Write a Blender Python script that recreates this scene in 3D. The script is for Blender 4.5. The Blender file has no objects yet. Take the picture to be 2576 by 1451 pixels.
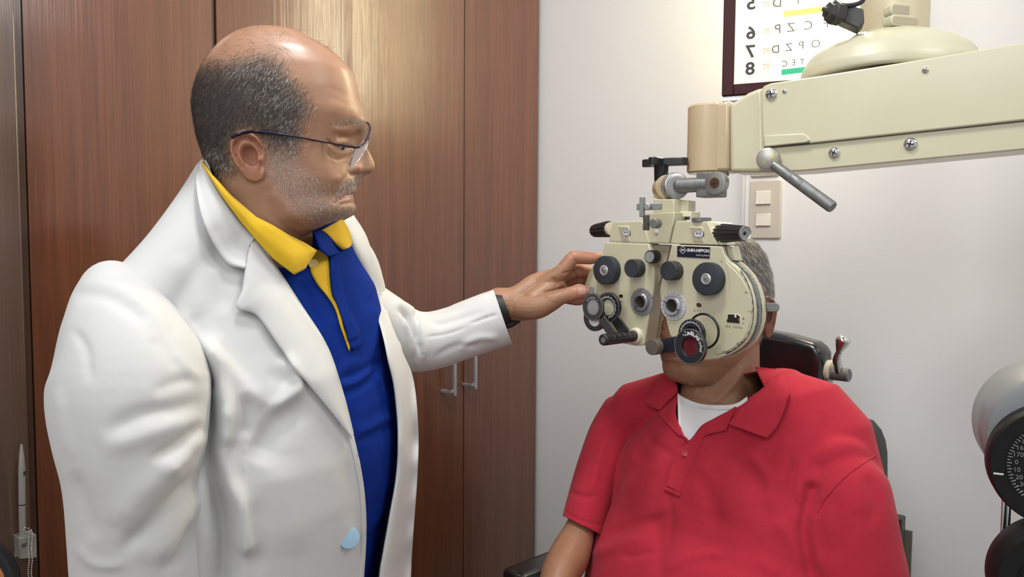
import bpy, bmesh, math, random
import numpy as np
from mathutils import Vector, Matrix
from mathutils.bvhtree import BVHTree
R = math.radians
random.seed(7); rng = np.random.default_rng(7)
scene = bpy.context.scene
col = scene.collection

# ------------------------------------------------------------------ camera
F = 1935.0; CX, CY = 1288.0, 725.5
CAMZ = 1.45
CAM = Matrix.Translation((0, 0, CAMZ)) @ Matrix.Rotation(R(90 - 3.4), 4, 'X') @ Matrix.Rotation(R(0.35), 4, 'Z')
cd = bpy.data.cameras.new('camera'); cd.sensor_width = 36; cd.lens = F / 2576 * 36; cd.clip_start = 0.05
cam = bpy.data.objects.new('camera', cd); col.objects.link(cam); cam.matrix_world = CAM
scene.camera = cam

# ------------------------------------------------------------------ world, lights, exposure
w = bpy.data.worlds.new('world'); scene.world = w; w.use_nodes = True
w.node_tree.nodes['Background'].inputs[0].default_value = (0.985, 0.99, 1.0, 1)
w.node_tree.nodes['Background'].inputs[1].default_value = 0.52

def area(name, loc, target, size, power, color=(1, 0.97, 0.93), size_y=None):
    d = bpy.data.lights.new(name, 'AREA'); d.energy = power; d.color = color; d.size = size
    if size_y: d.shape = 'RECTANGLE'; d.size_y = size_y
    o = bpy.data.objects.new(name, d); col.objects.link(o); o.location = loc
    o.rotation_euler = (Vector(target) - Vector(loc)).to_track_quat('-Z', 'Y').to_euler()
    return o
area('ceiling_light_key', (-0.08, 0.80, 2.62), (0.15, 1.15, 0.5), 0.22, 12.5, (1, 0.985, 0.965))
area('fill_light_room', (-0.9, -0.8, 2.65), (-0.1, 1.2, 1.1), 1.2, 20, (0.99, 0.995, 1))  # unseen soft light added behind the camera as fill
area('ceiling_light_side', (1.2, 0.1, 2.65), (0.6, 1.5, 1.2), 0.7, 10.0, (1, 0.985, 0.96))
scene.view_settings.view_transform = 'Standard'
scene.view_settings.look = 'None'
scene.view_settings.gamma = 1
scene.view_settings.use_curve_mapping = False
scene.view_settings.exposure = 0.03

# ------------------------------------------------------------------ pixel <-> world
CM = np.array(CAM); CR = CM[:3, :3]; CO = CM[:3, 3]
def P(px, py, d):
    return Vector(CO + CR @ np.array([(px - CX) / F * d, -(py - CY) / F * d, -d]))
def rdir(px, py):
    v = CR @ np.array([(px - CX) / F, -(py - CY) / F, -1.0]); return v
def proj(v):
    q = (np.asarray(v) - CO) @ CR
    d = -q[..., 2]
    return np.stack([CX + F * q[..., 0] / d, CY - F * q[..., 1] / d, d], -1)
def hitplane(px, py, p0, n):
    d = rdir(px, py); n = np.asarray(n, float)
    t = ((np.asarray(p0) - CO) @ n) / (d @ n)
    return CO + d * t

def spl(pts, n, closed=False):
    """Catmull-Rom resample to n points by arc length."""
    p = np.array(pts, float)
    if closed: q = np.vstack([p[-1], p, p[0], p[1]])
    else: q = np.vstack([2 * p[0] - p[1], p, 2 * p[-1] - p[-2]])
    out = []
    m = 12
    for i in range(1, len(q) - 2):
        t = np.linspace(0, 1, m, endpoint=False)[:, None]
        a, b, c, d = q[i - 1], q[i], q[i + 1], q[i + 2]
        out.append(0.5 * (2 * b + (c - a) * t + (2 * a - 5 * b + 4 * c - d) * t**2 + (-a + 3 * b - 3 * c + d) * t**3))
    out.append(q[-2][None]); o = np.vstack(out)
    s = np.r_[0, np.cumsum(np.linalg.norm(np.diff(o, axis=0), axis=1))]
    u = np.linspace(0, s[-1], n + 1)[:-1] if closed else np.linspace(0, s[-1], n)
    return np.stack([np.interp(u, s, o[:, k]) for k in range(o.shape[1])], 1)
def lin(pts, n, closed=False):
    p = np.array(pts, float)
    if closed: p = np.vstack([p, p[:1]])
    s = np.r_[0, np.cumsum(np.linalg.norm(np.diff(p, axis=0), axis=1))]
    u = np.linspace(0, s[-1], n + 1)[:-1] if closed else np.linspace(0, s[-1], n)
    return np.stack([np.interp(u, s, p[:, k]) for k in range(p.shape[1])], 1)

# ------------------------------------------------------------------ materials
def mat(name, color=(.8, .8, .8), rough=.5, metal=0, coat=0, spec=.5, sub=0, trans=0, emit=None, es=0, sheen=0,
        noise=None, bump=None, weave=None, coat_rough=.1, alpha=1):
    """noise = (scale, amount, colour2); bump = (scale, strength, distance); weave = (scale, strength)"""
    m = bpy.data.materials.new(name); m.use_nodes = True
    nt = m.node_tree; b = nt.nodes['Principled BSDF']; L = nt.links
    b.inputs['Base Color'].default_value = (*color, 1)
    b.inputs['Roughness'].default_value = rough
    b.inputs['Metallic'].default_value = metal
    b.inputs['Coat Weight'].default_value = coat
    b.inputs['Coat Roughness'].default_value = coat_rough
    b.inputs['Specular IOR Level'].default_value = spec
    b.inputs['Subsurface Weight'].default_value = sub
    b.inputs['Subsurface Radius'].default_value = (.012, .005, .003); b.inputs['Subsurface Scale'].default_value = 1
    b.inputs['Transmission Weight'].default_value = trans
    b.inputs['Sheen Weight'].default_value = sheen
    b.inputs['Alpha'].default_value = alpha
    if emit: b.inputs['Emission Color'].default_value = (*emit, 1); b.inputs['Emission Strength'].default_value = es
    tc = nt.nodes.new('ShaderNodeTexCoord')
    if noise:
        n = nt.nodes.new('ShaderNodeTexNoise'); n.inputs['Scale'].default_value = noise[0]; n.inputs['Detail'].default_value = 6
        L.new(tc.outputs['Object'], n.inputs['Vector'])
        mr = nt.nodes.new('ShaderNodeMapRange'); mr.inputs['From Min'].default_value = .35; mr.inputs['From Max'].default_value = .65
        mr.inputs['To Max'].default_value = noise[1]; L.new(n.outputs['Fac'], mr.inputs['Value'])
        mx = nt.nodes.new('ShaderNodeMix'); mx.data_type = 'RGBA'
        mx.inputs['A'].default_value = (*color, 1); mx.inputs['B'].default_value = (*noise[2], 1)
        L.new(mr.outputs['Result'], mx.inputs['Factor']); L.new(mx.outputs['Result'], b.inputs['Base Color'])
        m['mix'] = mx.name
    last = None
    if bump:
        n = nt.nodes.new('ShaderNodeTexNoise'); n.inputs['Scale'].default_value = bump[0]; n.inputs['Detail'].default_value = 5
        L.new(tc.outputs['Object'], n.inputs['Vector'])
        bp = nt.nodes.new('ShaderNodeBump'); bp.inputs['Strength'].default_value = bump[1]; bp.inputs['Distance'].default_value = bump[2]
        L.new(n.outputs['Fac'], bp.inputs['Height']); last = bp
    if weave:
        wv = nt.nodes.new('ShaderNodeTexWave'); wv.wave_type = 'BANDS'; wv.bands_direction = 'DIAGONAL'
        wv.inputs['Scale'].default_value = weave[0]; wv.inputs['Distortion'].default_value = .6
        L.new(tc.outputs['Object'], wv.inputs['Vector'])
        bp = nt.nodes.new('ShaderNodeBump'); bp.inputs['Strength'].default_value = weave[1]; bp.inputs['Distance'].default_value = .0005
        L.new(wv.outputs['Fac'], bp.inputs['Height'])
        if last: L.new(last.outputs['Normal'], bp.inputs['Normal'])
        last = bp
    if last: L.new(last.outputs['Normal'], b.inputs['Normal'])
    return m

def chips(m, color, scale=30, thresh=.66, detail=8):
    """irregular patches of bare/dirty colour worn through the paint"""
    nt = m.node_tree; L = nt.links; b = nt.nodes['Principled BSDF']
    tc = nt.nodes.new('ShaderNodeTexCoord'); n = nt.nodes.new('ShaderNodeTexNoise')
    n.inputs['Scale'].default_value = scale; n.inputs['Detail'].default_value = detail; L.new(tc.outputs['Object'], n.inputs['Vector'])
    mr = nt.nodes.new('ShaderNodeMapRange'); mr.inputs['From Min'].default_value = thresh; mr.inputs['From Max'].default_value = thresh + .012
    L.new(n.outputs['Fac'], mr.inputs['Value'])
    mx = nt.nodes.new('ShaderNodeMix'); mx.data_type = 'RGBA'
    src = b.inputs['Base Color']
    if src.links: L.new(src.links[0].from_socket, mx.inputs['A'])
    else: mx.inputs['A'].default_value = src.default_value
    mx.inputs['B'].default_value = (*color, 1)
    L.new(mr.outputs['Result'], mx.inputs['Factor']); L.new(mx.outputs['Result'], src)
    return m

def vcol(m, attr, color, amt=1.0):
    """mix in a colour where a point attribute of the mesh says so (lips, stubble, scalp)"""
    nt = m.node_tree; L = nt.links; b = nt.nodes['Principled BSDF']
    a = nt.nodes.new('ShaderNodeAttribute'); a.attribute_name = attr
    mt = nt.nodes.new('ShaderNodeMath'); mt.operation = 'MULTIPLY'; mt.inputs[1].default_value = amt; mt.use_clamp = True
    L.new(a.outputs['Fac'], mt.inputs[0])
    mx = nt.nodes.new('ShaderNodeMix'); mx.data_type = 'RGBA'
    src = b.inputs['Base Color']
    if src.links: L.new(src.links[0].from_socket, mx.inputs['A'])
    else: mx.inputs['A'].default_value = src.default_value
    mx.inputs['B'].default_value = (*color, 1)
    L.new(mt.outputs[0], mx.inputs['Factor']); L.new(mx.outputs['Result'], src)
    return m

def wood_mat(name, c1, c2, c3, rough=.32, coat=1.0, axis_scale=(38, 38, 1.3)):
    m = bpy.data.materials.new(name); m.use_nodes = True
    nt = m.node_tree; b = nt.nodes['Principled BSDF']; L = nt.links
    tc = nt.nodes.new('ShaderNodeTexCoord'); mp = nt.nodes.new('ShaderNodeMapping'); mp.inputs['Scale'].default_value = axis_scale
    L.new(tc.outputs['Object'], mp.inputs['Vector'])
    n1 = nt.nodes.new('ShaderNodeTexNoise'); n1.inputs['Scale'].default_value = 1; n1.inputs['Detail'].default_value = 7; n1.inputs['Roughness'].default_value = .65
    L.new(mp.outputs[0], n1.inputs['Vector'])
    mp2 = nt.nodes.new('ShaderNodeMapping'); mp2.inputs['Scale'].default_value = (260, 260, 5)
    L.new(tc.outputs['Object'], mp2.inputs['Vector'])
    n2 = nt.nodes.new('ShaderNodeTexNoise'); n2.inputs['Scale'].default_value = 1; n2.inputs['Detail'].default_value = 4
    L.new(mp2.outputs[0], n2.inputs['Vector'])
    cr = nt.nodes.new('ShaderNodeValToRGB'); e = cr.color_ramp.elements
    e[0].position = .25; e[0].color = (*c1, 1); e[1].position = .75; e[1].color = (*c3, 1)
    k = e.new(.5); k.color = (*c2, 1)
    ad = nt.nodes.new('ShaderNodeMix'); ad.data_type = 'FLOAT'; ad.inputs['Factor'].default_value = .42
    L.new(n1.outputs['Fac'], ad.inputs['A']); L.new(n2.outputs['Fac'], ad.inputs['B'])
    L.new(ad.outputs['Result'], cr.inputs[0])
    # large soft tone patches
    n3 = nt.nodes.new('ShaderNodeTexNoise'); n3.inputs['Scale'].default_value = 1.6; L.new(tc.outputs['Object'], n3.inputs['Vector'])
    hs = nt.nodes.new('ShaderNodeHueSaturation'); mr = nt.nodes.new('ShaderNodeMapRange')
    mr.inputs['To Min'].default_value = .8; mr.inputs['To Max'].default_value = 1.2
    L.new(n3.outputs['Fac'], mr.inputs['Value']); L.new(mr.outputs['Result'], hs.inputs['Value']); L.new(cr.outputs[0], hs.inputs['Color'])
    L.new(hs.outputs[0], b.inputs['Base Color'])
    b.inputs['Roughness'].default_value = rough; b.inputs['Coat Weight'].default_value = coat; b.inputs['Coat Roughness'].default_value = .11
    bp = nt.nodes.new('ShaderNodeBump'); bp.inputs['Strength'].default_value = .12; bp.inputs['Distance'].default_value = .0006
    L.new(n2.outputs['Fac'], bp.inputs['Height']); L.new(bp.outputs[0], b.inputs['Normal'])
    # the grain shows through the lacquer as fine upright grooves, which smear reflections sideways
    mp3 = nt.nodes.new('ShaderNodeMapping'); mp3.inputs['Scale'].default_value = (900, 900, 2.5); L.new(tc.outputs['Object'], mp3.inputs['Vector'])
    n4 = nt.nodes.new('ShaderNodeTexNoise'); n4.inputs['Scale'].default_value = 1; n4.inputs['Detail'].default_value = 2; L.new(mp3.outputs[0], n4.inputs['Vector'])
    b3 = nt.nodes.new('ShaderNodeBump'); b3.inputs['Strength'].default_value = .20; b3.inputs['Distance'].default_value = .0007
    L.new(n4.outputs['Fac'], b3.inputs['Height']); L.new(b3.outputs[0], b.inputs['Coat Normal'])
    return m

M = {}
M['enamel'] = chips(mat('cream_enamel', (.55, .52, .365), .33, coat=.45, noise=(14, .25, (.49, .455, .30)), coat_rough=.15), (.13, .10, .075), 24, .735)
M['enamel_tan'] = chips(mat('aged_cream_enamel', (.50, .40, .255), .3, coat=.5, noise=(9, .4, (.42, .33, .2))), (.06, .04, .03), 30, .70)
M['enamel_dome'] = mat('dull_cream_enamel', (.52, .50, .36), .42, coat=.2, noise=(12, .35, (.44, .42, .29)))
M['enamel_pale'] = mat('pale_cream_enamel', (.72, .68, .52), .3, coat=.4)
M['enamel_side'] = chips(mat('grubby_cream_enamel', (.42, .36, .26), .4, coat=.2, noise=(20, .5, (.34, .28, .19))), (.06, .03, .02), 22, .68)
M['dial_black'] = mat('matt_black_dial', (.006, .006, .007), .5, spec=.25)
M['black'] = mat('black_plastic', (.012, .012, .014), .32, noise=(60, .2, (.03, .03, .03)))
M['black_metal'] = chips(mat('worn_black_metal', (.014, .014, .016), .34, coat=.2), (.35, .35, .34), 55, .70)
M['bluegrey'] = mat('dark_blue_grey_plastic', (.024, .030, .038), .5, noise=(80, .2, (.03, .036, .044)))
M['knurl'] = chips(mat('worn_knurled_rubber', (.03, .03, .03), .6, bump=(500, .8, .002)), (.20, .20, .18), 420, .60)
M['steel'] = mat('brushed_steel', (.42, .42, .41), .38, metal=.85, noise=(90, .5, (.25, .25, .24)))
M['steel_dull'] = mat('dull_grey_metal', (.21, .22, .215), .45, metal=.55, noise=(120, .6, (.15, .15, .15)), bump=(200, .3, .0006))
M['grey_paint'] = mat('grey_metal_paint', (.23, .25, .24), .4, metal=.25, noise=(150, .4, (.17, .18, .17)))
M['chrome'] = mat('chrome', (.72, .72, .72), .13, metal=1)
M['alu'] = mat('aluminium', (.5, .51, .52), .35, metal=.7)
M['dial_white'] = mat('white_dial_face', (.58, .58, .62), .35)
M['dial_grey'] = mat('grey_dial_face', (.24, .24, .26), .35)
M['ink'] = mat('black_ink', (.02, .02, .025), .5)
M['ink_grey'] = mat('dark_grey_ink', (.1, .095, .08), .5)
M['ink_white'] = mat('white_ink', (.62, .62, .60), .5)
M['hole'] = mat('dark_void', (.006, .005, .004), .6)
M['rust'] = mat('rusty_screw_head', (.10, .045, .02), .5, metal=.4)
M['navy'] = mat('navy_label', (.006, .008, .022), .3)
M['coat'] = mat('white_twill', (.58, .585, .58), .75, sheen=.1, weave=(700, .10), bump=(9, .5, .004))
M['coat_in'] = mat('white_lining', (.60, .60, .56), .7)
M['blue'] = mat('royal_blue_knit', (.003, .022, .20), .95, spec=.12, sheen=0, bump=(16, .6, .004), noise=(40, .3, (.005, .028, .25)))
M['yellow'] = mat('golden_yellow_knit', (.80, .50, .006), .8, sheen=.1, weave=(1200, .5), noise=(60, .2, (.74, .45, .004)))
M['red'] = mat('red_pique_knit', (.43, .024, .045), .9, spec=.2, sheen=.08, bump=(13, .6, .005), noise=(500, .5, (.40, .016, .034)))
M['tee'] = mat('white_jersey', (.74, .74, .76), .8, bump=(18, .4, .003))
M['pearl'] = mat('pearl_button', (.70, .55, .30), .25)
M['sky_button'] = mat('pale_blue_button', (.23, .36, .47), .4)
M['red_button'] = mat('red_button', (.36, .02, .04), .4)
M['black_cloth'] = mat('black_cloth', (.012, .012, .014), .8)
M['leather'] = mat('black_vinyl', (.008, .008, .010), .24, coat=.5, coat_rough=.2, bump=(60, .2, .001))
M['vinyl_dull'] = mat('charcoal_vinyl', (.035, .035, .034), .5)
M['charcoal'] = mat('charcoal_painted_metal', (.05, .05, .05), .5)
M['rubber'] = mat('black_rubber', (.014, .015, .015), .55)
M['plate'] = mat('beige_switch_plastic', (.60, .55, .47), .38)
M['rocker'] = mat('pale_switch_plastic', (.74, .70, .62), .35)
M['frame_maroon'] = mat('dark_maroon_frame', (.045, .010, .012), .6, spec=.25)
M['pvc'] = mat('white_trunking', (.62, .61, .62), .5)
M['pen'] = mat('silver_pen', (.40, .39, .37), .36, metal=.5)
M['acrylic'] = mat('clear_acrylic', (.85, .85, .82), .08, trans=.85, spec=.5)
M['lens_clear'] = mat('clear_lens', (.95, .95, .98), .03, trans=.93)
M['specs'] = mat('dark_navy_metal', (.012, .010, .035), .28, metal=.6)
M['housing'] = mat('pale_grey_housing', (.18, .188, .192), .42, coat=.2, noise=(30, .15, (.3, .3, .3)))
M['lip'] = mat('lip', (.3, .12, .09), .5)
M['orange_wood'] = wood_mat('orange_wood', (.35, .13, .03), (.45, .18, .045), (.5, .22, .06), axis_scale=(3, 60, 60))

# ------------------------------------------------------------------ objects
def link(o, parent=None):
    col.objects.link(o)
    if parent is not None:
        o.parent = parent
        o.matrix_parent_inverse = world_of(parent).inverted()
    return o
def world_of(o):
    m = o.matrix_basis.copy()
    p = o.parent; ch = o
    while p is not None:
        m = p.matrix_basis @ ch.matrix_parent_inverse @ m if False else m
        ch = p; p = p.parent
    # parts are always authored in world space, so their own world matrix is their basis
    return o.matrix_basis.copy() if o.parent is None else Matrix.Identity(4)
def thing(name, label, cat, loc, group=None):
    o = bpy.data.objects.new(name, None); col.objects.link(o); o.location = loc; o.empty_display_size = .05
    o['label'] = label; o['category'] = cat
    if group: o['group'] = group
    return o
def tag(o, label=None, cat=None, kind=None, group=None):
    if label: o['label'] = label
    if cat: o['category'] = cat
    if kind: o['kind'] = kind
    if group: o['group'] = group
    return o

def obj(name, v, f, m, parent=None, smooth=True, angle=None, bevel=0, seg=2, solid=0, sub=0, attrs=None, mats=None, fm=None, soff=-1):
    me = bpy.data.meshes.new(name)
    v = np.asarray(v, float)
    me.from_pydata(v.tolist(), [], [list(map(int, q)) for q in f] if not isinstance(f, np.ndarray) else f.tolist())
    me.validate(clean_customdata=False); me.update()
    if mats:
        for mm in mats: me.materials.append(mm)
        me.polygons.foreach_set('material_index', np.asarray(fm, np.int32))
    else: me.materials.append(m)
    if smooth: me.polygons.foreach_set('use_smooth', [True] * len(me.polygons))
    if smooth and angle: me.set_sharp_from_angle(angle=R(angle))
    if attrs:
        for k, a in attrs.items():
            at = me.attributes.new(k, 'FLOAT', 'POINT'); at.data.foreach_set('value', np.asarray(a, np.float32))
    o = bpy.data.objects.new(name, me); link(o, parent)
    if solid:
        md = o.modifiers.new('thickness', 'SOLIDIFY'); md.thickness = solid; md.offset = soff
    if bevel:
        md = o.modifiers.new('edge', 'BEVEL'); md.width = bevel; md.segments = seg; md.limit_method = 'ANGLE'; md.angle_limit = R(35)
        md.harden_normals = False
    if sub:
        md = o.modifiers.new('sub', 'SUBSURF'); md.levels = sub; md.render_levels = sub
    return o

class MB:
    """collects primitives in a local frame and becomes ONE mesh"""
    def __init__(s, fr=None): s.v = []; s.f = []; s.fm = []; s.n = 0; s.fr = fr; s.mi = 0
    def add(s, v, f):
        v = np.asarray(v, float)
        if s.fr is not None: v = s.fr.w(v)
        s.v.append(v); s.f += [[i + s.n for i in q] for q in f]; s.fm += [s.mi] * len(f); s.n += len(v); return s
    def box(s, a, b):
        x0, y0, z0 = a; x1, y1, z1 = b
        return s.add([(x0, y0, z0), (x1, y0, z0), (x1, y1, z0), (x0, y1, z0), (x0, y0, z1), (x1, y0, z1), (x1, y1, z1), (x0, y1, z1)],
                     [(0, 3, 2, 1), (4, 5, 6, 7), (0, 1, 5, 4), (1, 2, 6, 5), (2, 3, 7, 6), (3, 0, 4, 7)])
    def prism(s, out, n0, n1, out2=None):
        """outline in local (x,y); extruded along local z from n0 to n1 (out2: outline at n1)"""
        k = len(out); o2 = out if out2 is None else out2
        v = [(x, y, n0) for x, y in out] + [(x, y, n1) for x, y in o2]
        f = [tuple(range(k))[::-1], tuple(range(k, 2 * k))] + [(i, (i + 1) % k, k + (i + 1) % k, k + i) for i in range(k)]
        return s.add(v, f)
    def lathe(s, c, axis, prof, seg=40, flute=None):
        """prof: list of (t along axis, radius)"""
        a = np.array(axis, float); a /= np.linalg.norm(a)
        h = np.array([0, 0, 1.]) if abs(a[2]) < .9 else np.array([0, 1., 0])
        e1 = np.cross(h, a); e1 /= np.linalg.norm(e1); e2 = np.cross(a, e1)
        c = np.array(c, float); v = []; f = []
        for j, (t, r) in enumerate(prof):
            for i in range(seg):
                th = 2 * math.pi * i / seg; rr = r
                if flute and flute[0] <= j <= flute[1]: rr = r * (1 - flute[3] * (0.5 + 0.5 * math.cos(th * flute[2])) ** 2)
                v.append(c + a * t + (e1 * math.cos(th) + e2 * math.sin(th)) * rr)
        for j in range(len(prof) - 1):
            for i in range(seg):
                k = (i + 1) % seg; f.append((j * seg + i, j * seg + k, (j + 1) * seg + k, (j + 1) * seg + i))
        if prof[0][1] > 1e-6: f.append(tuple(range(seg))[::-1])
        if prof[-1][1] > 1e-6: f.append(tuple(range((len(prof) - 1) * seg, len(prof) * seg)))
        return s.add(v, f)
    def cyl(s, c, axis, h, r, seg=32, ch=0):
        if ch: return s.lathe(c, axis, [(0, r - ch), (ch, r), (h - ch, r), (h, r - ch)], seg)
        return s.lathe(c, axis, [(0, r), (h, r)], seg)
    def ring(s, c, axis, h, r0, r1, seg=48):
        """washer r0 inner r1 outer, height h"""
        a = np.array(axis, float); a /= np.linalg.norm(a)
        hh = np.array([0, 0, 1.]) if abs(a[2]) < .9 else np.array([0, 1., 0])
        e1 = np.cross(hh, a); e1 /= np.linalg.norm(e1); e2 = np.cross(a, e1); c = np.array(c, float)
        v = []
        for (t, r) in [(0, r0), (0, r1), (h, r1), (h, r0)]:
            for i in range(seg):
                th = 2 * math.pi * i / seg; v.append(c + a * t + (e1 * math.cos(th) + e2 * math.sin(th)) * r)
        f = []
        for j in range(4):
            for i in range(seg):
                k = (i + 1) % seg; j2 = (j + 1) % 4
                f.append((j * seg + i, j * seg + k, j2 * seg + k, j2 * seg + i))
        return s.add(v, f)
    def tube(s, pts, r, seg=12, n=None, cap=True):
        p = np.array(pts, float)
        if n: p = spl(p, n)
        rr = np.full(len(p), r) if np.isscalar(r) else np.interp(np.linspace(0, 1, len(p)), np.linspace(0, 1, len(r)), r)
        t = np.gradient(p, axis=0); t /= np.linalg.norm(t, axis=1)[:, None]
        e = np.cross(t[0], [0, 0, 1.]) if abs(t[0][2]) < .9 else np.cross(t[0], [1., 0, 0])
        v = []
        for i in range(len(p)):
            e = e - t[i] * (e @ t[i]); e /= np.linalg.norm(e); b = np.cross(t[i], e)
            for k in range(seg):
                th = 2 * math.pi * k / seg; v.append(p[i] + (e * math.cos(th) + b * math.sin(th)) * rr[i])
        f = [(i * seg + k, i * seg + (k + 1) % seg, (i + 1) * seg + (k + 1) % seg, (i + 1) * seg + k) for i in range(len(p) - 1) for k in range(seg)]
        if cap: f += [tuple(range(seg))[::-1], tuple(range((len(p) - 1) * seg, len(p) * seg))]
        return s.add(v, f)
    def build(s, name, m, parent=None, **k):
        if isinstance(m, (list, tuple)): k['mats'] = m; k['fm'] = s.fm; m = m[0]
        k.setdefault('angle', 38)
        o = obj(name, np.vstack(s.v), s.f, m, parent, **k)
        me = o.data; bm = bmesh.new(); bm.from_mesh(me); bmesh.ops.recalc_face_normals(bm, faces=bm.faces); bm.to_mesh(me); bm.free()
        return o

class Frame:
    """local axes: x = u (right on the plane), y = v (up), z = n (out of the plane)"""
    def __init__(s, o, u, v, n): s.o = np.array(o, float); s.m = np.array([u, v, n], float)
    def w(s, p): return s.o + np.asarray(p, float) @ s.m
    def uv(s, px, py, n=0.0):
        h = hitplane(px, py, s.o + s.m[2] * n, s.m[2]) - s.o
        return (float(h @ s.m[0]), float(h @ s.m[1]))
    def uvn(s, px, py, n=0.0): return (*s.uv(px, py, n), n)
def vframe(px, py, d, ang):
    """vertical plane through P, outward normal turned ang degrees to the left of the camera"""
    a = R(ang)
    return Frame(P(px, py, d), (math.cos(a), -math.sin(a), 0), (0, 0, 1), (-math.sin(a), -math.cos(a), 0))

_fonts = {}
def text_geo(body, size, mirror=False, align='CENTER', bold=0.0, space=1.0, extr=0.0004):
    c = bpy.data.curves.new('t', 'FONT'); c.body = body; c.size = size; c.align_x = align; c.align_y = 'CENTER'
    c.offset = bold; c.space_character = space; c.extrude = extr; c.resolution_u = 3
    o = bpy.data.objects.new('t', c); col.objects.link(o)
    dg = bpy.context.evaluated_depsgraph_get(); dg.update()
    me = bpy.data.meshes.new_from_object(o.evaluated_get(dg))
    v = np.array([tuple(x.co) for x in me.vertices]) if len(me.vertices) else np.zeros((0, 3)); f = [tuple(p.vertices) for p in me.polygons]
    bpy.data.objects.remove(o); bpy.data.curves.remove(c); bpy.data.meshes.remove(me)
    if mirror and len(v): v[:, 0] *= -1; f = [q[::-1] for q in f]
    return v, f
def put_text(mb, body, size, u, v, n, rot=0, sx=1.0, **k):
    tv, tf = text_geo(body, size, **k)
    if not len(tv): return
    tv[:, 0] *= sx
    c, s_ = math.cos(rot), math.sin(rot)
    q = np.stack([tv[:, 0] * c - tv[:, 1] * s_ + u, tv[:, 0] * s_ + tv[:, 1] * c + v, tv[:, 2] + n], 1)
    mb.add(q, tf)

# ------------------------------------------------------------------ organic helpers
def ptube(rows, seg=48, cap0=None, cap1=None, n=None, frame_up=None):
    """rows: (px, py, depth, half width px, half depth m[, shear]) -> closed tapering body"""
    rows = [tuple(r) + (0,) * (6 - len(r)) for r in rows]
    a = np.array(rows, float)
    c = np.array([P(*r[:3]) for r in rows]); hw = a[:, 3] * a[:, 2] / F; hd = a[:, 4]; sh = a[:, 5]
    q = np.column_stack([c, hw, hd, sh])
    if n: q = spl(q, n)
    return tube3(q, seg, cap0, cap1)
def tube3(q, seg=48, cap0=None, cap1=None):
    c = q[:, :3]; hw = q[:, 3]; hd = q[:, 4]; sh = q[:, 5] if q.shape[1] > 5 else np.zeros(len(q))
    T = np.gradient(c, axis=0); T /= np.linalg.norm(T, axis=1)[:, None]
    rings = []
    prev = [None]
    def ring(ci, ti, w_, d_, s_):
        vd = ci - CO; vd /= np.linalg.norm(vd)
        S = np.cross(ti, vd); S /= np.linalg.norm(S)
        if prev[0] is None:
            k0 = T.mean(0); S0 = np.cross(k0, vd); ref = S if abs(S0 @ CR[:, 0]) < .3 * np.linalg.norm(S0) else (S if S @ CR[:, 0] > 0 else -S)
            S = ref
        elif S @ prev[0] < 0: S = -S
        prev[0] = S
        D = np.cross(S, ti); D /= np.linalg.norm(D)
        if D @ vd < 0: D = -D
        th = np.linspace(0, 2 * math.pi, seg, endpoint=False)
        return ci + S * (w_ * np.cos(th))[:, None] + D * (d_ * np.sin(th) + s_ * w_ * np.cos(th))[:, None]
    def cap(i, sgn, cl):
        out = []
        for k in range(1, 7):
            a = k / 6 * math.pi / 2; out.append(ring(c[i] + sgn * T[i] * cl * math.sin(a), T[i], max(hw[i] * math.cos(a), 1e-5), max(hd[i] * math.cos(a), 1e-5), sh[i]))
        return out
    if cap0:
        ring(c[0], T[0], hw[0], hd[0], sh[0]); rings += cap(0, -1, cap0)[::-1]
    for i in range(len(c)): rings.append(ring(c[i], T[i], hw[i], hd[i], sh[i]))
    if cap1: rings += cap(len(c) - 1, 1, cap1)
    v = np.vstack(rings); m = len(rings)
    f = [(i * seg + k, i * seg + (k + 1) % seg, (i + 1) * seg + (k + 1) % seg, (i + 1) * seg + k) for i in range(m - 1) for k in range(seg)]
    f += [tuple(range(seg))[::-1], tuple(range((m - 1) * seg, m * seg))]
    return v, f
def capsule(pts, rad, seg=20, n=None):
    """pts world, rad list"""
    q = np.column_stack([np.array([tuple(p) for p in pts]), rad, rad])
    if n: q = spl(q, n)
    return tube3(q, seg, rad[0], rad[-1])
def ellipsoid(c, r, rotm=None, seg=32, rings=20):
    v = []; f = []
    for j in range(rings + 1):
        ph = math.pi * j / rings
        for i in range(seg):
            th = 2 * math.pi * i / seg
            v.append((math.sin(ph) * math.cos(th) * r[0], math.sin(ph) * math.sin(th) * r[1], math.cos(ph) * r[2]))
    v = np.array(v)
    if rotm is not None: v = v @ np.array(rotm)
    v = v + np.array(tuple(c))
    f = [(j * seg + i, j * seg + (i + 1) % seg, (j + 1) * seg + (i + 1) % seg, (j + 1) * seg + i) for j in range(rings) for i in range(seg)]
    return v, f
def join(parts):
    v = []; f = []; n = 0
    for a, b in parts:
        v.append(np.asarray(a)); f += [tuple(int(i) + n for i in q) for q in b]; n += len(a)
    return np.vstack(v), f
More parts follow.
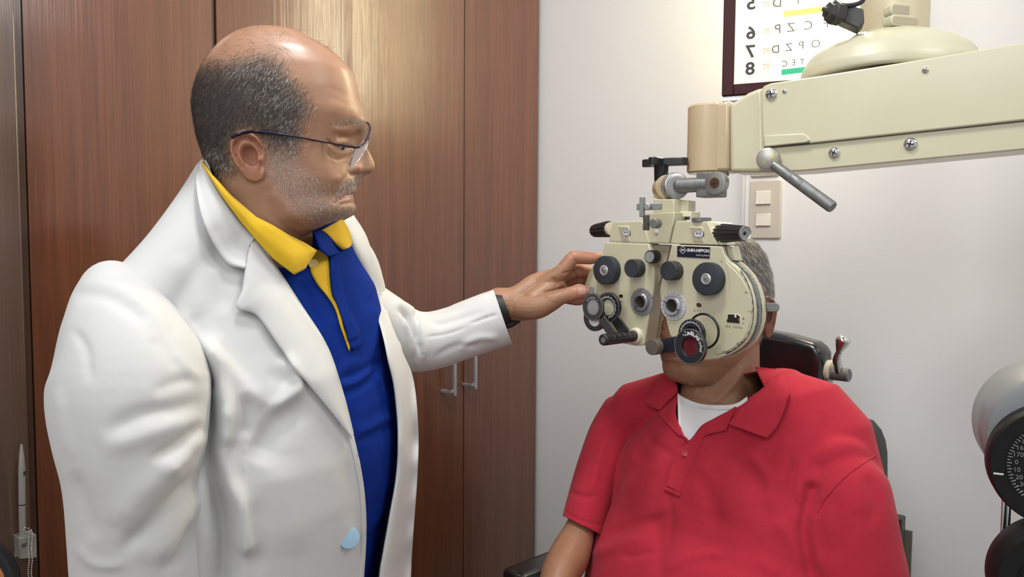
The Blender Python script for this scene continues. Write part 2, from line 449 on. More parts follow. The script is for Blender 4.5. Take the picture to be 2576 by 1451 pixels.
def remesh(parts, voxel, smooth=0, fac=.5):
    v, f = join(parts)
    me = bpy.data.meshes.new('tmp'); me.from_pydata(v.tolist(), [], f)
    bm = bmesh.new(); bm.from_mesh(me); bmesh.ops.remove_doubles(bm, verts=bm.verts, dist=1e-5)
    bmesh.ops.recalc_face_normals(bm, faces=bm.faces); bm.to_mesh(me); bm.free()
    o = bpy.data.objects.new('tmp', me); col.objects.link(o)
    r = o.modifiers.new('r', 'REMESH'); r.mode = 'VOXEL'; r.voxel_size = voxel; r.adaptivity = 0
    if smooth:
        s = o.modifiers.new('s', 'SMOOTH'); s.factor = fac; s.iterations = smooth
    dg = bpy.context.evaluated_depsgraph_get(); dg.update()
    m2 = bpy.data.meshes.new_from_object(o.evaluated_get(dg))
    n = len(m2.vertices); vv = np.empty(n * 3); m2.vertices.foreach_get('co', vv); vv = vv.reshape(-1, 3)
    ff = np.empty(len(m2.loops), np.int32); m2.loops.foreach_get('vertex_index', ff)
    ls = np.empty(len(m2.polygons), np.int32); m2.polygons.foreach_get('loop_total', ls)
    if (ls == 4).all(): ff = ff.reshape(-1, 4)
    else:
        out = []; k = 0
        for t in ls: out.append(tuple(ff[k:k + t])); k += t
        ff = out
    bpy.data.objects.remove(o); bpy.data.meshes.remove(me); bpy.data.meshes.remove(m2)
    return vv, ff
def normals(v, f):
    n = np.zeros_like(v)
    if isinstance(f, np.ndarray) and f.shape[1] == 4:
        fn = np.cross(v[f[:, 2]] - v[f[:, 0]], v[f[:, 3]] - v[f[:, 1]])
        for k in range(4): np.add.at(n, f[:, k], fn)
    else:
        for q in f:
            q = list(q); fn = np.cross(v[q[1]] - v[q[0]], v[q[2]] - v[q[0]]); n[q] += fn
    l = np.linalg.norm(n, axis=1); l[l == 0] = 1
    return n / l[:, None]
def pdist(p, line):
    """distance of points p (n,2) to a polyline, and the arc position 0..1 and signed side"""
    L = np.array(line, float); best = np.full(len(p), 1e9); pos = np.zeros(len(p)); side = np.zeros(len(p))
    sl = np.linalg.norm(np.diff(L, axis=0), axis=1); tot = sl.sum(); acc = 0
    for i in range(len(L) - 1):
        a, b = L[i], L[i + 1]; d = b - a; l2 = d @ d
        if l2 == 0: continue
        t = np.clip(((p - a) @ d) / l2, 0, 1); q = a + t[:, None] * d
        dd = np.linalg.norm(p - q, axis=1); m = dd < best
        best[m] = dd[m]; pos[m] = (acc + t[m] * sl[i]) / tot
        cr = d[0] * (p[:, 1] - a[1]) - d[1] * (p[:, 0] - a[0]); side[m] = np.sign(cr[m])
        acc += sl[i]
    return best, pos, side
def sculpt(v, f, strokes, both=False, along=None):
    """press folds and features into real geometry. stroke = (points px, width px, height m[, taper, onesided])"""
    n = normals(v, f); pr = proj(v); vd = v - CO; vd /= np.linalg.norm(vd, axis=1)[:, None]
    facing = -(n * vd).sum(1); wgt = np.clip(facing * 4 + .3, 0, 1) if not both else np.ones(len(v))
    disp = np.zeros(len(v))
    for s in strokes:
        pts, wd, h = s[:3]; taper = s[3] if len(s) > 3 else 1; one = s[4] if len(s) > 4 else 0
        L = np.array(pts, float)
        if len(L) > 2: L = spl(L, max(12, len(L) * 6))
        lo = L.min(0) - wd * 3; hi = L.max(0) + wd * 3
        m = np.where((pr[:, 0] > lo[0]) & (pr[:, 0] < hi[0]) & (pr[:, 1] > lo[1]) & (pr[:, 1] < hi[1]))[0]
        if not len(m): continue
        if len(L) == 1 or np.allclose(L[0], L[-1]) and len(L) == 2:
            d = np.linalg.norm(pr[m, :2] - L[0], axis=1); pos = np.full(len(m), .5); sd = np.zeros(len(m))
        else: d, pos, sd = pdist(pr[m, :2], L)
        wdl = np.full(len(m), float(wd))
        if one: wdl = np.where(sd * one > 0, wd * .28, wd)   # steep on one side, soft on the other
        g = np.exp(-(d / wdl) ** 2)
        if taper: g *= np.clip(np.sin(math.pi * np.clip(pos, 0.0, 1.0)) * 1.6 + (0.0 if taper == 1 else .6), 0, 1)
        disp[m] += g * h
    return v + (n * (disp * wgt)[:, None] if along is None else along * (disp * wgt)[:, None])

def bvh_of(v, f): return BVHTree.FromPolygons(v.tolist(), [tuple(map(int, q)) for q in f])
CO_V = Vector(CO)
def cast(bv, px, py):
    d = Vector(rdir(px, py)); l = d.length
    h = bv.ray_cast(CO_V, d / l)
    return (h[3] / l, h[1]) if h[0] is not None else (None, None)
def drape(name, A, B, bv, m, parent, off=.004, n=90, k=12, thick=.003, offfn=None, smooth=3, linear=False, dfix=None, **kw):
    """cloth strip between two edges (px), laid on the body surface at its real depth; offfn(s,t)->extra lift in metres"""
    A = (lin if linear else spl)(A, n); B = (lin if linear else spl)(B, n)
    G = np.empty((n, k, 3)); D = np.full((n, k), np.nan)
    for i in range(n):
        for j in range(k):
            t = j / (k - 1); p = A[i] * (1 - t) + B[i] * t; G[i, j, :2] = p
            d, _ = cast(bv, *p)
            if d: D[i, j] = d
    # fill gaps
    if np.isnan(D).any():
        ok = ~np.isnan(D)
        if not ok.any(): D[:] = dfix or 1.0
        else:
            I, J = np.where(ok)
            for a, b in zip(*np.where(~ok)):
                q = np.argmin((I - a) ** 2 + (J - b) ** 2); D[a, b] = D[I[q], J[q]]
    for _ in range(smooth):
        E = np.pad(D, 1, mode='edge'); D = (E[1:-1, 1:-1] * 2 + E[:-2, 1:-1] + E[2:, 1:-1] + E[1:-1, :-2] + E[1:-1, 2:]) / 6
    for i in range(n):
        for j in range(k):
            o = off + (offfn(i / (n - 1), j / (k - 1)) if offfn else 0); G[i, j, 2] = D[i, j] - o
    v = np.array([P(*g) for g in G.reshape(-1, 3)])
    f = [(i * k + j, i * k + j + 1, (i + 1) * k + j + 1, (i + 1) * k + j) for i in range(n - 1) for j in range(k - 1)]
    nn = normals(v, f)
    if ((v - CO) * nn).sum() > 0: f = [q[::-1] for q in f]
    return obj(name, v, f, m, parent, solid=thick, **kw)
def bisect(v, f, a, b, toward):
    """cut straight along the plane through the eye and two image points; keep the side that holds the image point 'toward'"""
    pa, pb, pt = (np.array(tuple(P(*q, 1.0))) for q in (a, b, toward)); n = np.cross(pa - CO, pb - CO); n /= np.linalg.norm(n)
    if (pt - CO) @ n > 0: n = -n
    me = bpy.data.meshes.new('t'); me.from_pydata(np.asarray(v).tolist(), [], [tuple(map(int, q)) for q in f]); bm = bmesh.new(); bm.from_mesh(me)
    bmesh.ops.bisect_plane(bm, geom=bm.verts[:] + bm.edges[:] + bm.faces[:], plane_co=tuple(CO), plane_no=tuple(n), clear_outer=True)
    bm.verts.index_update(); vv = np.array([tuple(x.co) for x in bm.verts]); ff = [tuple(x.index for x in q.verts) for q in bm.faces]; bm.free(); bpy.data.meshes.remove(me)
    return vv, ff
def inpoly(p, poly):
    x, y = p[:, 0], p[:, 1]; poly = np.array(poly, float); ins = np.zeros(len(p), bool); j = len(poly) - 1
    for i in range(len(poly)):
        xi, yi = poly[i]; xj, yj = poly[j]
        c = ((yi > y) != (yj > y)) & (x < (xj - xi) * (y - yi) / (yj - yi + 1e-12) + xi); ins ^= c; j = i
    return ins

def strands(name, roots, dirs, nrm, length, width, m, parent, curl=.15, segs=2, droop=0.0, seed=1, kind=None, tone=None):
    """individual hairs as slim tapered blades; dirs = growth direction per root"""
    g = np.random.default_rng(seed); N = len(roots)
    d = dirs + g.normal(0, curl, (N, 3)); d /= np.linalg.norm(d, axis=1)[:, None]
    L = length * g.uniform(.55, 1.2, N)
    side = np.cross(d, nrm + g.normal(0, .3, (N, 3))); side /= np.linalg.norm(side, axis=1)[:, None] + 1e-9
    vs = []; pts = roots.copy(); cur = d.copy()
    lv = [(pts - side * width / 2), (pts + side * width / 2)]
    for s in range(1, segs + 1):
        cur = cur + np.array([0, 0, -droop]) - nrm * .12; cur /= np.linalg.norm(cur, axis=1)[:, None]
        pts = pts + cur * (L / segs)[:, None]
        if s < segs:
            ww = width * (1 - .35 * s / segs) / 2
            lv += [pts - side * ww, pts + side * ww]
        else: lv.append(pts)
    K = len(lv); V = np.stack(lv, 1).reshape(-1, 3)
    base = np.arange(N)[:, None] * K
    tri = []
    for s in range(segs - 1):
        a = 2 * s; tri += [base + np.array([a, a + 1, a + 3]), base + np.array([a, a + 3, a + 2])]
    a = 2 * (segs - 1); tri.append(base + np.array([a, a + 1, a + 2]))
    T = np.vstack(tri)
    me = bpy.data.meshes.new(name); me.vertices.add(len(V)); me.vertices.foreach_set('co', V.ravel())
    me.loops.add(len(T) * 3); me.loops.foreach_set('vertex_index', T.ravel().astype(np.int32))
    me.polygons.add(len(T)); me.polygons.foreach_set('loop_start', np.arange(0, len(T) * 3, 3, dtype=np.int32))
    me.materials.append(m)
    at = me.attributes.new('tone', 'FLOAT', 'POINT'); at.data.foreach_set('value', np.repeat(g.uniform(0, 1, N) * (1 if tone is None else tone), K).astype(np.float32))
    me.update(); me.validate()
    o = bpy.data.objects.new(name, me); link(o, parent)
    if kind: o['kind'] = kind
    return o
def hair_mat(name, cols, rough=.45):
    m = bpy.data.materials.new(name); m.use_nodes = True; nt = m.node_tree; b = nt.nodes['Principled BSDF']
    a = nt.nodes.new('ShaderNodeAttribute'); a.attribute_name = 'tone'
    cr = nt.nodes.new('ShaderNodeValToRGB'); e = cr.color_ramp.elements
    e[0].position = cols[0][0]; e[0].color = (*cols[0][1], 1); e[1].position = cols[-1][0]; e[1].color = (*cols[-1][1], 1)
    for p_, c_ in cols[1:-1]: k = e.new(p_); k.color = (*c_, 1)
    nt.links.new(a.outputs['Fac'], cr.inputs[0]); nt.links.new(cr.outputs[0], b.inputs['Base Color']); b.inputs['Roughness'].default_value = rough
    return m
def sample_surface(v, f, wfun, N, seed=3):
    """random points on quads, density weighted by wfun(centres, normals)"""
    g = np.random.default_rng(seed); f = np.asarray(f)
    a, b, c, d = (v[f[:, k]] for k in range(4)); cen = (a + b + c + d) / 4
    fn = np.cross(c - a, d - b); ar = np.linalg.norm(fn, axis=1) / 2; fn = fn / (2 * ar[:, None] + 1e-12)
    w_ = ar * wfun(cen, fn); w_ = np.clip(w_, 0, None); p_ = w_ / w_.sum()
    i = g.choice(len(f), N, p=p_); s, t = g.uniform(0, 1, (2, N, 1))
    return (a[i] * (1 - s) + b[i] * s) * (1 - t) + (d[i] * (1 - s) + c[i] * s) * t, fn[i]
# ================================================================== ROOM
# cabinet plane: recedes to the right at 46.5 deg; white wall comes back towards the camera on the right
def ground(px, d):            # horizontal position of an image column at a depth
    p = P(px, 610, d); return np.array([p[0], p[1]])
CA = ground(75, 1.25); CB = ground(1351, 2.25)     # cabinet line ends
cdir = (CB - CA) / np.linalg.norm(CB - CA); cnor = np.array([cdir[1], -cdir[0]])      # towards the camera
CabF = Frame((CA[0], CA[1], 0), (cdir[0], cdir[1], 0), (0, 0, 1), (cnor[0], cnor[1], 0))
WANG = 40.0
WallF = vframe(1354, 610, 2.268, WANG); WallF.o[2] = 0
wood = wood_mat('lacquered_wood', (.070, .020, .008), (.125, .039, .015), (.190, .066, .028))
wood_dark = wood_mat('dark_lacquered_wood', (.035, .016, .009), (.055, .025, .014), (.085, .042, .026), rough=.28)
wallm = mat('white_wall_paint', (.80, .80, .795), .55, bump=(160, .16, .001), noise=(2.2, .25, (.76, .75, .74)))
floorm = mat('vinyl_floor', (.35, .32, .28), .4, noise=(5, .5, (.30, .27, .23)))
ceilm = mat('ceiling_paint', (.75, .74, .72), .8)
# white wall (from behind the cabinet corner to the right of the frame and on)
m = MB(WallF); m.box((-.6, -.0, -.08), (3.0, 2.75, 0)); tag(m.build('wall_right', wallm), kind='structure')
# wall behind the cabinet
m = MB(CabF); m.box((-.9, 0, -.62), (1.45, 2.75, -.56)); tag(m.build('wall_back', wallm), kind='structure')
m = MB(); m.box((-3.2, -2.2, -.06), (3.4, 3.6, 0)); tag(m.build('floor', floorm), kind='structure')

# built-in wardrobe
root = thing('wardrobe', 'tall reddish brown wood wardrobe behind the standing man', 'wardrobe', CabF.w((.6, 0, -.25)))
def cu(px, n=0, py=610): return CabF.uv(px, py, n)[0]
W_END = cu(1351)
m = MB(CabF); m.box((cu(-500), .0, -.54), (W_END, 2.7, -.024)); m.build('carcass', wood_dark, root)
HT = 2.62
doors = [(cu(72), cu(543)), (cu(552), cu(887)), (cu(890), cu(1163)), (cu(1167), W_END)]
hpx = {2: (1142, 892, 995), 3: (1194, 880, 978)}
for i, (a, b) in enumerate(doors):
    # slightly bowed door leaf: real warp, which is what bends its reflections
    nx, nz = 24, 10; v = []; f = []
    bow = [0.0, .0012, -.0012, .001][i]; tw = [0.0, .003, .003, .002][i]; sw_ = [0, .004, .006, 0][i]
    for face in (0, 1):
        for r_ in range(nz + 1):
            for c_ in range(nx + 1):
                s = c_ / nx; t = r_ / nz
                n_ = bow * 4 * s * (1 - s) + (0.004 if i == 1 else 0) * (s ** 9) + sw_ * s + tw * (t - .5) * (s - .5) * .5
                v.append((a + .0015 + (b - a - .003) * s, .06 + (HT - .06) * t, n_ - (.022 if face else 0)))
    K = (nx + 1) * (nz + 1); q = lambda r_, c_: r_ * (nx + 1) + c_
    for r_ in range(nz):
        for c_ in range(nx):
            f.append((q(r_, c_), q(r_, c_ + 1), q(r_ + 1, c_ + 1), q(r_ + 1, c_))); f.append(tuple(K + z for z in (q(r_ + 1, c_), q(r_ + 1, c_ + 1), q(r_, c_ + 1), q(r_, c_))))
    for r_ in range(nz):
        f.append((q(r_ + 1, 0), K + q(r_ + 1, 0), K + q(r_, 0), q(r_, 0))); f.append((q(r_, nx), K + q(r_, nx), K + q(r_ + 1, nx), q(r_ + 1, nx)))
    for c_ in range(nx):
        f.append((q(0, c_), K + q(0, c_), K + q(0, c_ + 1), q(0, c_ + 1))); f.append((q(nz, c_ + 1), K + q(nz, c_ + 1), K + q(nz, c_), q(nz, c_)))
    dr = obj('door', CabF.w(np.array(v)), f, wood, root, smooth=True, angle=30)
    if i in hpx:
        px, y0, y1 = hpx[i]; u, vb = CabF.uv(px, y1, .03); _, vt = CabF.uv(px, y0 - 60, .03)
        m = MB(CabF); t_ = .0045
        m.box((u - t_, vb, .028), (u + t_, vt, .036))
        for vv in (vb + .012, vt - .012): m.box((u - .022, vv - .004, .0), (u - .012, vv + .004, .034)); m.box((u - .022, vv - .004, .028), (u, vv + .004, .034))
        m.build('handle', M['alu'], dr, bevel=.001)
# end stile on the left, standing proud, with a rebated edge
m = MB(CabF); s0 = cu(-520, .05); s1 = cu(56, .05)
m.box((s0, 0, -.02), (s1, HT, .05)); m.build('end_panel', wood_mat('dimmed_wood', (.060, .032, .020), (.085, .048, .032), (.12, .075, .055)), root, bevel=.003)  # the turned panel's dimmer, hazier look is put into its wood colour
m = MB(CabF); m.box((s1 + .002, 0, -.02), (cu(70, .012), HT, .012)); m.build('edge_strip', wood_dark, root)
m = MB(CabF); m.box((cu(543), .06, -.03), (cu(552), HT, -.006)); m.build('gap_strip', wood_dark, root)

# ------------------------------------------------------------------ letter chart light box on the wall
CF = vframe(1845, 210, 1.70, 24); cf = CF     # hangs a little off the wall, turned to the room
def cuv(px, py, n=0): return cf.uv(px, py, n)
ch = thing('eye_chart', 'backlit letter chart in a dark maroon frame above the light switch', 'eye chart', cf.w((0, 0, -.04)))
u0, vb = cuv(1846, 213); u1 = u0 + .315; vt = vb + .62
ew = bpy.data.materials.new('backlit_panel'); ew.use_nodes = True; nt = ew.node_tree; b_ = nt.nodes['Principled BSDF']; L_ = nt.links
geo = nt.nodes.new('ShaderNodeNewGeometry')
b_.inputs['Base Color'].default_value = (.8, .76, .62, 1); b_.inputs['Roughness'].default_value = .3
# an upright tube behind the diffuser: brightness falls off with the distance from the tube's line
c_ = cf.w(cf.uvn(2150, 60, 0)); sb = nt.nodes.new('ShaderNodeVectorMath'); sb.operation = 'SUBTRACT'; sb.inputs[1].default_value = tuple(c_); L_.new(geo.outputs['Position'], sb.inputs[0])
ml = nt.nodes.new('ShaderNodeVectorMath'); ml.operation = 'MULTIPLY'; ml.inputs[1].default_value = (1, 1, 0); L_.new(sb.outputs[0], ml.inputs[0])
ln = nt.nodes.new('ShaderNodeVectorMath'); ln.operation = 'LENGTH'; L_.new(ml.outputs[0], ln.inputs[0])
mr = nt.nodes.new('ShaderNodeMapRange'); mr.interpolation_type = 'SMOOTHERSTEP'
mr.inputs['From Min'].default_value = .03; mr.inputs['From Max'].default_value = .17; mr.inputs['To Min'].default_value = 42.0; mr.inputs['To Max'].default_value = 0
L_.new(ln.outputs['Value'], mr.inputs['Value'])
sx = nt.nodes.new('ShaderNodeSeparateXYZ'); L_.new(sb.outputs[0], sx.inputs[0])
mz = nt.nodes.new('ShaderNodeMapRange'); mz.interpolation_type = 'SMOOTHERSTEP'; mz.inputs['From Min'].default_value = -.14; mz.inputs['From Max'].default_value = .10; mz.inputs['To Min'].default_value = .12; L_.new(sx.outputs['Z'], mz.inputs['Value'])
mm = nt.nodes.new('ShaderNodeMath'); mm.operation = 'MULTIPLY'; L_.new(mr.outputs['Result'], mm.inputs[0]); L_.new(mz.outputs['Result'], mm.inputs[1])
ad = nt.nodes.new('ShaderNodeMath'); ad.operation = 'ADD'; ad.inputs[1].default_value = .27; L_.new(mm.outputs[0], ad.inputs[0])
b_.inputs['Emission Color'].default_value = (1, .88, .56, 1); L_.new(ad.outputs[0], b_.inputs['Emission Strength'])
m = MB(cf); m.box((u0, vb, -.05), (u1, vt, 0)); pn = m.build('panel', ew, ch)
fw = u0 - cuv(1817, 213)[0]
m = MB(cf)
for a, b in (((u0 - fw, vb - fw * .95), (u0, vt + fw)), ((u1, vb - fw), (u1 + fw, vt + fw)), ((u0, vb - fw * .95), (u1, vb)), ((u0, vt), (u1, vt + fw))):
    m.box((*a, -.06), (*b, .006))
m.build('frame', M['frame_maroon'], ch, bevel=.002)
m = MB(cf); m.box((u0 - fw, vb - fw * 1.35, -.06), (u1 + fw, vb - fw * .97, -.002)); m.build('ledge', M['alu'], ch)
# mirrored print on the panel (the chart is read in a mirror)
nm = MB(cf); N0 = .0006
pxm = lambda h, px, py: h * cf_d(px, py) / F
def cf_d(px, py): return proj(cf.w(cf.uvn(px, py, 0)))[2]
def chart_text(mb, s, px, py, hpx, bold=0.0, sx=1.0, sp=1.0, one=None):
    if one: mb = MB(cf)
    u, v = cuv(px, py); size = hpx / .72 * cf_d(px, py) / F
    put_text(mb, s, size, u, v, N0, mirror=True, bold=bold, sx=sx, extr=.0001, space=sp)
    if one: mb.build(one[0], one[1], pn)
for s, px, py in (('5', 1889, 10), ('6', 1889, 84), ('7', 1888, 131), ('8', 1887, 174), ('4', 1891, -70)): chart_text(nm, s, px, py, 31, bold=.0008, sx=1.1, one=('row_number', M['ink']))
lt = MB(cf); gp_ = mat('grey_print', (.16, .16, .13), .5)
for row in (((1957, 74, 'P'), (1990, 70, 'Z'), (2033, 65, 'C'), (2078, 60, 'F')), ((1951, 125, 'D'), (1985, 120, 'Z'), (2016, 115, 'P'), (2052, 111, 'O')), ((1955, 8, 'D'), (2008, 0, 'T')),
            ((1974, 161, 'C'), (1996, 158, 'E'), (2018, 156, 'T'))):
    for (px, py, s) in row: chart_text(lt, s, px, py, 20 if py < 150 and py > 90 else (23 if py < 90 else 15), bold=.0002, sx=1.0, one=('letter', gp_))
st = MB(cf)
for (px, py) in ((1928, 10), (1928, 78), (1928, 128), (1928, 167)):
    chart_text(st, '20/40', px, py - 4, 6, sx=.8); chart_text(st, 'FT 6', px, py + 4, 6, sx=.8)
st.build('small_print', mat('faded_print', (.45, .42, .3), .5), pn)['kind'] = 'stuff'
def bar(name, px0, py0, px1, py1, h, colr, es):
    a = cuv(px0, py0); b = cuv(px1, py1); hh = h * cf_d(px0, py0) / F
    m = MB(cf); m.prism([(a[0], a[1] - hh / 2), (b[0] + .06, b[1] - hh / 2), (b[0] + .06, b[1] + hh / 2), (a[0], a[1] + hh / 2)], 0, .0008)
    m.build(name, mat(name + '_film', colr, .4, emit=colr, es=es), pn)
bar('green_bar', 1966, 182, 2030, 172, 14, (.0, .30, .14), .75)
bar('amber_bar', 1971, 36, 2040, 26, 15, (.85, .48, .10), .7)

# ------------------------------------------------------------------ light switches and trunking
WF = WallF
def wuv(px, py, n=0): return WF.uv(px, py, n)
sw = thing('light_switch', 'beige double light switch plate on the white wall behind the seated man', 'switch', WF.w((*wuv(1924, 523), 0)))
def rr(u0, v0, u1, v1, r, k=5):
    o = []
    for cx, cy, a0 in ((u1 - r, v1 - r, 0), (u0 + r, v1 - r, 90), (u0 + r, v0 + r, 180), (u1 - r, v0 + r, 270)):
        for i in range(k + 1): a = R(a0 + 90 * i / k); o.append((cx + r * math.cos(a), cy + r * math.sin(a)))
    return o
a = wuv(1882, 600, .006); b = wuv(1967, 450, .006)
m = MB(WF); m.prism(rr(a[0], a[1], b[0], b[1], .006), 0, .007); m.build('plate', M['plate'], sw, bevel=.003, seg=3)
for y0, y1 in ((480, 514), (538, 568)):
    p0 = wuv(1902, y1, .008); p1 = wuv(1938, y0, .008)
    m = MB(WF); m.box((p0[0] - .001, p0[1] - .001, .005), (p1[0] + .001, p1[1] + .001, .0085))
    fr_ = m.build('switch_frame', M['plate'], sw, bevel=.0006)
    m = MB(WF); m.prism([(.005, 0), (.0135, 0), (.010, 0), (.006, 0)], 0, 0) if False else None
    vv = [(p0[0], p0[1], .006), (p1[0], p0[1], .006), (p1[0], p1[1], .006), (p0[0], p1[1], .006), (p0[0], p0[1], .0125), (p1[0], p0[1], .0125), (p1[0], p1[1], .0095), (p0[0], p1[1], .0095)]
    m = MB(WF); m.add(vv, [(0, 3, 2, 1), (4, 5, 6, 7), (0, 1, 5, 4), (1, 2, 6, 5), (2, 3, 7, 6), (3, 0, 4, 7)]); m.build('rocker', M['rocker'], sw, bevel=.0006)
# second plate above it, mostly behind the arm
sw2 = thing('socket_plate', 'beige wall plate just above the light switch, mostly hidden behind the cream arm', 'switch', WF.w((*wuv(1924, 400), 0)))
a = wuv(1886, 446, .006); b = wuv(1963, 330, .006)
m = MB(WF); m.prism(rr(a[0], a[1], b[0], b[1], .006), 0, .007); m.build('plate', M['plate'], sw2, bevel=.003, seg=3)
m = MB(WF); p0 = wuv(1904, 420, .008); p1 = wuv(1942, 380, .008); m.box((p0[0], p0[1], .005), (p1[0], p1[1], .010)); m.build('rocker', M['rocker'], sw2, bevel=.0006)
a = wuv(1861, 566, .012); b = wuv(1878, 180, .012)
m = MB(WF); m.box((a[0], a[1] - .9, 0), (b[0], b[1] + .9, .012)); tag(m.build('cable_trunking', M['pvc'], bevel=.001), 'white vertical plastic cable trunking on the wall left of the light switch', 'trunking')

# ------------------------------------------------------------------ pen in clear acrylic holder on the wardrobe end panel
PF = Frame(CabF.w((0, 0, .0505)), CabF.m[0], CabF.m[1], CabF.m[2])
hd = thing('pen_holder', 'small clear acrylic pen holder fixed to the brown wood end panel', 'pen holder', PF.w(PF.uvn(62, 1410, .005)))
hd['mounted'] = True
a = PF.uv(43, 1405, .012); b = PF.uv(84, 1338, .012)
m = MB(PF); m.prism([(a[0], a[1] + .003), (b[0], a[1] - .002), (b[0], b[1]), (a[0], b[1])], .0, .026); m.build('block', M['acrylic'], hd, bevel=.0015)
m = MB(PF); m.box((a[0], a[1], -.0), (b[0], b[1], .002)); m.build('back_plate', mat('grey_print_card', (.3, .29, .27), .5), hd)
m = MB(PF); put_text(m, 'EJ', .008, a[0] + .006, b[1] - .012, .0265, rot=R(90)); m.build('marking', M['ink'], hd)
u_, v_ = PF.uv(57, 1400, .014); _, vt_ = PF.uv(54, 1120, .014)
hgt = vt_ - v_
m = MB(PF); tl = PF.uv(54, 1120, .014)[0] - u_
ax = (tl, hgt, 0); Ln = math.hypot(tl, hgt)
m.lathe((u_, v_, .014), ax, [(0, .0008), (.02, .0035), (.035, .0046), (Ln * .46, .0050), (Ln * .465, .0050)], 24)
pn_ = thing('pen', 'silver ballpoint pen standing in the clear acrylic holder', 'pen', PF.w((u_, v_, .014)))
m.build('barrel', M['pen'], pn_)
m = MB(PF); d_ = np.array(ax) / Ln; c0 = np.array([u_, v_, .014])
m.lathe(c0 + d_ * Ln * .465, ax, [(0, .0047), (.002, .0047)], 24); m.build('band', M['ink'], pn_)
m = MB(PF); m.lathe(c0 + d_ * (Ln * .465 + .002), ax, [(0, .0050), (Ln * .30, .0049), (Ln * .42, .0038), (Ln * .50, .0022), (Ln * .533, .0016), (Ln * .535, 0.0001)], 24); m.build('cap', M['pen'], pn_)
m = MB(PF); p0 = PF.uvn(62, 1190, .019); m.box((p0[0] - .0015, p0[1] - .003, .0165), (p0[0] + .001, p0[1] + .003, .0198)); m.build('clip_slot', M['ink'], pn_)
# ball chain
m = MB(PF)
for k in range(2):
    for i in range(34):
        pxc = (72 if k == 0 else 80) + 1.2 * math.sin(i * .5); pyc = 1336 + i * 4.6
        c_ = PF.uvn(pxc, pyc, .028); vv, ff = ellipsoid((0, 0, 0), (.0011,) * 3, seg=8, rings=6); m.add(np.array(vv) + np.array(c_), ff)
for i in range(7):
    c_ = PF.uvn(69 + 9 * math.cos(i), 1333 + 6 * math.sin(i * 1.1), .028); vv, ff = ellipsoid((0, 0, 0), (.0014,) * 3, seg=8, rings=6); m.add(np.array(vv) + np.array(c_), ff)
ck = m.build('ball_chain', M['chrome'], hd, angle=None); ck['kind'] = 'stuff'
# ================================================================== STANDING MAN
def skin_mat(name, c, c2, rough=.42):
    m = mat(name, c, rough, sub=.12, noise=(38, .5, c2), bump=(420, .28, .0006), spec=.5)
    return m
def c1(x, y, s=2.419, o=(460, 40)): return (o[0] + x / s, o[1] + y / s)
def build_head(O, hf, front, back, base, widths, nosew, levels=150, seg=180, xm_frac=.45, nfront=2.25, nback=2.15):
    hf = np.array([hf[0], hf[1], 0.]); hf /= np.linalg.norm(hf); hl = np.cross([0, 0, 1.], hf); O = np.array(tuple(O))
    def toloc(lst):
        o = []
        for py, px in lst:
            h = hitplane(px, py, O, hl) - O; o.append((h[2], h @ hf))
        return np.array(sorted(o))
    Fr, Bk, Bs = toloc(front), toloc(back), toloc(base)
    W_ = np.array(sorted((hitplane(700 if False else proj(O)[0], py, O, hl)[2] - O[2], w) for py, w in widths))
    NW = np.array(sorted((hitplane(proj(O)[0], py, O, hl)[2] - O[2], w) for py, w in nosew))
    zt = Fr[-1, 0]; zb = Fr[0, 0]; u = np.linspace(0, 1, levels)
    Z = zt - (zt - zb) * (u ** 1.25)
    Z[0] = zt - 1e-4
    def I(A, z, k=1): return np.interp(z, A[:, 0], A[:, k])
    def sm(a, it=2):
        for _ in range(it): a[1:-1] = (a[:-2] + 2 * a[1:-1] + a[2:]) / 4
        return a
    xf = sm(I(Fr, Z)); xb = sm(I(Bk, Z)); xs = sm(I(Bs, Z)); hw = sm(I(W_, Z), 6); nw = I(NW, Z)
    xs = np.minimum(xs, xf)
    V = []
    th = np.linspace(0, 2 * math.pi, seg, endpoint=False); c, s = np.cos(th), np.sin(th)
    for k in range(levels):
        xm = xb[k] + (xs[k] - xb[k]) * xm_frac
        n_ = np.where(c > 0, nfront, nback)
        A = np.where(c > 0, xs[k] - xm, xm - xb[k])
        x = xm + A * np.sign(c) * np.abs(c) ** (2 / n_); y = hw[k] * np.sign(s) * np.abs(s) ** (2 / n_)
        nose = (xf[k] - xs[k]) * np.exp(-np.abs(y / nw[k]) ** 2.4) * (c > 0)
        x = x + nose
        V.append(O + x[:, None] * hf + y[:, None] * hl + np.array([0, 0, Z[k]]))
    v = np.vstack(V)
    f = [(i * seg + k, i * seg + (k + 1) % seg, (i + 1) * seg + (k + 1) % seg, (i + 1) * seg + k) for i in range(levels - 1) for k in range(seg)]
    f += [tuple(range(seg))[::-1], tuple(range((levels - 1) * seg, levels * seg))]
    return v, f, hf, hl
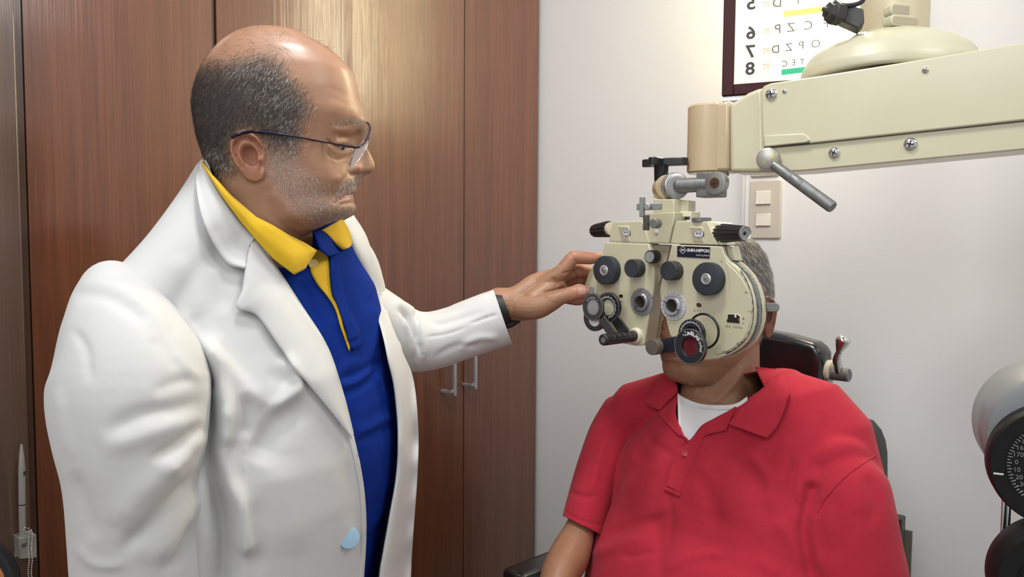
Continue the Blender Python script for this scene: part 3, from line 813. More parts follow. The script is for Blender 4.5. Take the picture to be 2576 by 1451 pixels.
def build_ear(outline, center, bv, dflt, flare=.010, back=(-1, 0), scale=1.0, lift=0.0):
    """closed ear volume: helix rim, scapha groove, antihelix, concha, tragus and lobe"""
    n = 72; ol = spl(outline, n, closed=True); c = np.array(center, float)
    rr_ = [0, .12, .24, .34, .42, .50, .58, .66, .74, .80, .86, .92, .97, 1.0]
    hh = [-.005, -.005, -.0045, -.003, .001, .0065, .0085, .0065, .0035, .0035, .0075, .0105, .0095, .005]
    G = []
    size = np.linalg.norm(ol - c, axis=1).mean()
    for r, h in zip(rr_, hh):
        ring = []
        for p in ol:
            d = p - c; q = c + d * r; u = d / np.linalg.norm(d)
            bk = np.clip(-u[0] * (1 if back[0] < 0 else -1), -1, 1)      # +1 at the back of the ear
            lobe = np.clip((u[1] - .55) * 3, 0, 1); front = np.clip(-bk * 1.6 - .3, 0, 1)
            z = h * (1 - lobe) + (.004 + .003 * math.sin(min(r, 1) * math.pi)) * lobe * (r > .3) + (h * lobe if r <= .3 else 0)
            if r > .6: z = z * (1 - .75 * front * (1 - lobe))
            z += front * math.exp(-((r - .72) / .16) ** 2) * .007 * math.exp(-((u[1] - .1) / .35) ** 2)
            z += flare * r * max(0, bk * .8 + .2) + lift
            ring.append((q[0], q[1], z * scale))
        G.append(ring)
    for r, h in ((1.0, -.003), (.93, -.010), (.7, -.012), (.3, -.014), (0.01, -.014)):
        G.append([(*(c + (p - c) * r), h * scale + (flare * .8 * max(0, (-(p - c)[0] if back[0] < 0 else (p - c)[0]) / np.linalg.norm(p - c)) if r > .9 else 0)) for p in ol])
    v = []
    for ring in G:
        for x, y, z in ring:
            d, _ = cast(bv, x, y); d = d or dflt; v.append(tuple(P(x, y, d - z)))
    f = [(i * n + k, i * n + (k + 1) % n, (i + 1) * n + (k + 1) % n, (i + 1) * n + k) for i in range(len(G) - 1) for k in range(n)]
    f.append(tuple(range((len(G) - 1) * n, len(G) * n)))
    return np.array(v), f

man = thing('person', 'standing bald man in a white coat over a blue polo shirt, reaching out', 'person', (-.38, 1.08, 0))

# ---- head
front = [(c1(0, y)[1], c1(x, 0)[0]) for y, x in ((71, 520), (76, 600), (90, 680), (110, 735), (150, 800), (180, 850), (210, 900), (250, 950), (290, 990), (330, 1022), (360, 1042), (420, 1060), (480, 1071), (540, 1082), (600, 1104),
         (640, 1112), (680, 1108), (720, 1100), (745, 1098), (770, 1106), (800, 1122), (850, 1147), (890, 1166), (915, 1171), (940, 1165), (958, 1145), (968, 1120), (976, 1085), (990, 1080), (1010, 1066), (1030, 1056), (1055, 1052), (1075, 1047), (1088, 1030), (1098, 1030), (1108, 1040), (1122, 1034), (1140, 1046),
         (1165, 1054), (1190, 1046), (1212, 1025), (1228, 985), (1245, 920), (1270, 850), (1300, 800), (1335, 730), (1360, 700), (1400, 690))]
back = [(c1(0, y)[1], c1(x, 0)[0]) for y, x in ((71, 500), (78, 430), (90, 385), (110, 335), (130, 300), (160, 258), (190, 220), (260, 168), (310, 135), (360, 110), (460, 82), (540, 71), (620, 80), (720, 97), (800, 120), (870, 142), (930, 180), (1000, 200), (1400, 190))]
base = [(c1(0, y)[1], c1(x, 0)[0]) for y, x in ((71, 520), (76, 600), (90, 680), (110, 735), (150, 800), (180, 850), (210, 900), (250, 950), (290, 990), (330, 1022), (360, 1042), (420, 1060), (480, 1071), (540, 1082), (600, 1098),
         (640, 1100), (680, 1085), (720, 1065), (770, 1048), (850, 1035), (915, 1035), (968, 1048), (1010, 1058), (1055, 1044), (1088, 1026), (1122, 1026), (1165, 1044), (1190, 1038), (1212, 1018), (1228, 980), (1245, 920), (1270, 850), (1300, 800), (1335, 730), (1360, 700), (1400, 690))]
widths = [(69.5, .006), (72, .015), (78, .026), (90, .039), (110, .052), (140, .064), (180, .0735), (230, .0800), (290, .082), (340, .080), (380, .0765), (430, .073), (480, .071), (520, .068), (560, .066), (600, .066), (640, .066)]
nosew = [(60, .02), (300, .02), (340, .009), (370, .010), (400, .013), (425, .0165), (440, .016), (450, .022), (480, .03), (540, .03), (640, .03)]
HO = P(697, 340, .99); HD = (.9925, .119)
hv, hfc, hf_, hl_ = build_head(HO, HD, front, back, base, widths, nosew, xm_frac=.43)
neckv = ptube([(640, 430, 1.00, 112, .068), (640, 500, 1.01, 112, .070), (648, 560, 1.02, 112, .072), (662, 600, 1.035, 125, .076), (672, 640, 1.05, 122, .070), (674, 665, 1.06, 95, .055)], cap0=.02, cap1=.02)
hb = bvh_of(*join([(hv, hfc)]))
ear_o = [c1(x, y) for x, y in ((360, 703), (420, 713), (468, 755), (497, 812), (497, 870), (497, 930), (487, 985), (438, 1009), (375, 980), (322, 905), (290, 835), (289, 770), (318, 720))]
ear = build_ear(ear_o, c1(415, 868), hb, .93)
bv_, bf_ = remesh([(hv, hfc), neckv, ear], .0015, 2)
S_ = []
A_ = lambda pts, w_, h, *r: S_.append(([c1(*p) for p in pts], w_, h, *r))
A_([(930, 690), (1010, 690), (1060, 668), (1095, 640)], 9, .0035, 0)            # brow
A_([(900, 650), (960, 600), (1050, 590)], 16, -.0012)
A_([(960, 740), (1030, 745), (1070, 720)], 8, -.0040, 0)                        # socket under the brow
A_([(1045, 705), (1020, 735), (1005, 770)], 4, -.0022)
A_([(940, 775), (985, 765), (1020, 780)], 7, .0030, 0)                          # lid
A_([(880, 755), (925, 790), (985, 800), (1020, 798)], 2.6, -.0030, 0)           # eye slit
A_([(890, 800), (930, 830), (990, 835), (1030, 820)], 5, .0016, 0)
A_([(870, 820), (905, 865), (960, 872), (1010, 850)], 4, -.0020)                # bag
A_([(905, 865), (920, 885)], 4, .0012, 0)
A_([(1075, 765), (1045, 830), (1022, 900)], 9, -.0022, 0)                       # side of nose
A_([(1020, 905), (1008, 935), (1022, 962), (1062, 960)], 4, -.0030, 0)           # wing groove
A_([(1062, 925)], 12, .0034, 0); A_([(1060, 925), (1061, 926)], 12, .0034, 0)
A_([(1090, 962), (1125, 958)], 4, -.0042, 0)                                    # nostril
A_([(1010, 960), (965, 1010), (930, 1060), (915, 1120)], 6, -.0026)             # nasolabial fold
A_([(960, 970), (915, 1010), (890, 1090)], 12, .0022)
A_([(1055, 1083), (1000, 1090), (945, 1118), (930, 1135)], 2.6, -.0040, 0)      # mouth line
A_([(1052, 1058), (1000, 1072), (955, 1098)], 5.5, .0018, 0)
A_([(1035, 1110), (995, 1120), (960, 1130)], 5.5, .0018, 0)
A_([(1040, 1135), (1000, 1142), (960, 1146)], 4.5, -.0016, 0)
A_([(760, 560), (800, 620), (780, 700)], 34, -.0035, 0)                          # temple hollow
A_([(640, 800), (760, 870), (870, 930)], 26, .0020, 0)                           # cheekbone
A_([(560, 1100), (700, 1230), (850, 1290), (960, 1270)], 16, .0030, 0)           # jowl
A_([(510, 1180), (640, 1300), (740, 1345)], 8, -.0020)
A_([(500, 1020), (520, 1120), (600, 1240)], 20, -.0022)
A_([(860, 420), (960, 470), (1060, 505)], 9, -.0007); A_([(880, 480), (960, 520), (1070, 550)], 8, -.0007)
A_([(250, 1080), (330, 1200), (450, 1290)], 5, -.0015)
S_ = [(q[0], q[1], q[2] * .52, *q[3:]) for q in S_]
bv_ = sculpt(bv_, bf_, S_)
bn_ = normals(bv_, bf_)
def near_px(pts, O, hl):
    q = pts - np.array(tuple(O)); y = q @ hl; return proj(pts - np.where(y > 0, 2 * y, 0)[:, None] * hl)[:, :2]
hair_poly = [c1(*p) for p in ((-30, 300), (60, 330), (170, 290), (250, 300), (330, 285), (430, 265), (520, 262), (590, 310), (640, 385), (700, 455), (745, 520), (735, 600), (705, 655), (690, 720), (685, 800), (570, 805), (520, 760), (440, 700), (360, 700), (300, 740), (285, 850), (310, 930), (230, 935), (140, 905), (60, 860), (-40, 700))]
beard_poly = [c1(*p) for p in ((560, 800), (690, 795), (715, 910), (800, 985), (880, 1040), (905, 1110), (950, 1050), (1000, 1005), (1085, 965), (1075, 1035), (1000, 1060), (930, 1120), (960, 1150), (1060, 1130), (1070, 1200), (1010, 1245), (900, 1262), (800, 1262), (700, 1210), (600, 1110), (520, 980), (515, 860))]
npx = near_px(bv_, HO, hl_)
def soft(poly, pts, w_=10):
    L = np.vstack([poly, poly[:1]]); d, _, _ = pdist(pts, L); i = inpoly(pts, poly); return np.clip(.5 + np.where(i, d, -d) / (2 * w_), 0, 1)
earmask = soft([tuple(x) for x in spl(ear_o, 24, closed=True)], npx, 3)
a_scalp = soft(hair_poly, npx, 22) * (1 - earmask); a_beard = soft(beard_poly, npx, 14)
lip_poly = [c1(*p) for p in ((1068, 1050), (1050, 1046), (1000, 1062), (945, 1105), (935, 1122), (960, 1128), (1000, 1132), (1060, 1118))]
a_lip = soft(lip_poly, npx, 3)
eye_poly = [c1(*p) for p in ((930, 790), (970, 788), (985, 800), (975, 806), (945, 803))]
a_lid = np.exp(-(pdist(npx, [c1(*p) for p in ((890, 765), (930, 790), (985, 800), (1025, 796))])[0] / 2.2) ** 2)
eb = soft([c1(*p) for p in ((900, 650), (960, 640), (1060, 640), (1080, 665), (1000, 680), (920, 690))], npx, 9)
ear_pink = soft([tuple(x) for x in spl(ear_o, 24, closed=True)], npx, 5)
conch_shade = np.exp(-(pdist(npx, [c1(*p) for p in ((400, 780), (430, 850), (440, 930))])[0] / 14) ** 2) * .5  # shade in the ear hollow, painted darker through the scalp mask
skin1 = skin_mat('skin', (.345, .182, .106), (.285, .143, .08), .42); nt1 = skin1.node_tree; ga = nt1.nodes.new('ShaderNodeAttribute'); ga.attribute_name = 'gloss'; nt1.links.new(ga.outputs['Fac'], nt1.nodes['Principled BSDF'].inputs['Coat Weight']); nt1.nodes['Principled BSDF'].inputs['Coat Roughness'].default_value = .24; nt1.nodes['Principled BSDF'].inputs['Roughness'].default_value = .5
vcol(skin1, 'scalp', (.060, .045, .038), .78); vcol(skin1, 'stubble', (.36, .24, .18), .5)
vcol(skin1, 'lip', (.36, .16, .13), .8); vcol(skin1, 'lid', (.07, .03, .02), .9); vcol(skin1, 'warm', (.50, .19, .12), .55); vcol(skin1, 'nail', (.55, .33, .27), .6)

# ---- reaching hand (his left), palm side away, thumb towards the camera
def c3(x, y, d, s=4.8375, o=(1220, 600)): return P(o[0] + x / s, o[1] + y / s, d)
hp = []
def finger(pts, rad, n=26): hp.append(capsule([c3(*p) for p in pts], rad, 20, n))
K = 1.30 / F / 4.8375        # metres per crop pixel at the hand
finger([(-200, 960, 1.288), (0, 860, 1.296), (150, 812, 1.300), (300, 800, 1.300)], [.026, .0275, .0275, .0270])
hp.append(tube3(spl(np.column_stack([np.array([tuple(c3(*p)) for p in ((150, 800, 1.300), (320, 800, 1.300), (480, 765, 1.302), (640, 690, 1.306), (780, 600, 1.312), (880, 520, 1.318))]), [.0285, .029, .0330, .0365, .0335, .026], [.022, .021, .020, .019, .017, .014]]), 24), 28, .02, .01))
finger([(620, 620, 1.305), (820, 480, 1.295), (930, 400, 1.290), (1070, 235, 1.288), (1130, 228, 1.288), (1300, 240, 1.293), (1395, 218, 1.300)], [.0150, .0140, .0125, .0118, .0112, .0100, .0076])
finger([(700, 640, 1.318), (900, 470, 1.318), (1100, 390, 1.316), (1240, 400, 1.325), (1330, 440, 1.335)], [.015, .0140, .0125, .0118, .009])
finger([(740, 680, 1.330), (940, 540, 1.336), (1120, 470, 1.334), (1250, 500, 1.342), (1330, 540, 1.35)], [.014, .0130, .0120, .0110, .0085])
finger([(760, 730, 1.345), (900, 700, 1.355), (1060, 735, 1.350), (1150, 745, 1.348), (1215, 725, 1.350)], [.0125, .0115, .0105, .0098, .0075])
finger([(420, 830, 1.290), (620, 830, 1.280), (800, 770, 1.272), (930, 710, 1.268), (1080, 665, 1.266), (1190, 645, 1.268), (1225, 640, 1.270)], [.020, .0210, .0165, .0128, .0125, .0118, .0085])
hp.append(capsule([c3(600, 760, 1.29), c3(850, 560, 1.300)], [.022, .017], 20, 10))
hv2, hf2 = remesh(hp, .0012, 5)
c3p = lambda *p: (1220 + p[0] / 4.8375, 600 + p[1] / 4.8375)
HS = []
def B_(pts, w_, h, *r): HS.append(([c3p(*p) for p in pts], w_, h, *r))
B_([(740, 655), (850, 628), (960, 600)], 4, -.0025, 0); B_([(960, 420), (1040, 400), (1100, 340)], 3, -.0018, 0)
B_([(1020, 640), (1035, 720)], 2, -.0009, 0); B_([(1050, 630), (1065, 715)], 1.8, -.0008, 0); B_([(1075, 660), (1080, 710)], 1.6, -.0006)
B_([(800, 470), (870, 540), (860, 620)], 6, -.0020); B_([(700, 440), (560, 560), (420, 660)], 4, .0010); B_([(820, 400), (920, 330)], 4, .0010)
B_([(720, 700), (860, 700), (820, 780)], 8, .0012); B_([(300, 690), (340, 900)], 3, -.0008); B_([(330, 690), (365, 900)], 2.5, -.0006)
B_([(1135, 600), (1150, 690), (1235, 690), (1250, 600)], 2, -.0006, 0); B_([(1180, 640), (1181, 641)], 8, -.0004, 0)
B_([(1090, 255), (1130, 290)], 2.2, -.0012); B_([(1060, 180), (1040, 230)], 2.5, -.0006)
B_([(1080, 400), (1110, 450), (1140, 520)], 3, -.002, 0)
hv2 = sculpt(hv2, hf2, HS)
hpx2 = proj(hv2)[:, :2]; nail = soft([c3p(*p) for p in ((1130, 610), (1180, 590), (1250, 610), (1262, 650), (1230, 690), (1150, 690))], hpx2, 2) + soft([c3p(*p) for p in ((1330, 180), (1385, 160), (1415, 172), (1400, 188))], hpx2, 2)
mole = np.exp(-(np.linalg.norm(hpx2 - np.array(c3p(1198, 433)), axis=1) / 2.2) ** 2)
warm2 = np.clip((hpx2[:, 0] - 1400) / 60, 0, 1) * .8
# hidden right forearm and hand hanging in the near sleeve, and arms under the cloth
arm_l = ptube([(915, 765, 1.20, 40, .038), (965, 812, 1.225, 44, .038), (1020, 846, 1.247, 46, .036), (1085, 848, 1.265, 44, .034), (1160, 820, 1.283, 42, .032), (1205, 800, 1.291, 38, .028), (1235, 786, 1.297, 36, .027)], cap0=.03, cap1=.01)
arm_r = ptube([(300, 800, .90, 90, .05), (330, 1000, .87, 95, .05), (335, 1300, .87, 80, .045), (380, 1650, .90, 62, .035), (420, 1900, .93, 50, .028)], cap0=.03, cap1=.01)
rh = [arm_r]
q0 = P(425, 1900, .93)
rh.append(capsule([q0, q0 + Vector((.01, .01, -.09))], [.030, .034], 16, 6))
for k in range(4):
    b0 = q0 + Vector((.012 + .004 * k, -.03 + .020 * k, -.10)); rh.append(capsule([b0, b0 + Vector((.012, 0, -.04)), b0 + Vector((.004, 0, -.075 - .006 * (k in (1, 2))))], [.0095, .009, .0075], 12, 8))
rh.append(capsule([q0 + Vector((0, -.03, -.02)), q0 + Vector((.02, -.05, -.06)), q0 + Vector((.025, -.045, -.09))], [.012, .011, .009], 12, 8))
av, af = remesh(rh + [arm_l, ptube([(660, 780, 1.07, 150, .07), (670, 1000, 1.08, 200, .08), (670, 1400, 1.09, 200, .08)], cap0=.05, cap1=.05)], .005, 3)
allv, allf = join([(bv_, bf_), (hv2, hf2), (av, af)])
nb, nh, na = len(bv_), len(hv2), len(av); z_ = lambda n: np.zeros(n)
a_gloss = np.clip((260 - npx[:, 1]) / 120, 0, 1) * .35 * (1 - a_scalp)
body = obj('body', allv, allf, skin1, man, attrs={'gloss': np.r_[a_gloss + .03, z_(nh + na) + .02],
    'scalp': np.r_[np.clip(a_scalp + conch_shade * .25, 0, 1), mole, z_(na)], 'stubble': np.r_[a_beard, z_(nh + na)], 'lip': np.r_[a_lip, z_(nh + na)],
    'lid': np.r_[np.clip(a_lid * .9 + eb * .18 , 0, 1), z_(nh + na)], 'warm': np.r_[ear_pink * .8, warm2, z_(na)], 'nail': np.r_[z_(nb), np.clip(nail, 0, 1), z_(na)]})

# ---- eye showing in the slit
ec = P(*c1(958, 797), cast(bvh_of(bv_, bf_), *c1(957, 801))[0] + .0040); ev, ef = ellipsoid(ec, (.0056, .0045, .0042))
eo = obj('eye', ev, ef, mat('eye_white', (.30, .25, .21), .25), man)
iv, if_ = ellipsoid(ec + Vector((.0040, -.0012, -.0010)), (.0022, .0030, .0026)); obj('iris', iv, if_, mat('dark_iris', (.015, .01, .008), .15), eo)

# ---- hair
def hair_on(v, f, wfun, N, seed, tang, lift=.35):
    r_, n_ = sample_surface(v, f, wfun, N, seed)
    t = tang(r_) if callable(tang) else np.tile(tang, (N, 1))
    t = t - (t * n_).sum(1)[:, None] * n_; t /= np.linalg.norm(t, axis=1)[:, None] + 1e-9
    return r_, t + n_ * lift, n_
def wf_poly(poly, O, hl, soft_w=14, veto=None):
    def g(c, n):
        p = near_px(c, O, hl); w_ = soft(poly, p, soft_w) ** 1.5
        if veto is not None: w_ = w_ * (1 - soft(veto, p, 3))
        return w_
    return g
up = np.array([0, 0, 1.])
hm_dark = hair_mat('cropped_dark_hair', [(0, (.016, .013, .011)), (.5, (.035, .028, .023)), (.8, (.13, .105, .088)), (1, (.34, .30, .27))])
hm_grey = hair_mat('cropped_grey_hair', [(0, (.05, .04, .035)), (.5, (.28, .24, .21)), (1, (.7, .67, .63))])
hm_beard = hair_mat('white_stubble', [(0, (.20, .13, .09)), (.5, (.40, .31, .25)), (1, (.68, .62, .57))])
ear_l = [tuple(x) for x in spl(ear_o, 30, closed=True)]
hd_ = -.55 * hf_ - .80 * up
r_, d_, n_ = hair_on(bv_, bf_, wf_poly(hair_poly, HO, hl_, 38, ear_l), 50000, 5, hd_, .42)
fx = (r_ - np.array(tuple(HO))) @ hf_; strands('hair', r_, d_, n_, .0062, .00020, hm_dark, man, .22, 2, .12, 5, 'stuff', tone=np.clip(.62 + fx * 3.5, .45, .92))
gp = [c1(*p) for p in ((480, 270), (600, 330), (700, 460), (750, 540), (720, 640), (690, 790), (560, 800), (540, 640), (420, 420), (330, 330))]
gp2 = [c1(*p) for p in ((120, 780), (260, 800), (300, 930), (330, 1000), (240, 980), (150, 920))]
wa, wb = wf_poly(gp, HO, hl_, 40, ear_l), wf_poly(gp2, HO, hl_, 14, ear_l)
r_, d_, n_ = hair_on(bv_, bf_, lambda c, n: wa(c, n) + wb(c, n), 4200, 6, hd_, .42)
strands('grey_hair', r_, d_, n_, .0072, .00024, hm_grey, man, .25, 2, .12, 6, 'stuff')
wc = wf_poly(beard_poly, HO, hl_, 22)
r_, d_, n_ = hair_on(bv_, bf_, wc, 9500, 7, .25 * hf_ - .95 * up, .40)
strands('beard_stubble', r_, d_, n_, .0036, .00021, hm_beard, man, .30, 2, .1, 7, 'stuff')
mp = [c1(*p) for p in ((1085, 968), (1078, 1035), (1010, 1055), (960, 1090), (930, 1120), (925, 1090), (960, 1030), (1020, 990))]
r_, d_, n_ = hair_on(bv_, bf_, wf_poly(mp, HO, hl_, 3), 1700, 8, .3 * hf_ - .95 * up, .35)
strands('moustache', r_, d_, n_, .0058, .00030, hm_beard, man, .25, 2, .1, 8, 'stuff')
tp = [c1(*p) for p in ((120, 330), (200, 180), (380, 60), (560, 60), (800, 120), (960, 230), (1000, 300), (880, 260), (700, 190), (560, 240), (330, 280), (200, 300))]
r_, d_, n_ = hair_on(bv_, bf_, wf_poly(tp, HO, hl_, 10), 620, 9, .7 * hf_ - .2 * up, .25)
strands('crown_hair', r_, d_, n_, .017, .00022, hm_dark, man, .45, 4, .10, 9, 'stuff')

ep = [c1(*p) for p in ((905, 652), (960, 628), (1040, 622), (1090, 640), (1085, 662), (1030, 655), (960, 668))]
r_, d_, n_ = hair_on(bv_, bf_, wf_poly(ep, HO, hl_, 4), 420, 12, .8 * hf_ - .35 * up, .25)
strands('eyebrow', r_, d_, n_, .0065, .00024, hm_grey, man, .3, 2, .1, 12, 'stuff')

# ---- polo shirt
def rows(L): return [((a[1] + a[2]) / 2, a[0], a[3], (a[2] - a[1]) / 2, a[4], a[5] if len(a) > 5 else .36) for a in L]
pol = [ptube(rows([(628, 445, 892, 1.058, .122), (670, 430, 912, 1.068, .128), (740, 400, 955, 1.07, .125), (830, 395, 980, 1.065, .135), (900, 395, 988, 1.065, .14), (960, 395, 1003, 1.07, .15), (1040, 395, 1015, 1.075, .16), (1120, 395, 1019, 1.08, .165), (1200, 395, 1012, 1.085, .165),
        (1300, 395, 986, 1.09, .16), (1400, 395, 968, 1.095, .155), (1500, 395, 955, 1.10, .15), (1700, 400, 940, 1.1, .15)]), cap0=.012, cap1=.02),
       capsule([P(650, 620, 1.04), P(440, 740, .97)], [.07, .042], 24, 12), capsule([P(760, 640, 1.09), P(880, 730, 1.18)], [.07, .05], 24, 12)]
pv, pf = remesh(pol, .004, 8)
def c2b(x, y): return (560 + x / 2.229, 800 + y / 2.229)
PS = [([c2b(650, 345), c2b(780, 300), c2b(905, 225)], 10, -.006), ([c2b(680, 430), c2b(800, 370), c2b(880, 275)], 9, -.005, 0), ([c2b(640, 390), c2b(760, 345), c2b(880, 250)], 8, .004),
      ([c2b(750, 700), c2b(860, 640), c2b(980, 580)], 9, -.0035), ([c2b(740, 660), c2b(860, 600), c2b(960, 540)], 9, .003), ([c2b(800, 1290), c2b(870, 1180), c2b(950, 1080)], 10, -.004), ([c2b(810, 1220), c2b(880, 1110), c2b(960, 1000)], 12, .003),
      ([c2b(730, 590), c2b(850, 540), c2b(940, 470)], 12, -.002), ([(745, 700), (780, 760), (800, 830)], 14, -.003), ([(905, 900), (860, 930), (850, 960)], 8, .002), ([c2b(860, 290), c2b(900, 400), c2b(980, 500)], 6, .002),
      ([(930, 760), (950, 820), (930, 900)], 10, .004), ([(900, 700), (925, 780)], 8, -.003)]
PS = [(q[0], q[1] * 1.1, q[2] * .7, *q[3:]) for q in PS]
pv = sculpt(pv, pf, PS)
shirt = obj('polo_shirt', pv, pf, M['blue'], man)
shirt['label'] = 'royal blue polo shirt with golden collar'
pbv = bvh_of(pv, pf)
def c8(x, y): return (480 + x / 2.418, 380 + y / 2.418)
drape('yellow_placket', [c8(762, 600), c8(725, 700), c8(765, 800), c8(832, 882), c8(882, 962), c8(911, 1060), c8(940, 1140), c8(966, 1218)],
      [c8(832, 598), c8(842, 690), c8(860, 860), c8(888, 922), c8(913, 992), c8(930, 1070), c8(950, 1120), c8(970, 1170)], pbv, M['yellow'], shirt, off=.004, n=60, k=8, thick=.002)
drape('blue_placket', [c8(800, 478), c8(838, 600), c8(845, 700), c8(862, 860), c8(890, 922), c8(915, 992), c8(948, 1100), c8(972, 1205)],
      [c8(850, 500), c8(948, 600), c8(908, 700), c8(920, 800), c8(960, 950), c8(1012, 1050), c8(1035, 1110), c8(1045, 1165)], pbv, M['blue'], shirt, off=.009, n=70, k=10, thick=.002,
      offfn=lambda s, t: -.006 * max(0, (t - .75) / .25) - .003 * (s > .93))
drape('stitched_end', [c8(985, 1175), c8(1040, 1140)], [c8(990, 1210), c8(1048, 1172)], pbv, M['blue'], shirt, off=.006, n=12, k=5, thick=.001, linear=True)
m = MB(); cpt = np.array(P(*c8(746, 686), cast(pbv, *c8(746, 686))[0] - .0065)); vd = CO - cpt
m.lathe(cpt, vd + np.array([.25, 0, .2]), [(-.001, .0062), (.0008, .0066), (.0016, .0062), (.0014, .0045), (.0010, .004)], 24)
m.build('button', mat('translucent_button', (.62, .42, .14), .2, coat=.4), shirt)
# ---- white coat
coatp = [ptube(rows([(650, 420, 932, 1.07, .125, .5), (720, 370, 962, 1.065, .14, .45), (800, 340, 980, 1.06, .15), (880, 330, 1005, 1.06, .16), (940, 330, 1035, 1.06, .168), (1000, 330, 1048, 1.065, .174), (1100, 330, 1055, 1.07, .18),
        (1200, 330, 1052, 1.075, .18), (1300, 325, 1045, 1.08, .175), (1451, 322, 1038, 1.09, .17), (1700, 322, 1030, 1.1, .17), (2000, 330, 1010, 1.12, .165)]), cap0=.05, cap1=.02),
         tube3(spl(np.column_stack([np.array([tuple(P(*p)) for p in ((612, 505, 1.00), (555, 565, .975), (450, 668, .935), (345, 776, .90))]), [.072, .063, .050, .047], [.085, .07, .06, .055]]), 30), 30, .03, .03),
         ptube([(635, 455, 1.015, 128, .085), (640, 540, 1.02, 160, .10), (650, 640, 1.04, 200, .12)], cap0=.005),
         capsule([P(740, 590, 1.08), P(870, 660, 1.16), P(905, 730, 1.19)], [.07, .045, .040], 26, 16)]
cv, cf_ = remesh(coatp, .0038, 9)
full = bvh_of(cv, cf_); cv0 = cv.copy()
def c9(x, y): return (100 + x / 1.705, 600 + y / 1.705)
CS = [([c9(735, 480), c9(775, 640), c9(795, 770), c9(765, 900), c9(785, 1030), c9(850, 1140), c9(880, 1300)], 26, .017, 0, 0),
      ([c9(700, 620), c9(730, 800), c9(720, 950), c9(760, 1100), c9(790, 1300), c9(780, 1500)], 26, -.030, 0),
      ([c9(650, 450), c9(700, 530), c9(725, 620)], 12, -.012, 0), ([c9(560, 330), c9(640, 400), c9(710, 470), c9(740, 560)], 22, .008),
      ([c9(640, 330), c9(700, 420), c9(735, 500)], 14, -.004),
      ([c2b(-40, 170), c2b(60, 300), c2b(150, 420), c2b(235, 500)], 22, .008), ([c2b(330, 210), c2b(390, 300), c2b(410, 390), c2b(330, 470), c2b(235, 510)], 16, .011),
      ([c2b(440, 440), c2b(370, 540), c2b(260, 660), c2b(190, 820)], 30, -.011), ([c2b(120, 420), c2b(150, 520), c2b(125, 680)], 16, -.007), ([c2b(20, 480), c2b(0, 600), c2b(40, 720)], 16, .006),
      ([c2b(240, 340), c2b(300, 330), c2b(360, 380)], 18, -.002),
      ([c2b(131, 690), c2b(118, 850), c2b(105, 1050), c2b(85, 1460)], 2.6, -.0022, 0), ([c2b(140, 690), c2b(130, 850), c2b(118, 1050), c2b(98, 1460)], 5, .0008, 0),
      ([(600, 640), (560, 720), (570, 790)], 26, -.004), ([(640, 800), (690, 880), (720, 950)], 20, .003), ([(540, 560), (545, 620), (560, 680)], 22, -.0035), ([(440, 640), (480, 720), (500, 800)], 26, .003),
      ([(1000, 800), (1018, 860), (1042, 925)], 4, -.006, 0), ([(975, 745), (1000, 800), (1025, 850)], 10, .003), ([c2b(960, 640), c2b(1030, 760), c2b(1070, 860)], 8, .003), ([c2b(1000, 1040), c2b(1040, 1110)], 5, .002),
      ([(700, 1150), (720, 1280), (735, 1400)], 40, .004), ([(640, 1250), (650, 1350), (645, 1451)], 22, -.003), ([(860, 1130), (880, 1230), (885, 1330)], 18, -.002)]
CS = [(q[0], q[1] * 1.15, q[2] * (.85 if q[1] > 5 else 1), *q[3:]) for q in CS]
cv = sculpt(cv, cf_, CS)
roll = [(513, 402), (534, 450), (575, 515), (637, 593), (690, 668), (755, 768), (820, 872), (860, 990), (884, 1085)]
edge2 = [(884, 1085), (904, 1175), (915, 1255), (918, 1340), (912, 1451), (900, 1620), (880, 1900)]
inner = [(885, 625), (918, 700), (945, 780), (965, 850), (972, 900), (990, 960), (1003, 1020), (1009, 1100), (1004, 1200), (986, 1300), (968, 1400), (960, 1451), (945, 1620), (930, 1900)]
hole = [(480, 300)] + [(x + 5, y) for x, y in roll] + [(x + 4, y) for x, y in edge2] + [(x + 18, y) for x, y in inner[::-1]] + [(872, 590), (905, 540), (905, 300)]
cen = cv[np.asarray(cf_)].mean(1); cn = np.cross(cv[cf_[:, 2]] - cv[cf_[:, 0]], cv[cf_[:, 3]] - cv[cf_[:, 1]])
vd = cen - CO; cosv = (cn * vd).sum(1) / (np.linalg.norm(cn, axis=1) * np.linalg.norm(vd, axis=1) + 1e-12); up_ = proj(cen)[:, 1] < 800
front_ = (cosv < 0) | ((cosv < .45) & up_ & (proj(cen)[:, 0] < 880))
cp = proj(cen)[:, :2]
kill = (front_ & inpoly(cp, hole)) | (inpoly(cp, [(505, 398), (905, 545), (905, 300), (480, 300)]))
def snap(v, faces, lines, reach=9):
    e = {}
    for q in faces.tolist():
        for a, b in zip(q, q[1:] + q[:1]): k = (a, b) if a < b else (b, a); e[k] = e.get(k, 0) + 1
    bd = np.array(sorted({i for k, n in e.items() if n == 1 for i in k}))
    p = proj(v[bd]); best = np.full(len(bd), 1e9); tgt = p[:, :2].copy()
    for L in lines:
        L = spl(L, max(60, len(L) * 14))
        for i0 in range(0, len(bd), 400):
            sl = slice(i0, i0 + 400); dd = np.linalg.norm(p[sl, None, :2] - L[None], axis=2); j = dd.argmin(1); m_ = dd.min(1); u = m_ < best[sl]
            t_ = tgt[sl]; t_[u] = L[j[u]]; tgt[sl] = t_; b_2 = best[sl]; b_2[u] = m_[u]; best[sl] = b_2
    ok = best < reach; v = v.copy()
    for i, t_, d_ in zip(bd[ok], tgt[ok], p[ok, 2]): v[i] = tuple(P(t_[0], t_[1], d_))
    return v
keep = cf_[~kill]
lab = np.arange(len(cv))           # keep only the one connected piece of cloth
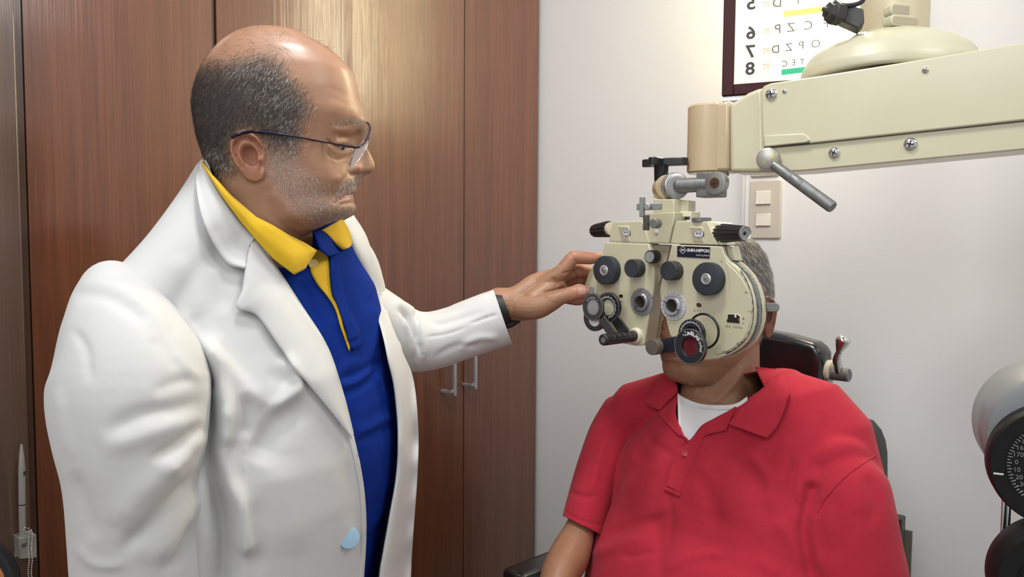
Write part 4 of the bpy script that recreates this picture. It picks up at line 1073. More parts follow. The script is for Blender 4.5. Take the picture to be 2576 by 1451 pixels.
for _ in range(400):
    mn = lab[keep].min(1); new = lab.copy()
    for k in range(4): np.minimum.at(new, keep[:, k], mn)
    new = new[new]
    if (new == lab).all(): break
    lab = new
fl = lab[keep[:, 0]]; big_ = np.bincount(fl).argmax(); keep = keep[fl == big_]
cv = snap(cv, keep, [[(x + 5, y) for x, y in roll], [(x + 4, y) for x, y in edge2], [(x + 18, y) for x, y in inner]])
used = np.unique(keep); rem = -np.ones(len(cv), int); rem[used] = np.arange(len(used))
coat = obj('coat', cv[used], rem[keep], M['coat'], man, solid=.0025)
coat['label'] = 'white coat with notched lapels, hanging open'
fv = bvh_of(cv, cf_)
fv2 = bvh_of(*join([(cv, cf_), (bv_, bf_)]))
drape('coat_collar', [(512, 401), (530, 448), (575, 517), (637, 593), (637, 594)], [(498, 410), (493, 470), (512, 560), (566, 656), (616, 676)], fv, M['coat'], coat, off=.009, n=70, k=12, thick=.003,
      offfn=lambda s, t: .004 * (t > .9) - .003 * (t < .05), smooth=6)
drape('lapel', [(638, 592), (690, 668), (755, 768), (820, 872), (860, 990), (884, 1085), (888, 1102)],
      [(616, 676), (608, 730), (595, 775), (645, 793), (700, 868), (745, 930), (795, 990), (838, 1042), (868, 1080), (886, 1102)], fv, M['coat'], coat, off=.007, n=120, k=16, thick=.003,
      offfn=lambda s, t: .006 * math.sin(math.pi * min(1, t)) * (1 - .5 * s) + .003 * t, smooth=5, linear=False)
drape('front_hem', [(882, 1080), (904, 1175), (916, 1255), (919, 1340), (913, 1451), (900, 1620), (880, 1900)], [(874, 1080), (896, 1175), (908, 1255), (911, 1340), (905, 1451), (892, 1620), (872, 1900)], fv, M['coat'], coat, off=.003, n=60, k=6, thick=.005)
drape('far_front', [(862, 556), (880, 600), (888, 630), (918, 700), (945, 780), (964, 850), (976, 905), (990, 960), (998, 1020), (1003, 1100), (998, 1200), (981, 1300), (963, 1400), (955, 1451), (940, 1620), (925, 1900)],
      [(890, 541), (914, 578), (929, 612), (950, 690), (966, 755), (987, 818), (1014, 888), (1036, 938), (1047, 1000), (1053, 1100), (1050, 1200), (1043, 1300), (1036, 1400), (1034, 1451), (1024, 1620), (1002, 1900)],
      fv, M['coat'], coat, off=.0055, n=150, k=14, thick=.003, offfn=lambda s, t: (.006 - .004 * min(1, s * 3)) * math.sin(math.pi * t), smooth=16)
m = MB(); cpt = np.array(P(877, 1352, cast(fv, 877, 1352)[0])); vd = CO - cpt; vd /= np.linalg.norm(vd)
m.lathe(cpt, vd + np.array([.25, 0, .05]), [(0, .0135), (.002, .0142), (.0035, .0138), (.0040, .012), (.0040, .0001)], 40); m.build('coat_button', M['sky_button'], coat)['label'] = 'pale blue button'
fv3 = bvh_of(*join([(cv0, cf_), (bv_, bf_), (pv, pf)]))
drape('shirt_collar', [c8(72, 58), c8(130, 140), c8(250, 270), c8(400, 400), c8(500, 450), c8(600, 510), c8(700, 560), c8(768, 603)],
      [c8(66, 84), c8(180, 262), c8(300, 425), c8(400, 545), c8(500, 655), c8(628, 752), c8(695, 718), c8(768, 606)], fv3, M['yellow'], shirt, off=.013, n=110, k=16, thick=.0025,
      offfn=lambda s, t: .005 * math.sin(math.pi * t) - .003 * (t < .08), smooth=8, linear=True)['label'] = 'golden yellow ribbed collar'
drape('shirt_collar', [c8(800, 478), c8(845, 520), c8(885, 570), c8(925, 600), c8(950, 592)], [c8(920, 412), c8(945, 445), c8(968, 492), c8(982, 545), c8(978, 575)], fv3, M['yellow'], shirt, off=.018, n=50, k=14, thick=.0025,
      offfn=lambda s, t: .010 * math.sin(math.pi * min(1, t * 1.1)) * s, smooth=8)['label'] = 'golden yellow ribbed collar'
drape('inner_collar', [c8(748, 490), c8(790, 600), c8(838, 640)], [c8(802, 474), c8(870, 545), c8(948, 602)], fv3, M['blue'], shirt, off=.006, n=40, k=10, thick=.002, smooth=6)
# near sleeve
sl = [ptube([(284, 744, .905, 80, .058), (290, 782, .892, 104, .070), (303, 825, .88, 130, .079), (319, 880, .865, 159, .086), (331, 945, .855, 184, .090), (330, 1005, .85, 188, .091), (334, 1100, .85, 177, .088), (335, 1180, .855, 160, .084), (336, 1250, .86, 152, .081),
       (340, 1340, .87, 150, .079), (350, 1451, .88, 150, .077), (375, 1650, .90, 138, .07), (405, 1830, .92, 118, .06)], seg=64, n=60, cap0=.018, cap1=.005)]
sv, sf = remesh(sl, .0034, 5)
SS = [([c9(722, 690), c9(600, 735), c9(430, 760), c9(270, 840)], 20, -.006), ([c9(690, 740), c9(560, 800), c9(400, 860), c9(250, 900)], 24, .006),
      ([c9(700, 790), c9(590, 880), c9(470, 950)], 11, -.006), ([c9(715, 830), c9(620, 930), c9(500, 1010)], 15, .006),
      ([c9(690, 975), c9(600, 1090), c9(480, 1225), c9(330, 1360)], 17, -.010), ([c9(650, 930), c9(540, 1010), c9(400, 1130), c9(330, 1250)], 34, .009),
      ([c9(700, 1050), c9(640, 1180), c9(560, 1290), c9(450, 1400)], 22, .007), ([c9(640, 1200), c9(600, 1350), c9(520, 1440)], 12, -.005),
      ([c9(140, 250), c9(250, 240), c9(370, 290), c9(460, 370)], 14, -.004), ([c9(170, 215), c9(300, 200), c9(430, 270), c9(560, 400)], 16, .004),
      ([c9(140, 380), c9(200, 480), c9(215, 620)], 10, -.003), ([c9(75, 640), c9(95, 800), c9(140, 960)], 14, .003), ([c9(140, 990), c9(190, 1140), c9(240, 1300)], 16, -.005), ([c9(150, 1300), c9(230, 1390), c9(380, 1400)], 12, .004),
      ([c9(230, 850), c9(260, 1000), c9(265, 1090)], 5, -.001), ([c9(560, 480), c9(640, 560), c9(690, 620)], 12, .003), ([c9(680, 600), c9(580, 620), c9(480, 660)], 14, -.003), ([c9(480, 420), c9(560, 500), c9(600, 560)], 14, -.002)]
SS = [(q[0], q[1] * 1.2, q[2] * .72, *q[3:]) for q in SS]
sv = sculpt(sv, sf, SS)
obj('sleeve', sv, sf, M['coat'], coat)
# far sleeve, reaching out
fs = [ptube([(905, 745, 1.195, 55, .055), (955, 800, 1.22, 72, .060), (1010, 850, 1.245, 80, .060), (1075, 858, 1.262, 74, .056), (1150, 838, 1.28, 70, .052), (1220, 812, 1.292, 72, .050), (1280, 792, 1.30, 73, .049)], seg=56, n=50, cap0=.03)]
fsv, fsf = fs[0]
sv2, sf2 = remesh([(fsv, fsf)], .003, 3)
FS = [([(1000, 775), (1030, 800), (1050, 850), (1060, 900)], 7, -.009), ([(1040, 775), (1052, 810), (1056, 860)], 5, -.006), ([(1012, 800), (1030, 850), (1036, 900)], 6, .006), ([(985, 760), (1020, 770), (1050, 790)], 9, .004), ([(1050, 790), (1062, 850), (1068, 910)], 7, .005), ([(1060, 850), (1130, 838), (1180, 820)], 3, -.002), ([(1080, 790), (1100, 815), (1160, 800), (1220, 780)], 9, -.003),
      ([(1180, 815), (1220, 800), (1255, 790)], 3.5, -.0035), ([(1150, 880), (1200, 850), (1260, 850)], 9, .004), ([(1090, 900), (1150, 870), (1210, 870)], 8, -.003), ([(1030, 830), (1040, 870), (1046, 925)], 5, .003), ([(1120, 770), (1180, 760), (1230, 745)], 10, .002)]
sv2 = sculpt(sv2, sf2, FS)
# open the cuff: a clean straight cut
sv2, sf2 = bisect(sv2, sf2, (1243, 733), (1289, 869), (1100, 850))
obj('sleeve', sv2, sf2, M['coat'], coat, solid=.003)

# ---- trousers and shoes
tr = [ptube([(680, 1500, 1.1, 230, .12), (680, 1750, 1.1, 235, .13)], cap0=.03, cap1=.03)]
hipL = P(790, 1800, 1.16); hipR = P(560, 1800, 1.02)
for h_, fx in ((hipL, (.03, .03)), (hipR, (-.02, -.03))):
    k_ = Vector((h_.x + fx[0] * .5, h_.y + fx[1] * .5, .48)); a_ = Vector((h_.x + fx[0], h_.y + fx[1], .09))
    tr.append(capsule([h_, k_, a_], [.095, .068, .055], 24, 20))
tv, tf = remesh(tr, .008, 4); obj('trousers', tv, tf, M['black_cloth'], man)
for h_, fx in ((hipL, (.03, .03)), (hipR, (-.02, -.03))):
    a_ = Vector((h_.x + fx[0], h_.y + fx[1], .0)); v1, f1 = ellipsoid(a_ + Vector((.055, -.03, .045)), (.135, .05, .045)); v1[:, 2] = np.maximum(v1[:, 2], 0)
    v1b, f1b = ellipsoid(a_ + Vector((0, 0, .07)), (.055, .05, .05)); v2, f2 = remesh([(v1, f1), (v1b, f1b)], .006, 3); v2[:, 2] = np.maximum(v2[:, 2], 0.0); obj('shoe', v2, f2, M['leather'], man)

# ---- wristband
wb_ = thing('wristband', 'black elastic wristband on the wrist of the reaching arm', 'wristband', c3(180, 860, 1.30))
fr0 = [(95, 650), (112, 760), (150, 880), (200, 1000), (245, 1085)]; fr1 = [(255, 602), (200, 680), (215, 800), (258, 930), (330, 1010), (425, 990)]
m = MB(); rings_ = []
cA = np.array([170, 870.]); cB = np.array([300, 810.])
for e, (c0, hw0, ang) in enumerate((((172, 868), 232, 0.30), ((262, 835), 190, 0.36))):
    for dr in (0, .0022):
        ring = []
        for k in range(48):
            th = 2 * math.pi * k / 48
            y = math.cos(th) * hw0 * (1 + dr * 14); z = math.sin(th) * (.0335 + dr)
            cx = c0[0] + y * math.sin(ang); cy = c0[1] + y * math.cos(ang)
            ring.append(tuple(c3(cx, cy, 1.300 - z)))
        rings_.append(ring)
vv = np.array(rings_[0] + rings_[1] + rings_[3] + rings_[2]); ff = []
for j in range(4):
    for k in range(48): ff.append((j * 48 + k, j * 48 + (k + 1) % 48, ((j + 1) % 4) * 48 + (k + 1) % 48, ((j + 1) % 4) * 48 + k))
m.add(vv, ff); m.build('band', M['rubber'], wb_)
m = MB(); m.tube([tuple(c3(*p)) for p in ((245, 1050, 1.29), (300, 1050, 1.29), (360, 1020, 1.295), (420, 1000, 1.30))], [.006, .0055, .005, .003], 10, 14); m.build('strap_end', M['black_cloth'], wb_)

# ---- spectacles
sp = thing('eyeglasses', 'thin dark semi-rimless eyeglasses on the standing man', 'eyeglasses', P(900, 360, .96))
hb2 = bvh_of(bv_, bf_)
def onface(x, y, off): d, _ = cast(hb2, x, y); return P(x, y, (d or .93) - off)
tpl = [(583, 347), (600, 338), (640, 331), (700, 337), (760, 347), (820, 358), (870, 367), (890, 370)]
pts_ = [onface(x, y, .004) for x, y in tpl]
pts_[-1] = P(892, 370, .905); pts_[-2] = P(866, 366.5, .902); pts_[0] = onface(585, 346, .014); pts_[1] = onface(600, 338, .016)
m = MB(); m.tube([tuple(p) for p in pts_], [.0021, .0019, .0016, .0011, .0009, .0009, .0011, .0012], 10, 60); m.build('temple', M['specs'], sp)
hlv = Vector(hl_); 
far_t = []
for p in pts_[2:]:
    q = np.array(p) - np.array(tuple(HO)); y = q @ hl_; far_t.append(tuple(np.array(p) - 2 * y * hl_ + np.array([.0, 0, 0])))
m = MB(); m.tube(far_t, [.0016, .0011, .0009, .0009, .0012], 10, 40); m.build('temple', M['specs'], sp)
n_top = [P(888, 370.5, .905), P(902, 370, .908), P(915, 362, .925), P(924, 348, .945), P(927, 340, .965)]
m = MB(); m.tube([tuple(p) for p in n_top], [.0013, .0015, .0013, .0012, .0011], 10, 30); m.build('rim', M['specs'], sp)
f_top = [P(927, 340, .965), P(931, 328, .985), P(930, 318, 1.005), P(926, 310, 1.02), P(919, 307, 1.03)]
m = MB(); m.tube([tuple(p) for p in f_top], [.0011, .0012, .0013, .0012, .0010], 10, 30); m.build('rim', M['specs'], sp)
def lens(pts, name):
    q = np.array([tuple(p) for p in pts]); c = q.mean(0); u_, s_, vt = np.linalg.svd(q - c); nn = vt[2]; q = q - ((q - c) @ nn)[:, None] * nn
    q = spl(q, 36, closed=True); o = obj(name, q, [tuple(range(36))], M['lens_clear'], sp, solid=.0016, smooth=False)
def l2(px, py, d): return P(px, py, d)
lens([l2(889, 371, .906), l2(902, 371, .908), l2(914, 363, .924), l2(921, 352, .944), l2(917, 372, .946), l2(905, 395, .940), l2(893, 414, .930), l2(884, 420, .921), l2(877, 417, .914), l2(878, 404, .910), l2(884, 386, .907)], 'lens')
lens([l2(924, 345, .965), l2(930, 328, .985), l2(929, 317, 1.005), l2(919, 308, 1.03), l2(914, 325, 1.03), l2(912, 340, 1.025), l2(914, 350, 1.005), l2(918, 354, .98)], 'lens')
# ================================================================== SEATED MAN
def c6(x, y): return (1340 + x / 2.3, 820 + y / 2.3)
pat = thing('person', 'seated grey-haired man in a red polo shirt, his face behind the lens instrument', 'person', (.50, 1.36, .62))
# head: faces the camera's left; built around its own axis
PO = P(1797, 770, 1.335); PD = (-math.sin(R(60)), -math.cos(R(60)))
# profile given in metres: (z above ear level, x forward)
def loc_head(O, hd, prof, bk, base, wid, nosew, levels=130, seg=150, xm_frac=.43, nfront=2.3, nback=2.1):
    hf = np.array([hd[0], hd[1], 0.]); hf /= np.linalg.norm(hf); hl = np.cross([0, 0, 1.], hf); O = np.array(tuple(O))
    Fr, Bk, Bs, Wd, Nw = (np.array(sorted(q)) for q in (prof, bk, base, wid, nosew))
    zt, zb = Fr[-1, 0], Fr[0, 0]; Z = zt - (zt - zb) * np.linspace(0, 1, levels) ** 1.25
    I = lambda A: np.interp(Z, A[:, 0], A[:, 1])
    def sm(a, it=2):
        for _ in range(it): a[1:-1] = (a[:-2] + 2 * a[1:-1] + a[2:]) / 4
        return a
    xf, xb, xs, hw, nw = sm(I(Fr)), sm(I(Bk)), sm(I(Bs)), sm(I(Wd), 6), I(Nw)
    th = np.linspace(0, 2 * math.pi, seg, endpoint=False); c, s = np.cos(th), np.sin(th); V = []
    for k in range(levels):
        xm = xb[k] + (xs[k] - xb[k]) * xm_frac; n_ = np.where(c > 0, nfront, nback); A = np.where(c > 0, xs[k] - xm, xm - xb[k])
        x = xm + A * np.sign(c) * np.abs(c) ** (2 / n_); y = hw[k] * np.sign(s) * np.abs(s) ** (2 / n_)
        x = x + max(xf[k] - xs[k], 0) * np.exp(-np.abs(y / nw[k]) ** 2.4) * (c > 0)
        V.append(O + x[:, None] * hf + y[:, None] * hl + np.array([0, 0, Z[k]]))
    f = [(i * seg + k, i * seg + (k + 1) % seg, (i + 1) * seg + (k + 1) % seg, (i + 1) * seg + k) for i in range(levels - 1) for k in range(seg)]
    f += [tuple(range(seg))[::-1], tuple(range((levels - 1) * seg, levels * seg))]
    return np.vstack(V), f, hf, hl
FRp = [(.128, .0), (.124, .03), (.112, .055), (.09, .078), (.06, .09), (.03, .095), (.018, .096), (.006, .094), (-.004, .098), (-.02, .110), (-.036, .121), (-.044, .121), (-.050, .112), (-.056, .098), (-.063, .097), (-.070, .101), (-.077, .096), (-.084, .100), (-.092, .092), (-.105, .094), (-.118, .090), (-.128, .075), (-.136, .045), (-.142, .02), (-.17, .012)]
BSp = [(.128, .0), (.124, .03), (.112, .055), (.09, .078), (.06, .09), (.03, .094), (.018, .093), (.006, .088), (-.02, .086), (-.044, .089), (-.056, .093), (-.070, .094), (-.084, .094), (-.092, .089), (-.105, .090), (-.118, .086), (-.128, .072), (-.136, .045), (-.142, .02), (-.17, .012)]
BKp = [(.128, -.01), (.124, -.045), (.112, -.068), (.09, -.086), (.06, -.097), (.03, -.101), (0, -.098), (-.03, -.088), (-.06, -.072), (-.09, -.062), (-.14, -.062), (-.17, -.062)]
WDp = [(.128, .012), (.125, .034), (.112, .052), (.09, .065), (.06, .073), (.03, .077), (0, .077), (-.03, .074), (-.06, .070), (-.09, .065), (-.115, .058), (-.14, .056), (-.17, .056)]
NWp = [(.13, .02), (.02, .02), (0, .010), (-.03, .014), (-.045, .017), (-.056, .024), (-.07, .03), (-.17, .04)]
KS = 1.05
FRp, BSp, BKp, WDp = ([(z * (1.0), x * KS) for z, x in q] for q in (FRp, BSp, BKp, WDp))
ph_v, ph_f, pf_, pl_ = loc_head(PO, PD, FRp, BKp, BSp, WDp, NWp)
neck = ptube([(1822, 850, 1.34, 85, .060), (1815, 930, 1.335, 92, .062), (1812, 985, 1.33, 100, .064), (1808, 1040, 1.325, 118, .072), (1806, 1100, 1.32, 130, .08)], cap0=.02, cap1=.02)
phb = bvh_of(ph_v, ph_f)
ear2 = build_ear([(1930, 744), (1946, 752), (1955, 775), (1952, 805), (1945, 835), (1935, 850), (1924, 838), (1920, 800), (1920, 765)], (1930, 795), phb, 1.30, flare=.006, back=(1, 0), scale=.9)
qv, qf = remesh([(ph_v, ph_f), neck, ear2], .0018, 3)
QS = [([(1660, 893), (1675, 897), (1700, 893)], 3, -.003, 0), ([(1662, 885), (1680, 885)], 5, .0015, 0), ([(1662, 903), (1680, 905)], 5, .0015, 0), ([(1705, 860), (1722, 885), (1728, 905)], 5, -.002),
      ([(1700, 905), (1730, 935), (1760, 950)], 14, .002), ([(1712, 1000), (1760, 1015), (1830, 1018)], 4, -.0015), ([(1715, 985), (1745, 1003), (1790, 1008)], 5, -.0015), ([(1880, 905), (1850, 960), (1800, 1010)], 10, .003), ([(1735, 965), (1755, 985)], 8, .002),
      ([(1700, 790), (1720, 800)], 8, -.004, 0), ([(1655, 818), (1672, 835)], 3, -.002)]
qv = sculpt(qv, qf, QS)
_r = qv - np.array(tuple(PO)); _x, _y, _z = _r @ pf_, _r @ pl_, _r[:, 2]; _f = (_x > .05)
_d = np.zeros(len(qv))
for sy in (-1, 1):       # eye sockets, closed lids, lid line, brows
    _d -= .0095 * np.exp(-((_y - sy * .033) / .016) ** 2 - ((_z - .004) / .011) ** 2); _d += .0050 * np.exp(-((_y - sy * .033) / .011) ** 2 - ((_z - .002) / .0075) ** 2)
    _d -= .0016 * np.exp(-((_z + .002) / .0016) ** 2) * (np.abs(_y - sy * .033) < .014); _d += .003 * np.exp(-((_y - sy * .032) / .02) ** 2 - ((_z - .024) / .006) ** 2)
_d -= .0030 * np.exp(-((_z + .077) / .0022) ** 2) * (np.abs(_y) < .024)
qv = qv + (pf_ * (_d * _f)[:, None])
# arms
armR = ptube([(1535, 1150, 1.43, 36, .036), (1490, 1250, 1.40, 36, .038), (1467, 1308, 1.390, 35, .033), (1452, 1350, 1.372, 42, .036), (1431, 1400, 1.34, 51, .041), (1406, 1451, 1.30, 47, .041), (1395, 1520, 1.25, 42, .036), (1420, 1580, 1.16, 36, .030), (1480, 1620, 1.08, 28, .024)], seg=40, n=40, cap0=.03, cap1=.02)
armL = ptube([(2120, 1250, 1.15, 50, .045), (2150, 1451, 1.12, 55, .045), (2140, 1620, 1.08, 46, .040), (2080, 1700, 1.02, 38, .03), (1990, 1740, .97, 32, .025)], seg=32, n=30, cap0=.03, cap1=.02)
hands = []
for (b0, dr, sd) in ((P(1500, 1630, 1.06), Vector((.05, -.05, -.02)), 1), (P(1960, 1750, .96), Vector((-.06, -.03, -.02)), -1)):
    dr = dr.normalized(); sdv = dr.cross(Vector((0, 0, 1))).normalized()
    hands.append(capsule([b0 - dr * .03, b0, b0 + dr * .05], [.024, .030, .030], 16, 8))
    for k in range(4):
        q = b0 + dr * .06 + sdv * (k - 1.5) * .019; L_k = (.030, .036, .034, .026)[k]
        hands.append(capsule([q, q + dr * L_k + Vector((0, 0, -.004)), q + dr * L_k * 1.9 + Vector((0, 0, -.016))], [.0095, .009, .0075], 12, 8))
    q = b0 - sdv * .03 * sd; hands.append(capsule([q, q + dr * .03 - sdv * .015 * sd, q + dr * .055 - sdv * .012 * sd], [.012, .0105, .009], 12, 8))
tor_in = ptube([(1808, 1080, 1.33, 130, .075), (1830, 1250, 1.31, 230, .10), (1840, 1451, 1.29, 240, .11), (1820, 1650, 1.25, 230, .11)], cap0=.03, cap1=.03)
av2, af2 = remesh([armR, armL] + hands, .003, 4); tv2, tf2 = remesh([tor_in], .008, 2)
AV, AF = join([(qv, qf), (av2, af2), (tv2, tf2)])
skin2 = skin_mat('tanned_skin', (.33, .165, .095), (.265, .128, .072), .45); vcol(skin2, 'lip', (.22, .09, .07), .7); vcol(skin2, 'scalp', (.10, .09, .085), .8); vcol(skin2, 'warm', (.34, .12, .07), .5)
qp = proj(qv)[:, :2]
lipm = soft([(1655, 882), (1675, 880), (1702, 892), (1680, 910), (1657, 906)], qp, 3)
rel = qv - np.array(tuple(PO)); hx, hy, hz = rel @ pf_, rel @ pl_, rel[:, 2]
hairm = np.clip((hz - .030 - np.clip(hx + .0, -.03, .3) * 1.15 + np.clip(-hx, 0, .1) * 1.0) / .02, 0, 1) * (hz > -.07)
npi = len(av2) + len(tv2)
obj('body', AV, AF, skin2, pat, attrs={'lip': np.r_[lipm, np.zeros(npi)], 'scalp': np.r_[hairm, np.zeros(npi)], 'warm': np.r_[soft([(1925, 744), (1960, 752), (1960, 850), (1918, 850)], qp, 4), np.zeros(npi)]})
def pw(c, n):
    r = c - np.array(tuple(PO)); x, z = r @ pf_, r[:, 2]
    return np.clip((z - .026 - np.clip(x, -.03, .3) * 1.15 + np.clip(-x, 0, .1) * 1.0) / .02, 0, 1) * (z > -.055) * (1 - soft([(1918, 738), (1962, 745), (1965, 855), (1915, 855)], proj(c)[:, :2], 5))
hgrey = hair_mat('salt_and_pepper_hair', [(0, (.06, .055, .052)), (.3, (.22, .21, .20)), (.6, (.50, .48, .46)), (1, (.88, .86, .83))], .4)
def ptang(r):
    q = r - np.array(tuple(PO)); x = (q @ pf_)[:, None]; return -.45 * pf_ * (1 + 0 * x) - up * .9 + pf_ * np.clip(x * 9, -.2, .8)
r_, d_, n_ = hair_on(qv, qf, pw, 30000, 21, ptang, .16)
strands('hair', r_, d_, n_, .017, .00042, hgrey, pat, .16, 4, .10, 21, 'stuff')

# ---- red polo
RR = [(1010, 1600, 2010, 1.325, .085), (1050, 1545, 2090, 1.315, .10), (1100, 1520, 2150, 1.31, .115), (1180, 1510, 2180, 1.305, .125), (1260, 1508, 2150, 1.30, .13), (1340, 1506, 2140, 1.295, .135), (1400, 1480, 2140, 1.29, .14), (1451, 1455, 2140, 1.28, .145), (1560, 1440, 2130, 1.26, .15), (1680, 1440, 2110, 1.24, .15)]
rp = [ptube([((a[1] + a[2]) / 2, a[0], a[3], (a[2] - a[1]) / 2, a[4], -.36) for a in RR], seg=64, cap0=.03, cap1=.03),
      ptube([(1815, 985, 1.335, 112, .072), (1812, 1040, 1.33, 150, .085)], cap0=.002, cap1=.02),
      tube3(np.column_stack([np.array([tuple(P(*p)) for p in ((1840, 1010, 1.33), (1985, 1066, 1.27), (2080, 1128, 1.20), (2108, 1178, 1.165))]), [.055, .051, .053, .055], [.07, .065, .062, .06]]), 30, .03, .03),
      tube3(np.column_stack([np.array([tuple(P(*p)) for p in ((1790, 1010, 1.34), (1690, 1010, 1.39), (1600, 1030, 1.43), (1565, 1070, 1.445))]), [.055, .055, .052, .05], [.07, .06, .058, .055]]), 30, .03, .03)]
# the sleeves
slR = ptube([(1575, 1040, 1.445, 62, .052), (1545, 1100, 1.44, 66, .056), (1510, 1180, 1.425, 60, .058), (1487, 1245, 1.41, 56, .057), (1469, 1305, 1.395, 54, .056), (1454, 1370, 1.38, 54, .055)], seg=44, n=36, cap0=.03)
slL = ptube([(2126, 1150, 1.175, 62, .05), (2125, 1200, 1.165, 98, .062), (2135, 1280, 1.15, 108, .066), (2148, 1370, 1.14, 112, .068), (2158, 1451, 1.13, 118, .068), (2168, 1560, 1.12, 120, .068)], seg=48, n=40, cap0=.035)
rv, rf = remesh(rp + [slL], .0038, 8)
rbv = bvh_of(rv, rf)
RS = [([(1740, 1180), (1790, 1260), (1800, 1340)], 22, -.004), ([(1660, 1440), (1740, 1400), (1840, 1390)], 14, .004), ([(1880, 1130), (1930, 1200), (1940, 1290)], 16, .004), ([(2000, 1150), (1990, 1230), (2005, 1300)], 10, -.005), ([(2040, 1230), (2022, 1320), (2030, 1400), (2050, 1470)], 16, -.010, 0), ([(1560, 1250), (1620, 1190), (1690, 1160)], 20, .003), ([(1500, 1360), (1560, 1330), (1640, 1310), (1700, 1290)], 14, -.004), ([(1480, 1400), (1560, 1370), (1640, 1350)], 14, .005), ([(1560, 1400), (1610, 1395), (1650, 1380)], 9, -.004),
      ([(1640, 1290), (1660, 1360), (1650, 1451)], 20, -.004), ([(1700, 1250), (1720, 1320), (1700, 1420)], 22, .003), ([(1820, 1110), (1880, 1190), (1960, 1230)], 26, -.003), ([(1990, 1090), (1960, 1160), (1950, 1240)], 24, .004), ([(1950, 1300), (2000, 1370), (2020, 1440)], 20, .004), ([(1540, 1080), (1560, 1180), (1550, 1280)], 12, -.003), ([(1580, 1090), (1600, 1180)], 16, .003),
      ([(1680, 1225), (1690, 1300), (1680, 1380)], 8, -.002), ([(1760, 1300), (1850, 1330), (1930, 1400)], 30, -.002), ([(2080, 1040), (2060, 1120), (2040, 1210)], 16, -.003), ([(1900, 1400), (1960, 1451)], 20, .003), ([(1620, 1060), (1640, 1110), (1700, 1150)], 12, -.003), ([(1700, 1130), (1735, 1115)], 5, -.002)]
RS += [([(2060, 1270), (2050, 1340), (2070, 1451)], 14, .005), ([(2180, 1190), (2200, 1260), (2190, 1330)], 16, -.003), ([(2100, 1230), (2110, 1330), (2090, 1420)], 22, -.003), ([(2150, 1180), (2160, 1300)], 20, .002)]
rv = sculpt(rv, rf, RS)
# neck opening
openp = [(1684, 900), (1690, 985), (1698, 1045), (1728, 1108), (1765, 1070), (1800, 1050), (1850, 1022), (1925, 965), (1930, 880)]
rf = np.asarray(rf); cen = rv[rf].mean(1); cn = np.cross(rv[rf[:, 2]] - rv[rf[:, 0]], rv[rf[:, 3]] - rv[rf[:, 1]]); fr_m = (cn * (cen - CO)).sum(1) < 0
kill = fr_m & inpoly(proj(cen)[:, :2], openp)
kp = rf[~kill]; rv_ = snap(rv, kp, [openp], 12); us = np.unique(kp); rm = -np.ones(len(rv), int); rm[us] = np.arange(len(us))
red = obj('polo_shirt', rv_[us], rm[kp], M['red'], pat, solid=.002)
red['label'] = 'red pique polo shirt with open collar'
for (q, qf_), nm_, strok in ((slR, 'sleeve', [([(1530, 1080), (1500, 1180), (1480, 1260)], 10, .004), ([(1430, 1235), (1470, 1250), (1500, 1245)], 7, -.003), ([(1425, 1290), (1465, 1310), (1510, 1320)], 3, -.0018, 0)]),):
    a_, b_2 = remesh([(q, qf_)], .0034, 4); a_ = sculpt(a_, b_2, strok); b_2 = np.asarray(b_2)
    if q is slR[0]:
        a_, b_2 = bisect(a_, b_2, (1421, 1300), (1510, 1343), (1520, 1200)); obj(nm_, a_, b_2, M['red'], red, solid=.003)
    else: obj(nm_, a_, b_2, M['red'], red)
# t-shirt underneath
tp_ = ptube([(1812, 985, 1.335, 98, .066), (1812, 1015, 1.33, 112, .074), (1812, 1050, 1.325, 150, .088), (1815, 1110, 1.315, 190, .10)], seg=56, n=20, cap0=.002, cap1=.01)
ts_v, ts_f = remesh([tp_, tube3(np.column_stack([np.array([tuple(P(*p)) for p in ((1860, 1020, 1.32), (1960, 1070, 1.28))]), [.05, .045], [.06, .05]]), 24, .02, .02)], .0032, 4)
allb = bvh_of(*join([(qv, qf), (ts_v, ts_f), (rv, rf)]))
neckb = bvh_of(*join([(qv, qf), (ts_v, ts_f)]))
drape('t_shirt', [(1704, 990), (1720, 1003), (1760, 1018), (1810, 1022), (1850, 1018), (1880, 1000)], [(1708, 1075), (1730, 1120), (1765, 1120), (1810, 1090), (1850, 1060), (1890, 1040)], bvh_of(*join([(qv, qf), (rv, rf)])), M['tee'], pat, off=-.001, n=50, k=14, thick=.002, smooth=10)
drape('neck_rib', [(1704, 988), (1720, 1000), (1760, 1015), (1810, 1019), (1850, 1015), (1880, 997)], [(1705, 1000), (1720, 1012), (1760, 1027), (1810, 1031), (1850, 1027), (1880, 1009)], bvh_of(*join([(qv, qf), (rv, rf)])), M['tee'], pat, off=.001, n=50, k=5, thick=.002, smooth=10)
cb = bvh_of(*join([(qv, qf), (rv, rf)]))
# collar flaps, placket and button
drape('collar_stand', [(1900, 922), (1912, 950), (1924, 976)], [(1956, 928), (1964, 938), (1950, 955)], rbv, M['red'], red, off=.004, n=20, k=10, thick=.002, smooth=20)
drape('collar_flap', [(1946, 950), (1926, 972), (1892, 1002), (1861, 1030), (1832, 1066)], [(1966, 932), (1979, 960), (1986, 990), (1972, 1035), (1953, 1077), (1930, 1102)], rbv, M['red'], red, off=.011, n=60, k=18, thick=.0025, smooth=16, linear=True,
      offfn=lambda s, t: .004 * t * s + .003 * math.sin(math.pi * t))
drape('collar_flap', [(1672, 945), (1700, 962), (1704, 985), (1680, 1012), (1660, 1031)], [(1660, 940), (1648, 975), (1632, 1000), (1620, 1012), (1640, 1026)], cb, M['red'], red, off=.012, n=40, k=14, thick=.0025, smooth=8,
      offfn=lambda s, t: .006 * math.sin(math.pi * t))
